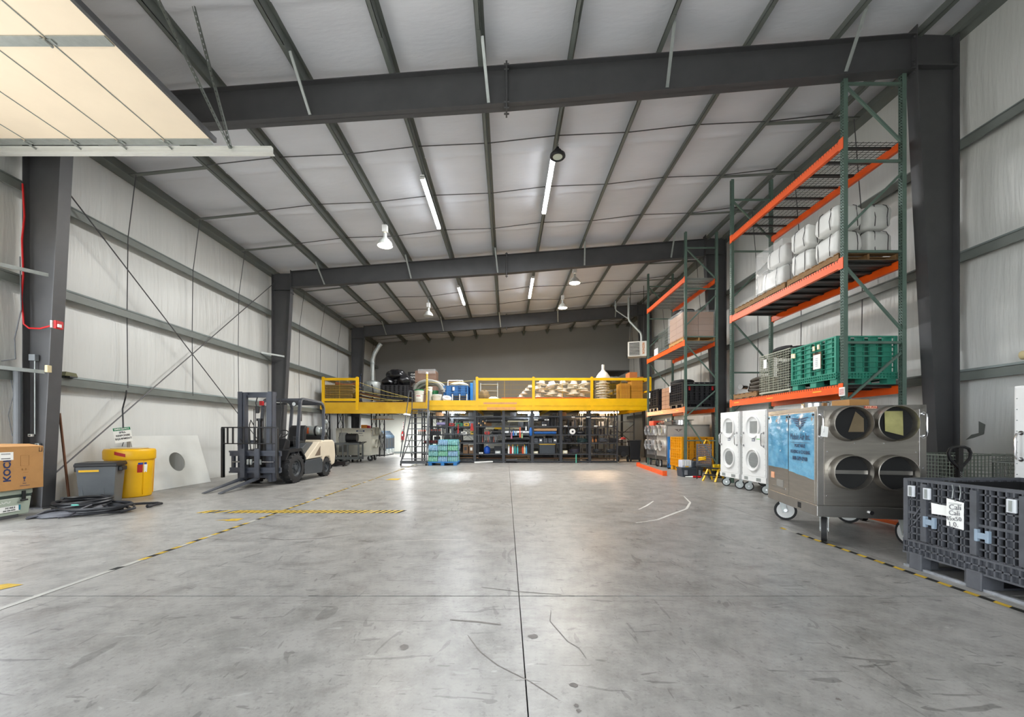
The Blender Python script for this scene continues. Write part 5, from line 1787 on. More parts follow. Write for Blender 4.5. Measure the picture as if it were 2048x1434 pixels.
MB().lathe([(.0, .12), (.15, .12), (.17, .10), (.17, .0)], 28).obj('cap', CHROME, t, smooth=True)
MB().b(-.20, .20, -.22, .22, .0, .012).obj('plate', SSD, t)
tag(MB().c(0, 0, .06, .26, .3, .12).obj('small_carton', CARD, None, bevel=.004), 'small brown carton on top of the blue-filmed unit', 'box').location = (4.62, 5.65, 1.622)

# ------------------------------------------------------------------ floor in front of the farther rack
t = thing('loose_beam', 'long orange rack beam lying on the floor in front of the steel units', 'beam', (4.98, 14.6, 0), R(-5.4))
MB().b(-.05, .05, -1.85, 1.85, 0, .115).obj('beam', ORANGE, t)
for s in (-1, 1):
    MB().b(-.065, .065, s * 1.85 - .012, s * 1.85 + .012, -.0, .15).obj('end_plate', ORANGE, t)
YCR = mat('yellow_crate_plastic', '#e29f12', 0.45, 0, 0.10, 4)
t = bulk_crate('bulk_crate', 'yellow ribbed plastic bulk bin under the farther rack', (6.43, 14.62, 0), 0, 1.06, 1.0, 1.16, YCR, ribs=5, base=.42, feet=.16, liner=mat('yellow_hole_shade', '#b97f0c', .6))
BLUEP = mat('blue_plastic', '#1f7fd0', 0.4, 0, 0.08, 4)
t = thing('blue_cover', 'bright blue plastic sheet hanging at the corner of the winged steel unit', 'cover', (5.82, 15.148, .05))
MB().grid(lambda u, v: (.0 + .34 * u, .012 * math.sin(9 * u + 4 * v), 1.12 * v), 8, 12).grid(lambda u, v: (-.012 + .006 * math.sin(7 * v), -.012 + .03 * u, 1.12 * v), 2, 12).obj('sheet', BLUEP, t, smooth=True)
MB().b(.06, .10, -.03, -.02, .35, .65).obj('white_label', PAPER, t)
t = thing('duct_ring', 'round steel duct ring lying on top of the winged unit', 'duct', (6.55, 15.7, 1.605))
MB().lathe([(.34, .0), (.345, .16), (.33, .16), (.33, .0)], 36).obj('ring', CHROME, t, smooth=True)
MB().lathe([(.0, .165), (.42, .165), (.42, .18), (.0, .18)], 36).obj('lid', SSD, t)
t = thing('duct_plate', 'flat dark steel plates stacked beside the duct ring', 'plate', (6.05, 15.75, 1.605))
for k in range(3):
    MB().b(-.3 + .03 * k, .1 + .02 * k, -.3, .3, k * .05, k * .05 + .02).obj('plate', SSD, t)
MB().c(-.05, -.1, .18, .1, .1, .12).obj('bracket', GALV, t)
t = thing('tool_case', 'open orange plastic case on top of the farthest steel unit', 'case', (6.05, 16.95, 1.585))
MB().b(-.22, .22, -.28, .24, 0, .20).obj('case', mat('orange_red_plastic', '#d8452a', .45), t, bevel=.02)
MB().bar((.24, -.28, .03), (.42, -.5, .02), .03, .02).obj('handle', PAPER, t)
MB().b(-.10, .1, -.30, -.28, .05, .12).obj('clasp', BLACK, t)
# tool boxes
GT = mat('tool_box_grey', '#3f454d', 0.45, 0, 0.08, 5)
t = thing('tool_tote', 'dark grey wide tool tote with pale latches by the rack foot', 'tool box', (5.50, 12.62, 0), R(4))
m = MB().prism([(-.30, 0), (.30, 0), (.33, .24), (-.33, .24)], -.17, .17)
m.obj('body', GT, t, bevel=.015)
MB().b(-.34, .34, -.18, .18, .235, .27).obj('rim', GT, t, bevel=.008)
for x in (-.2, .2):
    MB().b(x - .045, x + .045, -.192, -.17, .06, .20).obj('latch', mat('grey_latch', '#8d9095', .4), t, bevel=.006)
t = thing('parts_case', 'clear-lidded white parts case standing in the grey tool tote', 'tool box', (5.37, 12.64, .272), R(4))
MB().b(-.15, .15, -.12, .12, 0, .22).obj('case', mat('translucent_white', '#c9ccd8', .3), t, bevel=.015)
for k in range(4):
    MB().b(-.14 + k * .072, -.09 + k * .072, -.126, -.12, .06, .2).obj('drawer', PAPER, t)
MB().b(-.05, .05, -.13, -.12, .01, .04).obj('clasp', YEL, t)
t = thing('tool_box', 'dark hard tool box with an arched handle in the grey tool tote', 'tool box', (5.66, 12.62, .272), R(4))
MB().prism([(-.13, 0), (.13, 0), (.13, .13), (.10, .19), (-.10, .19), (-.13, .13)], -.11, .11).obj('body', GT, t, bevel=.01)
MB().tube([(-.08, 0, .18), (-.07, 0, .24), (-.03, 0, .27), (.03, 0, .27), (.07, 0, .24), (.08, 0, .18)], .012, 6).obj('handle', BLACK, t)
MB().b(-.06, .06, -.118, -.11, .02, .06).obj('clasp', BLACK, t)
t = thing('caulk_gun', 'red and white caulking tube lying on the floor by the tool tote', 'tool', (5.42, 12.18, .030), R(80))
MB().cyl((0, -.20, 0), (0, .02, 0), .028, 12).obj('tube', RED, t, smooth=True)
MB().cyl((0, .02, 0), (0, .22, 0), .024, 12, r2=.01).obj('nozzle', PAPER, t, smooth=True)
t = thing('extension_reel', 'yellow multi-outlet block on a heap of black extension cord', 'extension cord', (6.14, 12.30, 0))
m = MB()
coil(m, 0, 0, .0, .22, .17, .014, 6, 61, jit=.12, zs=.03)
m.obj('cord', BLACK, t, smooth=True)
for k, (x, z) in enumerate(((-.12, .25), (0, .25), (.12, .25), (-.06, .34), (.07, .34))):
    MB().c(x, -.06, z, .10, .10, .09).obj('outlet', mat('bright_yellow', '#f2cf1c', .45), t, bevel=.012)
MB().c(0, 0, .14, .2, .14, .14).obj('block', BLACK, t, bevel=.01)
t = thing('step_stool', 'yellow and black folded step frame beside the white cooler', 'step stool', (5.60, 11.36, 0), R(-60))
for s in (-1, 1):
    MB().bar((s * .18, -.20, .0), (s * .15, .0, .34), .045, .03).obj('leg', YEL, t)
    MB().bar((s * .18, .22, .0), (s * .15, .02, .34), .04, .03).obj('leg', YEL, t)
for z, y in ((.17, -.11), (.345, -.02)):
    MB().b(-.16, .16, y - .09, y + .08, z - .015, z + .015).obj('tread', BLACK, t)
t = thing('crate_cart', 'grey folding crate cart with yellow cord between rack post and white cooler', 'cart', (5.62, 11.95, 0), R(-30))
def small_lattice(w, h):
    m = MB()
    n = 7
    for i in range(n + 1):
        m.b(-w / 2 + w * i / n - .006, -w / 2 + w * i / n + .006, -.006, .006, 0, h)
    for i in range(10):
        m.b(-w / 2, w / 2, -.006, .006, h * i / 9 - .007, h * i / 9 + .007)
    return m
GRC = mat('grey_crate_plastic', '#6c6b72', .5, 0, .1)
o = small_lattice(.36, .56).obj('crate_side', GRC, t); o.location = (0, -.17, .42)
o = small_lattice(.36, .56).obj('crate_side', GRC, t); o.location = (0, .17, .42)
o = small_lattice(.34, .56).obj('crate_side', GRC, t); o.location = (-.18, 0, .42); o.rotation_euler = (0, 0, R(90))
o = small_lattice(.34, .56).obj('crate_side', GRC, t); o.location = (.18, 0, .42); o.rotation_euler = (0, 0, R(90))
MB().b(-.20, .20, -.19, .19, .36, .41).obj('tray', BLACK, t)
for x in (-.17, .17):
    for y in (-.16, .16):
        MB().cyl((x, y, 0), (x, y, .37), .014, 8).obj('leg', BLACK, t)
m = MB()
coil(m, -.02, -.21, .52, .09, .03, .016, 3, 66, jit=.05, zs=.03)
m.obj('yellow_cord', YEL, t, smooth=True)
MB().tube([(.0, -.1, .98), (.05, -.05, 1.10), (.12, .0, 1.08), (.15, .05, .95)], .016, 6).obj('yellow_hook', YEL, t, smooth=True)

# ------------------------------------------------------------------ gas unit heater up on the right
t = thing('unit_heater', 'white gas unit heater with black louvres and orange lettering hung by the right wall', 'heater', (6.10, 19.6, 4.88), R(-16))
HW = mat('heater_enamel', '#d7d6d0', 0.45, 0, 0.04)
MB().b(-.42, .42, 0, .55, 0, .70).obj('cabinet', HW, t, bevel=.015)
m = MB().b(-.36, .10, -.012, .0, .06, .64)
m.obj('louvre_recess', BLACK, t)
for k in range(8):
    o = MB().b(-.36, .10, -.03, -.008, .09 + k * .068, .115 + k * .068).obj('louvre', mat('heater_louvre', '#bdbcb6', .5, .1), t)
text('REZNOR', .135, mat('orange_letter', '#c0701e', .5), t, (.27, -.004, .36), (R(90), R(90), 0), bold=.004)
m = MB()
m.tube([(.2, .3, .7), (.2, .3, 1.0), (.16, .3, 1.15), (-.35, .3, 1.75), (-.38, .3, 1.9), (-.38, .3, 2.85)], .055, 12)
m.obj('flue_pipe', GALV, t, smooth=True)
m = MB()
m.tube([(-.38, .3, 1.85), (-.7, .32, 2.1), (-.95, .32, 2.3), (-1.0, .32, 2.42), (-1.0, .32, 2.75)], .028, 8)
m.obj('gas_pipe', GALV, t, smooth=True)
for x in (-.3, .3):
    MB().cyl((x, .3, .70), (x, .3, 3.37), .012, 8).obj('hanger_rod', BLACK, t)
MB().cyl((.36, .2, .12), (.43, .2, .12), .03, 10).obj('port', BLACK, t)
# ------------------------------------------------------------------ mezzanine
MY = 18.2
DECK = 2.664
KX = lambda px, Y=18.2: (px - 1013) * Y / 840.0
KZ = lambda py, Y=18.2: 1.3 + (866 - py) * Y / 840.0
YELW = mat('worn_yellow_paint', '#dba612', 0.45, 0, 0.10, 1.6, col2='#e8b92a')
t = thing('mezzanine', 'yellow-edged steel mezzanine across the back of the hall', 'mezzanine', (0, 0, 0))
MB().b(-8.05, 6.22, MY + .12, YB - .12, 2.60, 2.66).obj('deck', mat('plywood_deck', '#8f7a5a', .8, 0, .12, 3), t)
m = MB().b(-3.52, 6.28, MY, MY + .02, 2.30, 2.48).b(-3.52, 6.28, MY, MY + .08, 2.285, 2.305).b(-3.52, 6.28, MY - .01, MY + .08, 2.465, 2.485)
m.obj('front_beam', YEL, t)
MB().b(-3.50, 6.28, MY - .012, MY, 2.49, 2.715).obj('toe_board', YEL, t)
m = MB().b(-8.08, -3.52, MY, MY + .02, 2.33, 2.62).b(-8.08, -3.52, MY - .012, MY + .08, 2.60, 2.625).b(-8.08, -3.52, MY - .005, MY + .08, 2.33, 2.35)
m.obj('front_beam', YELW, t)
m = MB().b(-8.0, -3.85, MY - .004, MY + .016, 2.15, 2.33).b(-8.0, -3.85, MY - .01, MY + .1, 2.145, 2.16)
m.obj('lower_beam', YELW, t)
m = MB().b(6.22, 6.28, MY, YB - .2, 2.30, 2.62)
m.obj('side_beam', YEL, t)
for k in range(12):
    x = -7.6 + k * 1.22
    MB().b(x - .03, x + .03, MY + .1, YB - .15, 2.42, 2.60).obj('joist', YEL if x > -3.6 else GALV, t)
for x in (-8.0, -3.98, 6.15):
    for y in (MY + .16, 22.4):
        if False:
            continue
        MB().b(x - .05, x + .05, y - .05, y + .05, 0, 2.30 if x > -3.6 else 2.15).obj('post', BLACK, t)
t_mezz = t
def guard(x0, x1, ends=(True, True), z0=DECK, z1=3.70, y=MY + .03, rail0=None):
    for x, e in ((x0, ends[0]), (x1, ends[1])):
        if e:
            m = MB().b(x - .055, x + .055, y - .045, y + .045, 2.30, z1 + .02).b(x - .03, x + .03, y - .03, y + .03, z1 + .02, z1 + .04)
            m.obj('guard_post', YEL, t_mezz)
    MB().b(x0, x1, y - .03, y + .03, z1 - .12, z1 - .01).obj('guard_rail', YEL, t_mezz)
    MB().b(x0, x1, y - .03, y + .03, z0 + .02, z0 + .13).obj('guard_rail', YEL, t_mezz)
    m = MB()
    n = int((x1 - x0) / .062)
    for i in range(1, n):
        x = x0 + (x1 - x0) * i / n
        w = .0022 if i != n // 2 else .008
        m.b(x - w, x + w, y - .004, y + .004, z0 + .1, z1 - .1)
    for k in range(1, 4):
        z = z0 + .1 + (z1 - z0 - .2) * k / 4
        m.b(x0, x1, y + .004, y + .007, z - .0022, z + .0022)
    m.obj('guard_mesh', YELW, t_mezz)
guard(KX(646), KX(714))
guard(KX(954), KX(1067))
guard(KX(1067), KX(1184), (False, True))
guard(KX(1184), 6.22, (False, True))
m = MB()
for y in (MY + 1.6, MY + 3.2, MY + 4.8, MY + 6.4, MY + 8.0):
    m.b(6.16, 6.26, y - .04, y + .04, 2.6, 3.70)
m.b(6.18, 6.24, MY, YB - .6, 3.60, 3.70).b(6.18, 6.24, MY, YB - .6, 3.1, 3.17)
m.obj('side_guard', YEL, t_mezz)
MB().b(-1.0 , .45, MY - .016, MY - .002, 2.55, 2.63).obj('pink_board', mat('pale_salmon_board', '#d69a6a', .6), t_mezz)
MB().b(-.85, .40, MY - .010, MY - .002, 2.30, 2.42).obj('rust_patch', mat('salmon_patch', '#dfa05a', .6), t_mezz)

# yellow gate post with wire wound on it, and the ropes closing the gap
t = thing('rope_post', 'slim yellow post wound with cord beside the ladder top', 'post', (KX(853), MY + .1, DECK))
MB().cyl((0, 0, 0), (0, 0, 1.22), .045, 10).obj('post', mat('pale_yellow_post', '#e2bf4f', .5, 0, .1), t)
MB().lathe([(.0, .06), (.05, .04), (.06, 0), (.05, -.04), (0, -.05)], 12, (0, 0, 1.24)).obj('knob', PAPER, t, smooth=True)
m = MB()
for k in range(9):
    z = .3 + k * .1
    m.lathe([(.046, z - .012), (.058, z), (.046, z + .012)], 10)
m.obj('cord_winding', mat('pale_cord', '#cdbf8e', .8), t)
ROPE = mat('yellow_rope', '#c9b560', .8, 0, .15)
for i, (a, b_, l) in enumerate((((719, 765), (826, 797), 'uppermost of the slack ropes from the left guard panel to the ladder'),
                               ((719, 781), (826, 796), 'nearly level rope from the left guard panel to the ladder'),
                               ((719, 788), (806, 806), 'rope falling to the deck edge beside the bags'),
                               ((719, 795), (800, 807), 'lowest rope above the deck edge'),
                               ((858, 764), (949, 761), 'thin rope from the slim yellow post to the long guard'))):
    p0, p1 = Vector((KX(a[0]), MY + .05, max(KZ(a[1]), 2.78))), Vector((KX(b_[0]), MY - .05, max(KZ(b_[1]), 2.70)))
    m = MB().tube([p0.lerp(p1, q / 8) + Vector((0, 0, -.05 * math.sin(PI * q / 8))) for q in range(9)], .008, 5)
    tag(m.obj('rope', ROPE), l, 'rope')

# rolling ladder
t = thing('rolling_ladder', 'grey rolling warehouse ladder leading up to the mezzanine', 'ladder', (KX(829, 16.9), 17.0, 0))
LG = mat('ladder_grey', '#54575b', .45, .2, .08)
def lad(s):
    m = MB()
    m.bar((s * .50, -.28, .10), (s * .36, 1.05, 2.28), .04, .04).bar((s * .36, 1.05, 2.28), (s * .36, 1.05, .08), .035, .035)
    m.bar((s * .50, -.28, .10), (s * .38, 1.07, .08), .04, .05)
    m.bar((s * .52, -.30, .35), (s * .40, .72, 3.08), .03, .03).bar((s * .40, .72, 3.08), (s * .36, 1.1, 3.1), .03, .03).bar((s * .36, 1.1, 3.1), (s * .36, 1.05, 2.28), .03, .03)
    m.bar((s * .50, -.28, .12), (s * .36, 1.05, 1.2), .025, .025).bar((s * .36, 1.05, .2), (s * .42, .45, 1.3), .02, .02)
    return m
lad(-1).obj('side_frame', LG, t)
lad(1).obj('side_frame', LG, t)
for k in range(9):
    q = (k + .6) / 9
    z = .10 + (2.28 - .10) * q
    y = -.28 + 1.33 * q
    w = .49 - .13 * q
    m = MB().b(-w, w, y - .02, y + .15, z, z + .03)
    m.obj('tread', LG, t)
MB().b(-.35, .35, .90, 1.14, 2.30, 2.34).obj('platform', LG, t)
m = MB().b(-.52, .52, -.34, -.24, .08, .20)
m.obj('base_bar', LG, t)
MB().bar((-.36, 1.05, .3), (.36, 1.05, 1.6), .02, .02).obj('rear_brace', LG, t)
for s in (-1, 1):
    MB().cyl((s * .50 - .02, -.30, .05), (s * .50 + .02, -.30, .05), .05, 12).obj('wheel', RUBBER, t)
    MB().cyl((s * .37, 1.05, 0), (s * .37, 1.05, .1), .03, 8).obj('foot', RUBBER, t)

# ---- what is stored on the deck
BRS = mat('brown_sheet', '#6f6145', .8, 0, .2, 3)
for k in range(10):
    o = MB().b(-.62, .62, -.5, .5, 0, .06).obj('flat_sheet', BRS, None)
    o.location, o.rotation_euler = (-7.42 + random.uniform(-.04, .04), 19.0, DECK + k * .078), (0, 0, random.uniform(-.04, .04))
    tag(o, ORD[k] + ' flat brown board from the bottom of the stack behind the left guard panel', 'board', 'boards behind the left guard panel')
o = MB().tube([(-.5, 0, .05), (-.2, 0, -.02), (.2, .02, -.03), (.55, 0, .06)], .085, 10).obj('rolled_tarp', mat('brown_red_tarp', '#7d4233', .8, 0, .15), None, smooth=True)
o.location = (-7.30, 19.2, DECK + .84)
tag(o, 'rolled rust-red tarp on top of the brown boards', 'tarp')
t = thing('hand_truck', 'dark blue hand truck leaning behind the left guard panel', 'hand truck', (-7.35, 20.4, DECK))
NB = mat('navy_tube', '#2b3a55', .5, 0, .1)
m = MB()
m.tube([(-.22, 0, 0), (-.22, .1, 1.25), (-.22, .06, 1.42), (-.30, .0, 1.48)], .02, 6).tube([(.22, 0, 0), (.22, .1, 1.25), (.22, .06, 1.42), (.30, .0, 1.48)], .02, 6)
m.obj('frame', NB, t)
for z in (.3, .7, 1.1):
    MB().cyl((-.22, .08, z), (.22, .08, z), .015, 6).obj('rung', NB, t)
MB().b(-.24, .24, -.25, .02, 0, .02).obj('toe_plate', NB, t)
for s in (-1, 1):
    MB().cyl((s * .25 - .03, .12, .12), (s * .25 + .03, .12, .12), .12, 14).obj('wheel', RUBBER, t, smooth=True)
t = thing('duct_boot', 'silver duct barrel with a tall pipe rising from it on the mezzanine', 'duct', (-6.70, 21.0, DECK))
MB().lathe([(.0, 1.25), (.22, 1.24), (.40, 1.16), (.42, 1.05), (.42, .70), (.36, .62), (.0, .6)], 28).obj('barrel', GALV, t, smooth=True)
MB().cyl((.0, 0, 0), (0, 0, .62), .11, 16).obj('leg_pipe', GALV, t, smooth=True)
m = MB().tube([(0, 0, 1.2), (0, 0, 2.2), (0, 0, 2.30), (.10, 0, 2.6), (.30, 0, 2.95), (.42, 0, 3.1)], .10, 14)
m.obj('riser_pipe', GALV, t, smooth=True)
MB().tube([(.10, -.43, 1.0), (.16, -.46, .9), (.18, -.44, .55), (.12, -.42, .2)], .04, 8).obj('black_hose', BLACK, t, smooth=True)
MB().lathe([(.115, -.03), (.115, .03)], 16, (0, 0, 2.1)).obj('pipe_band', GALV2, t)
for k in range(6):
    o = MB().b(-.55, .55, -.10, .10, 0, .05).obj('plank', mat('dark_brown_board', '#573822', .75, 0, .2, 4), None)
    o.location, o.rotation_euler = (-6.25 + .02 * k, 18.75 + .24 * (k % 3), DECK + .16 + .14 * (k // 3) + .02 * (k % 3)), (0, R(12), R(random.uniform(-1, 1)))
    tag(o, ORD[k] + ' of the dark brown boards sloping beside the black crate, counted from the front', 'board', 'sloping dark boards on the mezzanine')
bulk_crate('bulk_crate', 'black bulk crate heaped with black plastic bags on the mezzanine', (-5.02, 19.35, DECK), 0, 1.25, 1.1, .78, BCR2, ribs=6, liner=SHADE_K)
BBAG = mat('black_bag_film', '#17171a', .28, 0, .15, 8, .5, 9)
def lump(name, label, cat, loc, s, seed, mt, group=None, rough=.12):
    rnd = random.Random(seed)
    ph = [rnd.uniform(0, 6) for _ in range(5)]
    def f(u, v):
        a, b_ = 2 * PI * u, PI * (v - .5)
        r = 1 + rough * (math.sin(3 * a + ph[0]) * math.cos(2 * b_ + ph[1]) + .6 * math.sin(7 * a + 3 * b_ + ph[2]) * math.cos(b_) + .5 * math.sin(5 * b_ + ph[3]))
        return (math.cos(b_) * math.cos(a) * s[0] * r, math.cos(b_) * math.sin(a) * s[1] * r, max(-s[2] * .8, math.sin(b_) * s[2] * r))
    o = MB().grid(f, 30, 18).obj(name, mt, None, smooth=True)
    o.location = (loc[0], loc[1], loc[2] + s[2] * .8)
    return tag(o, label, cat, group)
lump('plastic_bag', 'glossy black plastic bag at the left of the heap in the black crate', 'bag', (-5.36, 19.35, DECK + .70), (.40, .42, .30), 1, BBAG)
lump('plastic_bag', 'glossy black plastic bag at the right of the heap in the black crate', 'bag', (-4.70, 19.3, DECK + .70), (.40, .42, .35), 2, BBAG)
lump('plastic_bag', 'topmost glossy black plastic bag of the heap', 'bag', (-5.06, 19.35, DECK + 1.12), (.44, .38, .24), 3, BBAG)
m = MB()
coil(m, -5.02, 19.3, DECK + .80, .05, .30, .055, 2, 71, jit=.05, zs=.10)
tag(m.obj('hose_coil', RUBBER, smooth=True), 'black hose loop squeezed between the two lower black bags', 'hose')
t = thing('sign_board', 'black sign board with white capitals standing behind the bags', 'sign', (-4.95, 22.6, DECK))
MB().b(-.36, .38, 0, .04, 1.34, 1.92).obj('board', BLACK, t)
for k, w in enumerate(('CUSTOM', 'INTERIOR', 'LAB')):
    text(w, .13, PAPER, t, (.06, -.002, 1.79 - k * .155), bold=.002)
for s in (-1, 1):
    MB().b(s * .36 - .03, s * .36 + .03, 0, .04, 0, 1.36).obj('leg', BLACK, t)
BRC = mat('dull_brown_carton', '#83695a', .8, 0, .08, 4)
for ix in range(2):
    for iz in range(3):
        carton('dull brown carton in the tall block beside the black sign, %s column, %s layer' % (['left', 'right'][ix], ['bottom', 'middle', 'top'][iz]), (-4.36 + .53 * ix, 21.6, DECK + .60 * iz), .52, .8, .58, BRC, 'dull brown cartons by the black sign')
film('white stretch film over the top of the dull brown cartons', -4.44, -3.62, 21.15, 21.95, DECK + 1.62, DECK + 1.84, .9)
GH = mat('grey_duct_hose', '#8b8a84', .6, 0, .10, 6)
m = MB()
for k in range(4):
    pts = []
    for i in range(11):
        a = PI * i / 10
        pts.append((-3.55 - .62 * math.cos(a) + .05 * k, 19.05 + .14 * k, DECK + .58 + .42 * math.sin(a) - .06 * (k % 2) * 1.5))
    m.tube(pts, .085, 9)
tag(m.obj('duct_hose', GH, smooth=True), 'fat grey duct hoses arched over the pails at the ladder top', 'hose')
PAIL = mat('white_pail', '#dcdcd2', .4, 0, .04)
GPL = mat('green_pail', '#2f7d4e', .45, 0, .06)
def pail(label, x, y, z, r, h, mt, group=None, lab=False):
    t = thing('pail', label, 'pail', (x, y, z), 0, group)
    MB().lathe([(.0, 0), (r * .88, 0), (r * .9, .02), (r * .97, h * .70), (r * 1.05, h * .72), (r * 1.05, h * .76), (r * .98, h * .78), (r * 1.0, h * .88), (r * 1.06, h * .90), (r * 1.06, h * .96), (r, h), (0, h)], 24).obj('bucket', mt, t, smooth=True)
    if lab:
        curved_label(r * .92, r * .97, h * .3, h * .66, A(-130), A(-50)).obj('label', PAPER, t)
        curved_label(r * .95, r * .97, h * .5, h * .56, A(-118), A(-62), o=.005).obj('red_print', REDINK, t)
    return t
pl_ = pail('white pail with red-printed label and green lid beside the ladder top', KX(838, 18.7), 18.75, DECK, .20, .52, PAIL, None, True)
MB().lathe([(.0, .0), (.215, .0), (.215, .05), (.0, .06)], 24, (0, 0, .521)).obj('lid', GPL, pl_, smooth=True)
pail('tall stack of narrow white pails behind the slim yellow post', KX(858, 18.8), 18.85, DECK, .14, .70, PAIL)
pail('short stacked white pails right of the slim yellow post', KX(874, 18.7), 18.72, DECK, .21, .34, PAIL)
pail('green pail behind the short white pails', KX(868, 19.3), 19.3, DECK, .20, .58, GPL)
m = MB()
for k in range(3):
    m.lathe([(.10, -.05 + .035 * k), (.19, -.05 + .035 * k), (.20, -.03 + .035 * k), (.19, -.015 + .035 * k), (.10, -.015 + .035 * k), (.10, -.05 + .035 * k)], 22)
o = m.obj('strap_coil', PAPER, None, smooth=True)
o.location, o.rotation_euler = (KX(893, 18.5), 18.60, DECK + .17), (R(28), R(12), 0)
tag(o, 'white flat coil lying at the deck edge left of the blue crate', 'coil')
t = thing('low_rack', 'small white leg frame with grey slats before the blue crate', 'rack', (KX(920, 18.6), 18.65, DECK))
for x in (-.34, -.02, .30):
    MB().b(x - .02, x + .02, -.02, .02, 0, .36).obj('leg', PAPER, t)
for k in range(3):
    MB().b(-.30, .28, -.01, .3, .06 + k * .09, .11 + k * .09).obj('slat', mat('dark_slat', '#47433c', .7), t)
BLC = mat('blue_crate_plastic', '#3577b8', .45, 0, .10, 4)
bulk_crate('bulk_crate', 'blue plastic bulk crate with white bag on it on the mezzanine', (KX(914, 19.7), 19.8, DECK), 0, 1.12, 1.1, .80, BLC, ribs=3, liner=mat('blue_hole_shade', '#2a5f96', .6))
o = MB().c(0, 0, 0, .09, .01, .16).obj('paper_tag', PAPER, None)
o.location = (KX(907, 19.2), 19.22, DECK + .66)
tag(o, 'white paper tag on the blue crate front', 'tag')
lump('cloth_bag', 'pale sack spread over the top of the blue crate', 'bag', (KX(918, 19.8), 19.8, DECK + .74), (.44, .40, .17), 7, mat('pale_sack', '#bdb6a2', .8, 0, .1, 6), None, .06)
o = MB().b(-.16, .16, -.5, .5, 0, .95).obj('blue_wrap', BLUEP, None, bevel=.03)
o.location = (KX(948, 19.8), 19.9, DECK)
tag(o, 'narrow bright blue wrapped bundle right of the blue crate', 'bundle')
t = thing('framed_board', 'white-framed brown panel standing behind the blue crate', 'panel', (KX(910, 21), 21.2, DECK))
MB().b(-.36, .36, 0, .02, .85, 1.28).obj('panel', mat('brown_panel', '#7a5c48', .7, 0, .1), t)
m = MB().b(-.40, .40, -.02, .03, 1.27, 1.31).b(-.40, -.36, -.02, .03, 0, 1.3).b(.36, .40, -.02, .03, 0, 1.3).b(-.4, .4, -.02, .03, .82, .85)
m.obj('frame', PAPER, t)
o = MB().cyl((0, 0, 0), (0, 0, .98), .055, 14).obj('upright_roll', mat('grey_blue_roll', '#7f9199', .5, 0, .05), None, smooth=True)
o.location = (KX(948, 18.6), 18.7, DECK)
tag(o, 'grey-blue upright roll left of the long yellow guard', 'roll')
# behind the long guard
lump('cloth_bag', 'brown canvas bag slumped behind the first guard panel', 'bag', (KX(968, 18.8), 18.85, DECK), (.26, .24, .30), 11, mat('brown_canvas', '#6d5c45', .9, 0, .15), None, .1)
lump('cloth_bag', 'beige crumpled bag beside the brown canvas bag', 'bag', (KX(987, 18.8), 18.8, DECK), (.30, .2, .13), 12, mat('beige_cloth', '#cfc5b0', .8, 0, .1), None, .18)
t = thing('wire_cart', 'wire shelf cart standing behind the first guard panel', 'cart', (KX(978, 19.8), 19.9, DECK))
for x in (-.4, .4):
    MB().b(x - .02, x + .02, -.02, .02, 0, 1.0).obj('post', GALV, t)
for z in (.3, .62, .94):
    MB().b(-.42, .42, 0, .5, z, z + .02).obj('shelf', GALV, t)
for i, (xa, xb) in enumerate(((1003, 1064), (1071, 1130), (1131, 1182))):
    o = MB().b(KX(xa, 18.5), KX(xb, 18.5), 18.45, 18.57, DECK, DECK + .20).obj('stored_beam', mat('brick_orange', '#c8561f', .5, 0, .08), None)
    tag(o, ['orange beam stored behind the first long guard panel', 'orange beam stored behind the second guard panel, left part', 'orange beam stored behind the second guard panel, right part'][i], 'beam')
FL = mat('white_plastic_collar', '#e0ddd4', .45, 0, .05, 6)
proto_col = None
def collar_thing(x, y, z, rx, ry, s, label):
    global proto_col
    if proto_col is None:
        t = thing('duct_flange', label, 'duct flange', (0, 0, 0), 0, 'white duct flanges on the mezzanine')
        MB().lathe([(.175, .02), (.30, .015), (.31, .0), (.30, -.01), (.168, -.012)], 24).obj('flange', FL, t, smooth=True)
        MB().lathe([(.174, .02), (.140, .19), (.132, .19), (.166, -.01)], 24).obj('spigot', FL, t, smooth=True)
        proto_col = t
    else:
        t = dup(proto_col, (0, 0, 0))
    t.location, t.rotation_euler, t.scale = (x, y, z), (rx, ry, random.random() * 6), (s, s, s)
    t['label'] = label
random.seed(11)
for k in range(8):
    collar_thing(KX(1206, 18.85) + random.uniform(-.02, .02), 18.85, DECK + .05 + k * .115, R(random.uniform(-2, 2)), R(random.uniform(-2, 2)), 1.0, ORD[k] + ' white flanged duct collar from the bottom of the upright tower')
for k in range(20):
    px = 1077 + (k % 5) * 21.5 + 6 * (k // 5 % 2)
    collar_thing(KX(px, 18.85), 18.85 + random.uniform(-.03, .05), DECK + .25 + .175 * (k // 5) + .05 * (k % 2), R(random.uniform(-11, 11)), R(random.uniform(-13, 13)), random.uniform(.8, .95), 'white flanged duct collar in the heap, %s from the left in the %s layer' % (ORD[k % 5], ['bottom', 'second', 'third', 'top'][k // 5]))
for k in range(4):
    collar_thing(KX(1042 + 6 * k, 18.85), 18.85, DECK + .25 + .145 * k, R(random.uniform(-5, 5)), R(random.uniform(-3, 3)), .55, ORD[k] + ' small white duct collar from the left beside the first guard post')
t = thing('white_funnel', 'tall white bottle-shaped fitting crowning the collar tower', 'funnel', (KX(1206, 18.85), 18.85, DECK + 1.08))
MB().lathe([(.0, .62), (.06, .62), (.065, .55), (.06, .40), (.10, .33), (.20, .24), (.30, .08), (.31, .0), (.0, .0)], 24).obj('cone', FL, t, smooth=True)
MB().b(-.42, .40, -.28, .28, -.01, .006).obj('flap', FL, t)
lump('fabric_roll', 'crumpled beige fabric between the heap of collars and its top', 'fabric', (KX(1135, 19.2), 19.3, DECK + .98), (.42, .22, .10), 15, mat('beige_cloth2', '#b3a68a', .8, 0, .1), None, .1)
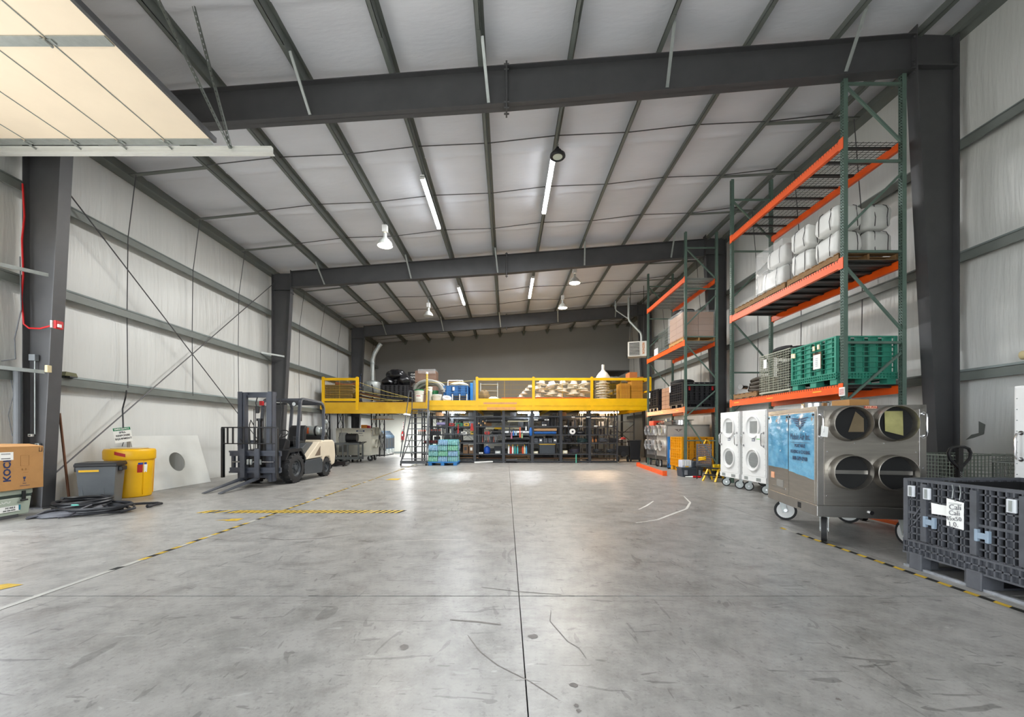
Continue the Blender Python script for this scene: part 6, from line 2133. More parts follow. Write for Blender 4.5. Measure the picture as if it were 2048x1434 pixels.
GC = mat('golden_carton', '#b07a2c', .75, 0, .06, 4)
for i, (xa, xb, za, zb_, l) in enumerate(((1237, 1258, 0, .86, 'tall golden brown carton left of the split stack behind the last guard'),
                                         (1260, 1283, 0, .50, 'lower golden brown carton at the corner behind the last guard'),
                                         (1260, 1283, .51, 1.02, 'upper golden brown carton at the corner behind the last guard'),
                                         (1256, 1272, 1.03, 1.36, 'orange-brown carton standing on top of the corner stack'),
                                         (1274, 1284, 1.03, 1.15, 'flat carton lying beside the topmost carton'))):
    Y = 19.0
    carton(l, ((KX(xa, Y) + KX(xb, Y)) / 2, Y + .1, DECK + za), KX(xb, Y) - KX(xa, Y) - .01, .62, zb_ - za, GC if i < 3 else mat('orange_carton', '#b8713f', .75, 0, .06), None)
t = thing('dark_shelf', 'dark steel shelf rack standing behind the cartons on the mezzanine', 'shelf', (5.5, 22.3, DECK))
for x in (-.55, .55):
    for y in (-1.5, 1.5):
        MB().b(x - .03, x + .03, y - .03, y + .03, 0, 1.75).obj('post', BLACK, t)
for z in (.5, 1.1, 1.7):
    MB().b(-.58, .58, -1.5, 1.5, z, z + .05).obj('shelf', BLACK, t)
lump('cloth_bag', 'grey crumpled bag on the dark shelf behind the cartons', 'bag', (5.4, 21.2, DECK + 1.155), (.4, .3, .18), 17, GH, None, .15)

# ------------------------------------------------------------------ under the mezzanine, left
strip_light(-5.77, -.9, .9, 'white strip fixture under the left part of the mezzanine', 240, True, 2.40)
bpy.data.objects['strip_light.004'].location.y = 24.4
bpy.data.objects['strip_glow.004'].location.y = 24.4
t = thing('wall_shelf', 'short wooden shelf with white box under the mezzanine lamp', 'shelf', (-6.3, 21.3, 1.98))
MB().b(-.55, .55, -.2, .2, 0, .03).obj('board', WOODL, t)
MB().b(-.25, .32, -.16, .16, .03, .18).obj('white_box', PAPER, t)
for x in (-.5, .5):
    MB().b(x - .01, x + .01, -.01, .01, .03, .5).obj('hanger', GALV, t)
for i, x in enumerate((-8.10, -8.02, -7.32, -6.9)):
    t = thing('braced_rack', ['black braced shelf frame nearest the left wall', 'black cross-braced shelf frame behind the off-white air unit', 'black shelf frame beside the dark column', 'black shelf frame next to the white end wall'][i], 'shelf frame', (x, (18.95, 20.3, 23.2, 23.3)[i], 0))
    for s in (-1, 1):
        MB().b(s * .13 - .03, s * .13 + .03, -.03, .03, 0, 2.4).obj('post', BLACK, t)
    for z in (.3, 1.0, 1.7):
        MB().bar((-.11, 0, z), (.11, 0, z + .6), .02, .02).obj('brace', BLACK, t)
        MB().bar((.11, 0, z), (-.11, 0, z + .6), .02, .02).obj('brace', BLACK, t)
t = thing('chiller', 'white cabinet chiller with slanted blue-grey grille front, the nearer', 'chiller', (-7.35, 23.7, 0), 0, 'cabinet chillers')
CB = mat('chiller_blue_grey', '#263a4a', .75, 0, .06)
def chiller(t):
    MB().prism([(-.45, .07), (.30, .07), (.52, .07), (.52, 1.10), (.24, 1.42), (-.45, 1.42)], 0, .62).obj('cabinet', WHITE, t)
    m = MB()
    m.prism([(.525, .30), (.54, .30), (.54, 1.10), (.26, 1.43), (.24, 1.42), (.525, 1.10)], .02, .60)
    m.obj('front_grille', CB, t)
    MB().b(.541, .55, .08, .28, .45, 1.0).obj('dark_panel', BLACK, t)
    MB().b(.541, .55, .34, .54, .45, 1.0).obj('dark_panel', BLACK, t)
    MB().b(.541, .55, .06, .56, .14, .38).obj('control_panel', GALV, t)
    MB().b(.30, .42, -.004, .002, 1.0, 1.04).obj('name_plate', INK, t)
    MB().b(-.42, .50, .04, .58, .0, .08).obj('plinth', BLACK, t)
    m = MB()
    for k in range(3):
        m.prism([(.30 + .06 * k, 1.36 - .068 * k), (.33 + .06 * k, 1.33 - .068 * k), (.345 + .06 * k, 1.335 - .068 * k), (.315 + .06 * k, 1.365 - .068 * k)], .06, .56)
    m.obj('vent_slot', BLACK, t)
chiller(t)
dup(t, (-7.36, 24.35, 0), 0, 'white cabinet chiller with slanted blue-grey grille front, the farther', 'cabinet chillers')
dup(t, (-7.37, 25.0, 0), 0, 'white cabinet chiller nearest the white end wall', 'cabinet chillers')
t = thing('fire_extinguisher', 'red fire extinguisher hung on the white end wall behind the ladder', 'fire extinguisher', (KX(805, 26.9), 26.98, .86))
MB().lathe([(.0, 0), (.085, 0), (.09, .02), (.09, .42), (.06, .50), (.03, .52), (.03, .56), (0, .56)], 18).obj('cylinder', RED, t, smooth=True)
MB().b(-.03, .05, -.06, .02, .56, .66).obj('valve', GALV, t)
MB().grid(lambda u, v: (.093 * math.cos(A(-120 + 60 * u)), .093 * math.sin(A(-120 + 60 * u)), .25 + .12 * v), 4, 1).obj('label', PAPER, t)
MB().tube([(.04, -.04, .6), (.11, -.05, .5), (.11, -.03, .2)], .012, 6).obj('hose', BLACK, t)
t = thing('extinguisher_sign', 'narrow red vertical extinguisher sign on the white end wall', 'sign', (KX(806, 27), 27.135, 1.75))
MB().b(-.07, .07, -.006, 0, -.30, .30).obj('plate', PAPER, t)
for k, ch in enumerate('FIRE'):
    text(ch, .13, REDINK, t, (0, -.008, .20 - k * .13), bold=.003)
# grey cart with the black drum of hose
t = thing('utility_cart', 'grey steel utility cart with two shelves in front of the off-white air unit', 'cart', (KX(694, 18.7), 18.75, 0))
CG = mat('cart_grey', '#5c6060', .45, .1, .08)
MB().b(-.68, .62, -.3, .3, .78, .86).obj('top_shelf', CG, t)
MB().b(-.68, .62, -.3, .3, .14, .24).obj('bottom_shelf', CG, t)
for x in (-.65, -.10, .12, .59):
    MB().b(x - .03, x + .03, -.29, -.25, .12, .80).obj('leg', CG, t)
    if abs(x) > .2:
        MB().b(x - .03, x + .03, .25, .29, .12, .80).obj('leg', CG, t)
for x in (-.60, .15, .52):
    MB().cyl((x - .02, -.22, .06), (x + .02, -.22, .06), .06, 12).obj('wheel', RUBBER, t)
    MB().cyl((x - .02, .22, .06), (x + .02, .22, .06), .06, 12).obj('wheel', RUBBER, t)
MB().tube([(.62, -.25, .84), (.76, -.25, .90), (.76, .25, .90), (.62, .25, .84)], .018, 6).obj('push_handle', BLACK, t)
MB().tube([(-.3, -.32, .86), (-.26, -.33, 1.1), (-.15, -.32, 1.35), (-.18, -.3, 1.6), (-.1, -.28, 1.7)], .008, 5).obj('dangling_cord', BLACK, t)
t = thing('black_drum', 'black barrel-shaped blower lying on the grey cart', 'blower', (KX(705, 18.7), 18.75, .862))
MB().cyl((-.24, 0, .225), (.20, 0, .225), .19, 20).obj('barrel', BLACK, t, smooth=True)
MB().cyl((-.27, 0, .225), (-.24, 0, .225), .21, 20).obj('rim', BLACK, t, smooth=True)
MB().b(-.16, .30, -.2, .2, 0, .05).obj('base', BLACK, t, bevel=.015)
MB().cyl((-.06, 0, .39), (-.06, 0, .43), .02, 8).obj('green_valve', GPL, t)
t = thing('floor_tray', 'low black steel dolly frame on the floor behind the forklift', 'dolly', (KX(682, 17.0), 16.6, 0), R(6))
m = MB().b(-.55, .40, -.3, -.24, .04, .16).b(-.55, .40, .24, .3, .04, .16).b(-.55, -.49, -.24, .24, .04, .16).b(.34, .4, -.24, .24, .04, .16)
m.obj('frame', BLACK, t)
MB().b(-.3, .1, -.24, .24, .06, .12).obj('pan', BLACK, t)
for x in (-.45, .3):
    for y in (-.22, .22):
        MB().cyl((x - .02, y, .04), (x + .02, y, .04), .04, 10).obj('wheel', RUBBER, t)
t = thing('hose_reel', 'orange and black hose reel standing behind the forklift', 'hose reel', (KX(658, 15.8), 15.6, .30), R(20))
MB().lathe([(.10, -.10), (.24, -.09), (.26, 0), (.24, .09), (.10, .10)], 26, (0, 0, 0), 'X').obj('drum', mat('hose_orange', '#c9582a', .5, 0, .1), t, smooth=True)
for s in (-1, 1):
    MB().lathe([(.0, s * .12), (.30, s * .12), (.30, s * .135), (0, s * .135)], 26, (0, 0, 0), 'X').obj('side_disc', BLACK if s < 0 else mat('worn_orange_disc', '#a8492a', .6), t, smooth=True)
MB().b(-.18, .18, -.2, .2, -.30, -.26).obj('base', BLACK, t)
for s in (-1, 1):
    MB().bar((s * .15, 0, 0), (s * .15, .0, -.28), .03, .05).obj('stand', BLACK, t)
o = MB().b(-.14, .14, -.1, .1, 0, .16).obj('orange_case', mat('amber_case', '#e0902a', .5), None, bevel=.02)
o.location = (KX(727, 19.6), 19.75, 1.522)
tag(o, 'small amber case lying on top of the off-white air unit', 'case')
o = MB().b(-.07, .07, -.1, .1, 0, .13).obj('red_case', RED, None, bevel=.02)
o.location = (KX(736, 19.6), 19.75, 1.522)
tag(o, 'small red case next to the amber case on the air unit', 'case')
# ------------------------------------------------------------------ shelving under the mezzanine
SHB = mat('dark_shelf_steel', '#3a3c40', .45, .2, .12, 5)
SX = [-3.72, -2.62, -1.39, -.13, 1.13, 2.38, 3.64, 4.87]
SZ = [.07, .39, .87, 1.235, 1.60, 2.04]
def shelf_unit(label, x0, x1, y0, y1, group):
    t = thing('shelf_unit', label, 'shelving', (x0, y0, 0), 0, group)
    w, d = x1 - x0, y1 - y0
    for x in (.03, w - .03):
        for y in (.0, d):
            MB().b(x - .028, x + .028, y - .025, y + .025, 0, 2.28).obj('post', SHB, t)
    for z in SZ:
        m = MB().b(.03, w - .03, -.01, d + .01, z - .008, z + .0).b(.03, w - .03, -.02, -.005, z - .045, z).b(.03, w - .03, d + .005, d + .02, z - .045, z)
        m.obj('shelf', SHB, t)
    m = MB().bar((.05, d + .015, .9), (w - .05, d + .015, 1.9), .012, .012)
    m.obj('cross_brace', SHB, t)
    MB().bar((w - .05, d + .015, .9), (.05, d + .015, 1.9), .012, .012).obj('cross_brace', SHB, t)
    return t
SY0, SY1 = 18.38, 18.90
for i in range(7):
    nm = ['behind the stacked water', 'next right of the stacked water', 'with the blue jug', 'with the silver roll and coloured bottles', 'with the blue roll and yellow-lidded tote', 'with the white spool', 'at the right end of the front row'][i]
    shelf_unit('dark steel shelving bay ' + nm + ' in the front row', SX[i], SX[i + 1], SY0, SY1, None)
for r, y in enumerate((20.3, 22.3, 24.3)):
    base = None
    for i in range(7):
        lb = 'dark steel shelving bay of the ' + ['second', 'third', 'rearmost'][r] + ' row, ' + ORD[i] + ' from the ladder'
        g_ = ['second', 'third', 'rearmost'][r] + ' row of shelving'
        if base is None:
            base = shelf_unit(lb, SX[i], SX[i + 1], y, y + .54, g_)
            bx = SX[i]
        else:
            if i == 1:
                base2 = shelf_unit(lb, SX[i], SX[i + 1], y, y + .54, g_)
            else:
                dup(base2, (SX[i], y, 0), 0, lb, g_)
# strips lighting the shelving from above
BRIGHT = [mat('bright_tube', '#ffffff', .4, 0, 0, emit='#f2fbff', estr=130), mat('bright_tube', '#ffffff', .4, 0, 0), mat('warm_bright_tube', '#ffffff', .4, 0, 0, emit='#ffdcb4', estr=130)]
for i, (xa, xb, Y, l) in enumerate(((884, 932, 19.9, 'bright strip light above the left shelving bays'), (1034, 1078, 20.0, 'bright strip light above the middle shelving bays'), (1158, 1238, 19.9, 'bright strip light above the right shelving bays'))):
    x = (KX(xa, Y) + KX(xb, Y)) / 2
    h = (KX(xb, Y) - KX(xa, Y)) / 2
    strip_light(x, -h, h, l, 0, False, 2.30, tube=BRIGHT[i])
    for o in list(bpy.data.objects):
        if o.name.startswith(('strip_light', 'strip_glow')) and abs(o.location.x - x) < 1e-4 and o.parent is None:
            o.location.y = Y

random.seed(5)
SMAT = lambda n, c, r=.5, m=0.0: mat('item_' + n, c, r, m, .08, 8)
def PX2(px, y=SY0 + .12):
    return KX(px, y)
def lvl(k):
    return SZ[k] + .001
def box_item(name, label, cat, px0, px1, k, h, mt, d=.3, y=SY0 + .2, z=None, group=None, lid=None):
    x0, x1 = PX2(px0, y - d / 2), PX2(px1, y - d / 2)
    t = thing(name, label, cat, ((x0 + x1) / 2, y, lvl(k) if z is None else z), 0, group)
    w = x1 - x0
    MB().c(0, 0, h / 2, w, d, h).obj('body', mt, t, bevel=.008, seg=1)
    if lid:
        MB().c(0, 0, h + .02, w * 1.06, d * 1.06, .05).obj('lid', lid, t, bevel=.01)
        for i in range(6):
            MB().c(-w / 2 + w * (i + .5) / 6, -d / 2 - .006, h * .48, w * .05, .012, h * .9).obj('rib', mt, t)
    else:
        MB().c(0, -d / 2 - .002, h * .55, w * .5, .004, h * .35).obj('label', PAPER if random.random() < .4 else SHB, t)
    return t
def roll_item(label, px0, px1, z, r, mt, end=None, y=SY0 + .14, cat='roll'):
    x0, x1 = PX2(px0, y), PX2(px1, y)
    t = thing('roll', label, cat, ((x0 + x1) / 2, y, z), 0)
    h = (x1 - x0) / 2
    MB().cyl((-h, 0, 0), (h, 0, 0), r, 16).obj('sheet_roll', mt, t, smooth=True)
    MB().cyl((-h - .02, 0, 0), (h + .02, 0, 0), r * .4, 10).obj('core', end or PAPER, t, smooth=True)
    return t
def hang_item(name, label, cat, px, z0, z1, w, mt, mt2=None, group=None):
    t = thing(name, label, cat, (PX2(px, SY0 - .03), SY0 - (.10 if name == 'strap' else .058), z0), 0, group)
    h = z1 - z0
    MB().prism([(-w / 2, 0), (w / 2, 0), (w * .35, h * .55), (w * .2, h), (-w * .2, h), (-w * .35, h * .55)], -.012, .012).obj('blade', mt, t)
    MB().b(-w * .3, w * .3, -.018, .018, h * .72, h).obj('grip', mt2 or mt, t)
    return t
def coil_item(label, px, k, r, mt, turns=5, seed=1, h=.16, y=SY0 + .25, flat=1.0):
    m = MB()
    coil(m, 0, 0, .022, min(r, .22), min(.19, r * .8), .014, turns, seed, jit=.06, zs=h / turns, n=18)
    o = m.obj('cable_coil', mt, None, smooth=True)
    o.location = (PX2(px, y), y, lvl(k))
    return tag(o, label, 'cable coil')
S = SMAT
S_BLACK = S('black', '#1d1d20', .5); S_GREY = S('grey', '#55585e'); S_DK = S('dark', '#2c2d31'); S_RED = S('red', '#b3261f'); S_ORG = S('orange', '#d5532a')
S_TEAL = S('teal', '#2e9c95'); S_BLUE = S('blue', '#1f64b4'); S_TAN = S('tan', '#c39a6d'); S_YEL = S('yellow', '#dfb52a'); S_CREAM = S('cream', '#d8d2b4'); S_BRN = S('brown', '#7a5a3c'); S_GRN = S('green', '#2c8258'); S_LAV = S('lavender', '#9e96c2'); S_SIL = S('silver', '#c9ccce', .25, .5)
# front bays, left to right
roll_item('lavender wrapped roll on the upper shelf of the first bay', 874, 891, 1.70, .07, S_LAV)
box_item('tool_case', 'red clamp set on the upper shelf above the water stack', 'tool', 898, 908, 4, .13, S_RED)
box_item('tool_case', 'green and white carton on the upper shelf above the water stack', 'box', 912, 925, 4, .14, S_GRN)
box_item('tool_case', 'yellow tool case on the upper shelf left of the red handles', 'tool', 928, 938, 4, .13, S_YEL)
hang_item('tool', 'broad red pliers hanging beside the yellow tool case', 'tool', 944, 1.40, 1.72, .16, S_RED)
hang_item('tool', 'long red bar hanging in the second shelving bay', 'tool', 916.5, 1.26, 1.68, .07, S_RED)
for k in range(8):
    hang_item('wrench', ORD[k] + ' orange-gripped tool from the left above the small water stack', 'tool', 861 + k * 2.9, 1.22, 1.46, .05, S_DK, S_ORG, 'orange gripped tools over the water stack')
for k in range(5):
    hang_item('wrench', ORD[k] + ' orange-gripped tool from the left behind the ladder', 'tool', 838 + k * 3.2, 1.20, 1.44, .05, S_DK, S_ORG, 'orange gripped tools behind the ladder')
for k in range(11):
    hang_item('strap', ORD[k] + ' black rubber strap from the left over the tall water stack', 'strap', 891 + k * 3.3, .98, 1.30, .06, S_BLACK, S_GREY, 'black straps over the water stack')
for k in range(6):
    hang_item('strap', ORD[k] + ' grey metal strap from the left in the bay beside the ladder', 'strap', 862 + k * 4.6, 1.36, 1.58, .05, S_GREY, S_DK, 'grey straps in the first bay')
box_item('carton', 'white box on the middle shelf right of the red bar', 'box', 922, 934, 3, .12, PAPER)
box_item('tool_case', 'small yellow case on the middle shelf beside the post', 'tool', 941, 948, 3, .15, S_YEL)
box_item('carton', 'brown carton on the low shelf right of the water stack', 'box', 926, 936, 1, .40, S_BRN)
box_item('carton', 'brown carton on the low shelf at the end of the second bay', 'box', 938, 947, 1, .38, S_BRN)
box_item('tool_case', 'dark red case on the shelf behind the ladder', 'tool', 848, 860, 2, .10, S('dark_red', '#6d1d1c'))
box_item('tool_case', 'dark red case on the shelf left of the water stack', 'tool', 862, 873, 2, .10, S('dark_red', '#6d1d1c'))
for k in range(4):
    MBp = MB().cyl((-.5, 0, 0), (.5, 0, 0), .022, 8)
    o = MBp.obj('pipe', S_DK if k % 2 else S_BRN, None, smooth=True)
    o.location = (PX2(934), SY0 + .08 + .09 * k, .39 - .18 + .045 * k)
    tag(o, ORD[k] + ' pipe from the bottom under the low shelf right of the water stack', 'pipe', 'pipes under the low shelf')
# bay with the blue jug
for k in range(12):
    m = MB().cyl((0, -.20, 0), (0, .30, 0), .035, 10)
    o = m.obj('tube_end', [S_BLACK, S_TAN, S_DK][k % 3], None, smooth=True)
    o.location = (PX2(958 + (k % 4) * 4), SY0 + .2, 1.64 + .085 * (k // 4))
    tag(o, 'short tube end over the hanging strips, %s from the left in the %s layer' % (ORD[k % 4], ['bottom', 'middle', 'top'][k // 4]), 'tube', 'tube ends over the hanging strips')
roll_item('white and yellow roll on the shelf of the blue jug bay, pale half', 972, 987, 1.52, .06, S_CREAM)
roll_item('white and yellow roll on the shelf of the blue jug bay, yellow half', 989, 1003, 1.52, .06, S_YEL)
roll_item('long dark roll under the top shelf of the blue jug bay', 973, 1003, 1.84, .09, S_BLACK)
roll_item('dark sagging sleeve below the white and yellow roll', 983, 1003, 1.34, .07, S_BLACK)
box_item('tool_case', 'red pouch on the middle shelf of the blue jug bay', 'tool', 969, 979, 3, .12, S_RED)
for k in range(11):
    hang_item('strip', ORD[k] + ' hanging strip from the left in the row over the blue jug', 'strip', 958 + k * 3.7, .90, 1.22, .05, [S_GREY, S_DK, S('dusty_red', '#7a4038')][k % 3], S_GREY, 'hanging strips over the blue jug')
t = thing('jug', 'round bright blue jug with cap on the low shelf', 'jug', (PX2(974), SY0 + .16, lvl(1)))
MB().lathe([(.0, 0), (.12, 0), (.14, .03), (.145, .20), (.12, .28), (.05, .32), (.045, .35), (0, .35)], 20).obj('body', S('jug_blue', '#1c4fae', .3), t, smooth=True)
MB().cyl((0, 0, .35), (0, 0, .39), .05, 12).obj('cap', PAPER, t, smooth=True)
box_item('carton', 'white crumpled packet in front of the blue jug', 'packet', 958, 966, 1, .06, PAPER, y=SY0 + .05, d=.12)
box_item('carton', 'pale tools heap on the low shelf right of the blue jug', 'tool', 990, 1001, 1, .12, GALV)
o = MB().b(-.40, .40, -.05, .05, 0, .05).obj('white_board', PAPER, None)
o.location, o.rotation_euler = (PX2(968), SY0 - .16, .02), (0, R(-2), R(3))
tag(o, 'white board lying on the floor at the foot of the blue jug bay', 'board')
# bay with the silver roll
roll_item('long silver foil roll across the middle of its bay', 1009, 1059, 1.332, .085, S_SIL)
roll_item('pale cream roll above the silver foil roll', 1009, 1042, 1.52, .065, S_CREAM)
roll_item('dark roll under the silver foil roll', 1012, 1058, 1.06, .11, S_BLACK)
roll_item('pale thin tube below the top shelf of the silver roll bay', 1016, 1056, 1.82, .025, S_CREAM)
for k, (px, z0, z1, c) in enumerate(((1019, 1.22, 1.72, S_DK), (1023, 1.05, 1.45, S('pink', '#b06a86')), (1027, 1.18, 1.5, S_BLUE), (1032, 1.2, 1.45, S('sky', '#8fb8d0')), (1040, 1.1, 1.74, S_ORG), (1044, 1.08, 1.36, S('pale_green', '#9fbf8e')), (1052, 1.42, 1.66, PAPER))):
    hang_item('tool', ['long dark tool', 'pink handled tool', 'blue handled tool', 'sky blue handled tool', 'long orange-tipped tool', 'pale green handled tool', 'white cloth strip'][k] + ' hanging in front of the silver roll', 'tool', px, z0, z1, .07, c, S_DK)
lump('cloth_bag', 'small blue bag hanging at the post right of the silver roll', 'bag', (PX2(1061), SY0 - .11, 1.18), (.07, .05, .20), 81, S_BLUE, None, .08)
for k, (px, c, l) in enumerate(((1017.5, PAPER, 'white end bottle'), (1021.5, S_RED, 'red bottle'), (1025.5, PAPER, 'white bottle by the red one'), (1030, S_TEAL, 'teal bottle'), (1035, S('cyan', '#4db4bd'), 'cyan bottle'), (1045.5, S_ORG, 'orange bottle'), (1049, S_CREAM, 'cream bottle'), (1052.5, S('sky_blue', '#4f9cc8'), 'sky blue bottle'))):
    t = thing('bottle', l + ' on the low shelf below the silver roll', 'bottle', (PX2(px), SY0 + .06, lvl(1)))
    MB().lathe([(.0, 0), (.038, 0), (.04, .02), (.04, .24), (.02, .30), (.016, .34), (0, .34)], 12).obj('body', c, t, smooth=True)
    MB().cyl((0, 0, .34), (0, 0, .40), .02, 8).obj('trigger', S_DK if k % 2 else S_YEL, t)
o = MB().cyl((-.22, 0, 0), (.18, 0, 0), .075, 14).cyl((.18, 0, 0), (.26, 0, 0), .10, 14).obj('floor_roll', [S_DK], None, smooth=True)
o.location = (PX2(1022), SY0 - .05, .10)
tag(o, 'dark roll with pale end on the floor under the silver roll bay', 'roll')
# bay with the blue roll
roll_item('tan paper roll above the bright blue roll', 1068, 1113, 1.450, .075, S_TAN)
roll_item('bright blue roll across its bay', 1068, 1112, 1.305, .06, S_BLUE)
for k in range(5):
    box_item('parts_bin', ORD[k] + ' dark grey parts bin from the left under the bright blue roll', 'bin', 1068 + k * 9.5, 1076 + k * 9.5, 2, .20, S('slate', '#4b5058'), group='parts bins under the blue roll')
box_item('tote', 'black tote with bright yellow lid on the low shelf', 'tote', 1079, 1110, 1, .40, S('tote', '#2e353c', .4), d=.42, y=SY0 + .22, lid=S_YEL)
box_item('carton', 'cream packet left of the yellow-lidded tote', 'packet', 1067, 1076, 1, .10, S_CREAM)
for k in range(3):
    box_item('label_card', ['upper left', 'upper right', 'lower'][k] + ' white label card on the shelf edges of the blue roll bay', 'label', [1068, 1089, 1084][k], [1076, 1098, 1093][k], 4, .05, PAPER, d=.02, y=SY0 - .03, z=[1.85, 1.85, 1.62][k], group='label cards of the blue roll bay')
for k in range(9):
    o = MB().cyl((0, 0, 0), (0, 0, .36), .03, 8).obj('tube', S_DK, None, smooth=True)
    o.location = (PX2(1098 + k * 2.2), SY0 + .2 + .05 * (k % 3), 1.62)
    tag(o, ORD[k] + ' upright dark tube from the left right above the blue roll', 'tube', 'upright dark tubes')
# bay with the white spool
t = thing('spool', 'white cable spool with dark hub facing the aisle', 'spool', (PX2(1144.5), SY0 + .08, 1.235 + .13))
MB().lathe([(.04, -.07), (.12, -.07), (.125, -.05), (.10, -.045), (.10, .045), (.125, .05), (.12, .07), (.04, .07)], 20, (0, 0, 0), 'Y').obj('reel', PAPER, t, smooth=True)
MB().lathe([(.0, -.075), (.045, -.075), (.045, .075), (0, .075)], 14, (0, 0, 0), 'Y').obj('hub', S_BLACK, t)
lump('tool_bag', 'dark tool bag beside the white cable spool', 'bag', (PX2(1161), SY0 + .14, lvl(3)), (.20, .14, .09), 91, S_DK, None, .08)
for k, (px, kk, r, c, l) in enumerate(((1137, 2, .15, S_DK, 'dark cable coil left on the shelf under the white spool'), (1164, 2, .24, S('dark_teal', '#2b4444'), 'wide dark teal coil on the shelf under the tool bag'), (1149, 1, .26, S('violet_grey', '#3c3a48'), 'violet-grey coil on the low shelf above the teal tube'), (1196, 1, .24, S_DK, 'flat dark coil on the low shelf of the end bay'), (1222, 1, .28, S('blue_black', '#2b3138'), 'blue-black coil drooping at the end bay'), (1206, 2, .24, S_GREY, 'grey coil on the second shelf of the end bay'), (1228, 2, .2, S_DK, 'small dark coil on the second shelf of the end bay'))):
    coil_item(l, px, kk, r, c, 6, 100 + k)
box_item('folded_cloth', 'cream folded cloth on the low shelf beside the violet-grey coil', 'cloth', 1126, 1135, 1, .14, S_CREAM)
o = MB().cyl((0, 0, 0), (0, 0, .38), .025, 10).obj('teal_tube', S('mint', '#5fc0a4'), None, smooth=True)
o.location = (PX2(1151), SY0 - .06, .0)
tag(o, 'mint green tube standing under the low shelf', 'tube')
for r in range(3):
    for k in range(16):
        if (r == 2 and k > 12) or (r == 1 and k % 2):
            continue
        px = 1126 + k * 6.6
        o = MB().b(-.028, .028, -.03, .03, 0, .22 + .05 * (k % 3)).obj('profile_bundle', [S_BLACK, S_DK, S_GREY][(k + r) % 3], None)
        o.location = (PX2(px), SY0 + .47, [1.235, 1.60, .87][r] + .001)
        tag(o, ORD[k] + [' upright dark profile from the left on the shelf of the white spool', ' upright dark profile from the left on the upper shelf of the two end bays', ' upright dark profile from the left behind the coils of the end bays'][r], 'profile', ['profiles beside the spool', 'profiles on the upper end shelves', 'profiles behind the coils'][r])
for k in range(7):
    box_item('label_card', ORD[k] + ' white label card from the left on the upper shelf edges of the end bays', 'label', 1128 + k * 15, 1135 + k * 15, 4, .045, PAPER, d=.02, y=SY0 - .03, z=1.97 if k % 2 else 1.58, group='label cards of the end bays')
for k in range(6):
    MBp = MB().cyl((-.55, 0, 0), (.55, 0, 0), .02, 8)
    o = MBp.obj('pipe', S_TAN if k % 2 else S_BRN, None, smooth=True)
    o.location = (PX2([978, 1036, 1094, 1152, 1210, 1036][k]), SY0 + .2 + .05 * (k % 2), [.18, .18, .18, .18, .18, .28][k])
    tag(o, ['lower tan pipe along the bottom of the blue jug bay', 'lower pipe along the bottom of the silver roll bay', 'pipe along the bottom of the yellow-lidded tote bay', 'pipe along the bottom of the white spool bay', 'pipe along the bottom of the end bay', 'upper pipe along the bottom of the silver roll bay'][k], 'pipe', 'pipes along the shelving bottoms')
# second-row stock: dark cartons and tubes half seen between the front shelves
for k in range(35):
    i = k % 7
    x = SX[i] + .2 + random.random() * .8
    kk = 1 + (k // 7) % 5
    o = MB().c(0, 0, .13, .22 + .25 * random.random(), .3, .26).obj('stock_box', [S_BLACK, S_DK, S_GREY, S_BRN, S_BLACK][k % 5], None)
    o.location = (x, 20.5, SZ[kk] + .002)
    tag(o, ['black', 'charcoal', 'grey', 'brown', 'glossy black'][k % 5] + ' stock box, %s shelf in the %s bay of the second row' % (ORD[kk], ORD[i]), 'box', 'stock boxes on the second row')
# open bay at the right end, with carts
t = thing('braced_gate', 'black cross-braced frame closing the right end of the shelving', 'frame', (5.05, 20.6, 0))
for x in (0, 1.2):
    MB().b(x - .03, x + .03, -.03, .03, 0, 2.28).obj('post', SHB, t)
for z in (.85, 1.35, 1.85):
    MB().b(0, 1.2, -.015, .015, z - .02, z + .02).obj('rail', SHB, t)
MB().bar((0, -.03, .75), (1.2, -.03, 1.75), .025, .025).obj('brace', BLACK, t)
MB().bar((1.2, -.03, .75), (0, -.03, 1.75), .025, .025).obj('brace', BLACK, t)
t = thing('machine_cart', 'black engine-like machine on wheels in the open end bay', 'machine', (5.28, 19.2, 0))
MB().b(-.25, .25, -.25, .25, .30, .72).obj('housing', S_BLACK, t, bevel=.02)
MB().cyl((0, -.28, .35), (0, .2, .35), .12, 14).obj('motor', S_DK, t, smooth=True)
for s in (-1, 1):
    MB().cyl((s * .22 - .03, -.15, .12), (s * .22 + .03, -.15, .12), .12, 16).obj('wheel', RUBBER, t, smooth=True)
MB().tube([(-.24, 0, .7), (-.24, .1, 1.0), (.24, .1, 1.0), (.24, 0, .7)], .016, 6).obj('handle', PAPER, t)
t = thing('wheeled_bin', 'tall black wheeled bin at the very end of the shelving', 'bin', (5.85, 19.3, 0))
MB().prism([(-.22, .08), (.20, .08), (.25, .92), (-.26, .92)], -.25, .25).obj('body', S_BLACK, t, bevel=.02)
MB().b(-.28, .27, -.28, .28, .92, .98).obj('lid', S_DK, t, bevel=.02)
for s in (-1, 1):
    MB().cyl((s * .2 - .02, -.2, .09), (s * .2 + .02, -.2, .09), .09, 14).obj('wheel', RUBBER, t, smooth=True)
o = MB().lathe([(.0, .10), (.10, .08), (.13, .0), (.0, 0)], 16).obj('red_dome', S_RED, None, smooth=True)
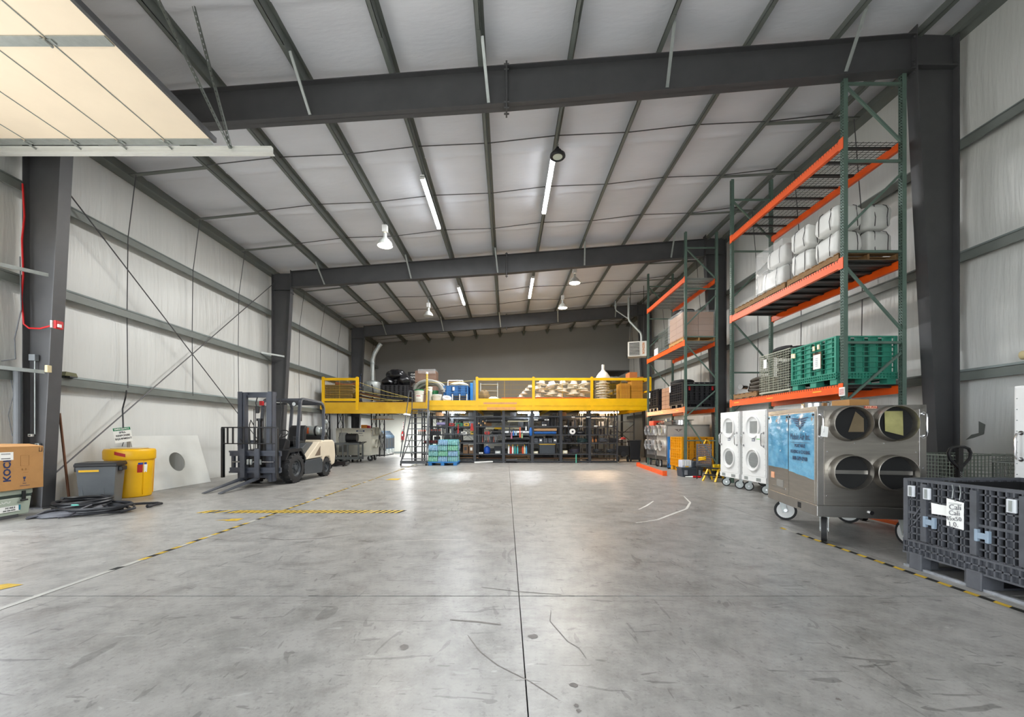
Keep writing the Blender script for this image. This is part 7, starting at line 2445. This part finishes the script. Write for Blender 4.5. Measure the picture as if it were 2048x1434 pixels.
o.location = (5.33, 19.15, 1.01)
tag(o, 'round red cap on the machine handle in the open end bay', 'cap')

# ------------------------------------------------------------------ pallet of bottled water
BLP = mat('blue_pallet_plastic', '#1f74b4', .4, 0, .06)
t = thing('pallet', 'bright blue plastic pallet under the bottled water', 'pallet', (KX(888, 17.2), 17.30, 0))
MB().b(-.60, .60, -.5, .5, .10, .15).obj('deck', BLP, t, bevel=.01)
for x in (-.5, 0, .5):
    for y in (-.42, 0, .42):
        MB().c(x, y, .05, .14, .15, .10).obj('foot', BLP, t)
WTR = [mat('water_green', '#17a673', .18, 0, .35, 16, col2='#7fd9b4'), mat('water_teal', '#1697a3', .18, 0, .35, 16, col2='#86d6d6'), mat('water_blue', '#3d90cf', .18, 0, .30, 16, col2='#9cc9ea')]
FLMW = mat('water_film', '#dff5f0', .12, 0, 0, alpha=.18)
def pack_mesh():
    m = MB()
    for i in range(5):
        for j in range(4):
            x, y = -.15 + .075 * i, -.11 + .073 * j
            m.lathe([(.0, .0), (.034, .0), (.036, .02), (.034, .06), (.036, .065), (.036, .115), (.034, .12), (.032, .15), (.014, .19), (.014, .215), (.0, .215)], 8, (x, y, 0))
    return m
packs = {}
cx, cy = KX(888, 17.2), 17.30
n = 0
for ix in range(3):
    for iy in range(3):
        for iz in range(4 if ix > 0 else 3):
            c = (ix * 2 + iz + iy) % 3
            lb = ['green', 'teal', 'blue'][c] + ' water bottle pack, %s column, %s row, %s layer' % (['left', 'middle', 'right'][ix], ['front', 'middle', 'rear'][iy], ['bottom', 'second', 'third', 'top'][iz])
            if c not in packs:
                t = thing('water_pack', lb, 'water pack', (0, 0, 0), 0, 'packs of bottled water')
                pack_mesh().obj('bottle', WTR[c], t, smooth=True)
                MB().b(-.192, .192, -.152, .152, .001, .19).obj('film', FLMW, t, bevel=.02)
                packs[c] = t
                r = t
            else:
                r = dup(packs[c], (0, 0, 0), None, lb)
            r.location = (cx - .395 + ix * .395 + random.uniform(-.006, .006), cy - .32 + iy * .32, .152 + iz * .222)
